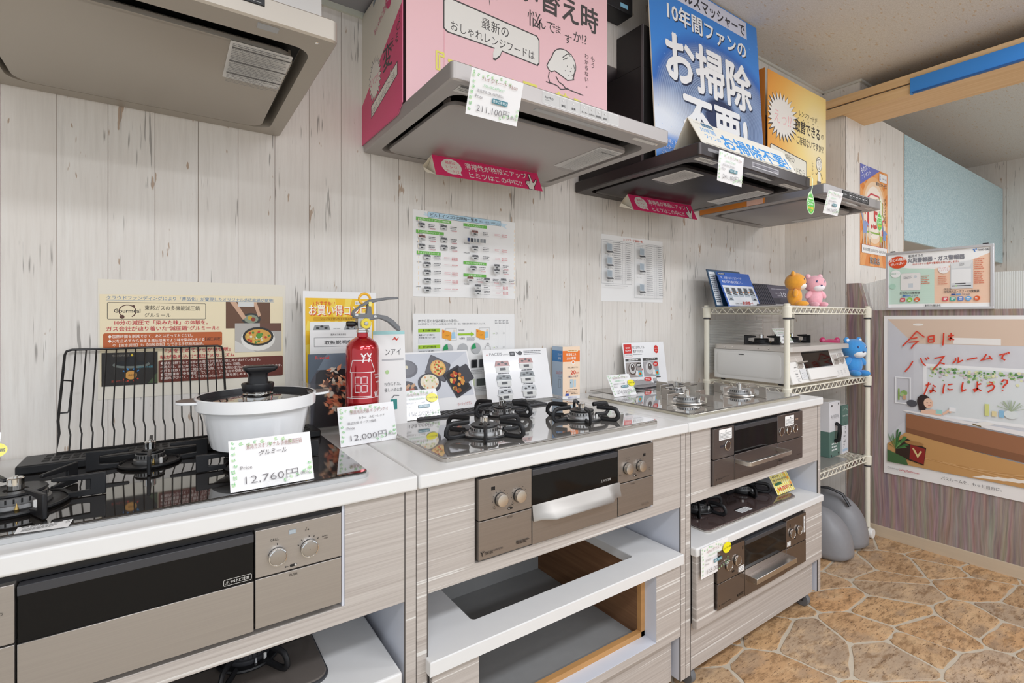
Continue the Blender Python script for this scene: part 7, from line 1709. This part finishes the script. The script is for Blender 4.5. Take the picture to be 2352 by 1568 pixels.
for k in range(9): p.poly([(.10 + k * .05, .12 - k * .002), (X_, .07 + k * .010), (X_, .073 + k * .010), (.10 + k * .05, .123 - k * .002)], '#d2a876' if k % 2 else '#b98a55')
for k in range(6): p.poly([(.36 + k * .045, .070 + k * .006), (.42 + k * .05, .075 + k * .004), (.50 + k * .03, .090 + k * .004), (.40 + k * .05, .088 + k * .006)], '#efe6da')
p.poly([(.100, .335), (X_, .280), (X_, .165), (.29, .205), (.100, .235)], '#9b6a4c').poly([(.100, .26), (X_, .20), (X_, .165), (.29, .205), (.100, .235)], '#855a40').poly([(.085, .345), (X_, .285), (X_, .310), (.10, .352)], '#eceaea')
# bather (head, hair, shoulders) as printed on the poster
p.disc(.175, .405, .028, '#3a2f30', ry=.036).poly([(.150, .40), (.185, .395), (.180, .355), (.155, .36)], '#3a2f30').disc(.193, .400, .019, '#eec6ae', ry=.026).poly([(.165, .36), (.21, .372), (.245, .355), (.245, .343), (.16, .345)], '#eec6ae').line([(.25, .352), (.275, .375), (.282, .365)], .010, '#eec6ae').poly([(.222, .352), (.248, .352), (.246, .372), (.224, .372)], '#a8d8d0').disc(.125, .39, .022, '#55555c', ry=.018)
p.line([(.186, .404), (.192, .402)], .002, '#4a3030').line([(.200, .405), (.206, .404)], .002, '#4a3030').line([(.192, .388), (.202, .390)], .0025, '#c8504c')
p.rect(.275, .372, .300, .392, '#f3f3f4').poly([(.36, .325), (.41, .345), (.445, .338), (.395, .318)], '#f0eeea').poly([(.362, .320), (.393, .314), (.393, .320), (.362, .327)], '#7a6a4a')
for x_, h_, c_ in ((.405, .055, '#d9dc8c'), (.430, .025, '#e6d8a8'), (.455, .032, '#8fc0e0')): p.rect(x_, .372, x_ + .016, .372 + h_, c_)
p.disc(.495, .390, .024, '#dfe6e6', ry=.020)
for k in range(22): a = rg.uniform(.3, 2.8); p.line([(.495, .405), (.495 + .05 * math.cos(a), .405 + .05 * math.sin(a))], .0015, '#a9b89a')
p.line([(.565, .62), (.575, .60), (.588, .50), (.580, .42)], .008, '#b4b6ba').line([(.575, .54), (.63, .535)], .007, '#b4b6ba').rect(.62, .36, .632, .66, '#c4c6ca').disc(.570, .620, .014, '#c9cbce')
for k in range(26): a = rg.uniform(.2, 3.0); p.line([(.60, .38), (.60 + .06 * math.cos(a), .38 + .07 * math.sin(a))], .004, '#8fae78')
p.rect(.590, .33, .604, .372, '#5d3c3a').rect(.608, .33, .622, .38, '#77777c').rect(.628, .322, .642, .352, '#e6e2dc').poly([(.545, .318), (.65, .300), (.65, .322), (.56, .330)], '#d2a878').line([(.59, .30), (.60, .25), (.64, .20), (.67, .19)], .006, '#d6d8dc')
# plant and basket, lower left
p.poly([(.055, .105), (.175, .08), (.185, .17), (.10, .205), (.055, .18)], '#3a2c26').poly([(.115, .10), (.175, .085), (.182, .165), (.12, .175)], '#8f2f2c').line([(.13, .16), (.15, .12), (.165, .15)], .008, '#d9c28a').disc(.135, .185, .04, '#a87c4c', ry=.010)
for k in range(26): a = rg.uniform(.2, 2.9); l_ = rg.uniform(.04, .10); p.poly([(.055, .14), (.055 + l_ * .6 * math.cos(a + .12), .14 + l_ * math.sin(a + .12)), (.055 + l_ * math.cos(a) * .75, .14 + l_ * 1.1 * math.sin(a))], ['#4f7d45', '#6f9a5c', '#3d6a3c'][k % 3]) if .055 + l_ * math.cos(a) * .75 > .019 else None
p.poly([(.019, .065), (.11, .065), (.10, .10), (.019, .13)], '#4a6a44')
RDP = '#d8442f'
def brush(pts, w_=.0075): p.line(pts, w_, RDP)
def hand(s_, x_, y_, h_, w_): p.text(s_, x_, y_, h_, RDP, w=w_, shear=.18, bold=.02)
for st_h in [[(0.085,0.683),(0.122,0.729),(0.147,0.765)],[(0.147,0.763),(0.165,0.745),(0.179,0.734)],[(0.124,0.725),(0.149,0.731)],[(0.112,0.705),(0.151,0.711),(0.131,0.69),(0.122,0.673)],[(0.194,0.739),(0.194,0.707)],[(0.194,0.739),(0.216,0.743),(0.216,0.71)],[(0.195,0.723),(0.215,0.726)],[(0.195,0.708),(0.216,0.711)],[(0.255,0.758),(0.254,0.727),(0.251,0.695)],[(0.271,0.742),(0.294,0.747)],[(0.283,0.759),(0.283,0.734),(0.28,0.725),(0.274,0.728),(0.28,0.734),(0.294,0.724)],[(0.13,0.609),(0.117,0.58),(0.096,0.551)],[(0.162,0.628),(0.169,0.605),(0.183,0.588)],[(0.181,0.629),(0.188,0.618)],[(0.19,0.633),(0.197,0.624)],[(0.218,0.629),(0.256,0.641),(0.234,0.601),(0.212,0.571)],[(0.236,0.61),(0.259,0.603)],[(0.3,0.636),(0.3,0.623),(0.289,0.609)],[(0.311,0.642),(0.31,0.616),(0.328,0.628)],[(0.341,0.631),(0.38,0.643)],[(0.412,0.662),(0.402,0.64),(0.394,0.632),(0.429,0.645)],[(0.421,0.654),(0.432,0.637)],[(0.456,0.66),(0.479,0.67),(0.468,0.659),(0.465,0.645),(0.476,0.638)],[(0.479,0.672),(0.482,0.665)],[(0.486,0.677),(0.489,0.669)],[(0.183,0.49),(0.205,0.5)],[(0.196,0.507),(0.188,0.475),(0.177,0.442)],[(0.212,0.495),(0.223,0.485)],[(0.213,0.484),(0.212,0.465),(0.203,0.457),(0.201,0.465),(0.212,0.47),(0.225,0.462)],[(0.258,0.506),(0.254,0.483),(0.252,0.456)],[(0.271,0.502),(0.289,0.508)],[(0.27,0.484),(0.276,0.478),(0.29,0.481)],[(0.328,0.521),(0.323,0.491),(0.325,0.477),(0.34,0.487)],[(0.38,0.514),(0.394,0.521)],[(0.38,0.53),(0.38,0.492),(0.371,0.482),(0.367,0.49),(0.38,0.496),(0.394,0.487)],[(0.421,0.533),(0.434,0.528)],[(0.413,0.511),(0.432,0.522),(0.44,0.514),(0.434,0.498),(0.417,0.483)],[(0.464,0.536),(0.471,0.547),(0.483,0.546),(0.483,0.534),(0.471,0.518),(0.47,0.509)],[(0.467,0.499),(0.467,0.495)]]: brush(st_h, .0062)
p.text('Cleanup', .020, .030, .015, '#9a9a9e', w=.048).text('Living Bathroom', .071, .030, .015, '#c4505a', w=.085, bold=.01).text('バスルームを、もっと自由に。', .245, .030, .018, '#5a5a5e', w=.220).rect(.555, .010, X_, .045, '#d22f38').text('クリナップ', .562, .016, .026, '#fbeeee', w=.105, bold=.04)
def wrapped_lettering():
    ca = math.atan2(-1, -.30); rad = .0442
    tmp = []
    for s_, u0, z0_, h_, wid, name in TXTW:
        c = bpy.data.curves.new('t', 'FONT'); c.body = s_; c.resolution_u = 2; c.offset = .01
        o = bpy.data.objects.new('t', c); COL.objects.link(o); tmp.append((o, c))
    dg = bpy.context.evaluated_depsgraph_get()
    for (o, c), (s_, u0, z0_, h_, wid, name) in zip(tmp, TXTW):
        e = o.evaluated_get(dg); m = e.to_mesh(); off = base_of(ex)
        x0 = min(v.co.x for v in m.vertices); x1 = max(v.co.x for v in m.vertices); sc = wid / (x1 - x0)
        V = []
        for v in m.vertices:
            th = ca + (u0 + (v.co.x - x0) * sc) / rad
            V.append((E_[0] + rad * math.cos(th) - off.x, E_[1] + rad * math.sin(th) - off.y, z0_ + v.co.y * h_ - off.z))
        F = [tuple(q.vertices) for q in m.polygons]
        e.to_mesh_clear()
        me = bpy.data.meshes.new(name); me.from_pydata(V, [], F); me.materials.append(M_INKW); link_mesh(name, me, ex)
    for o, c in tmp: bpy.data.objects.remove(o); bpy.data.curves.remove(c)
wrapped_lettering()
flush_prints()
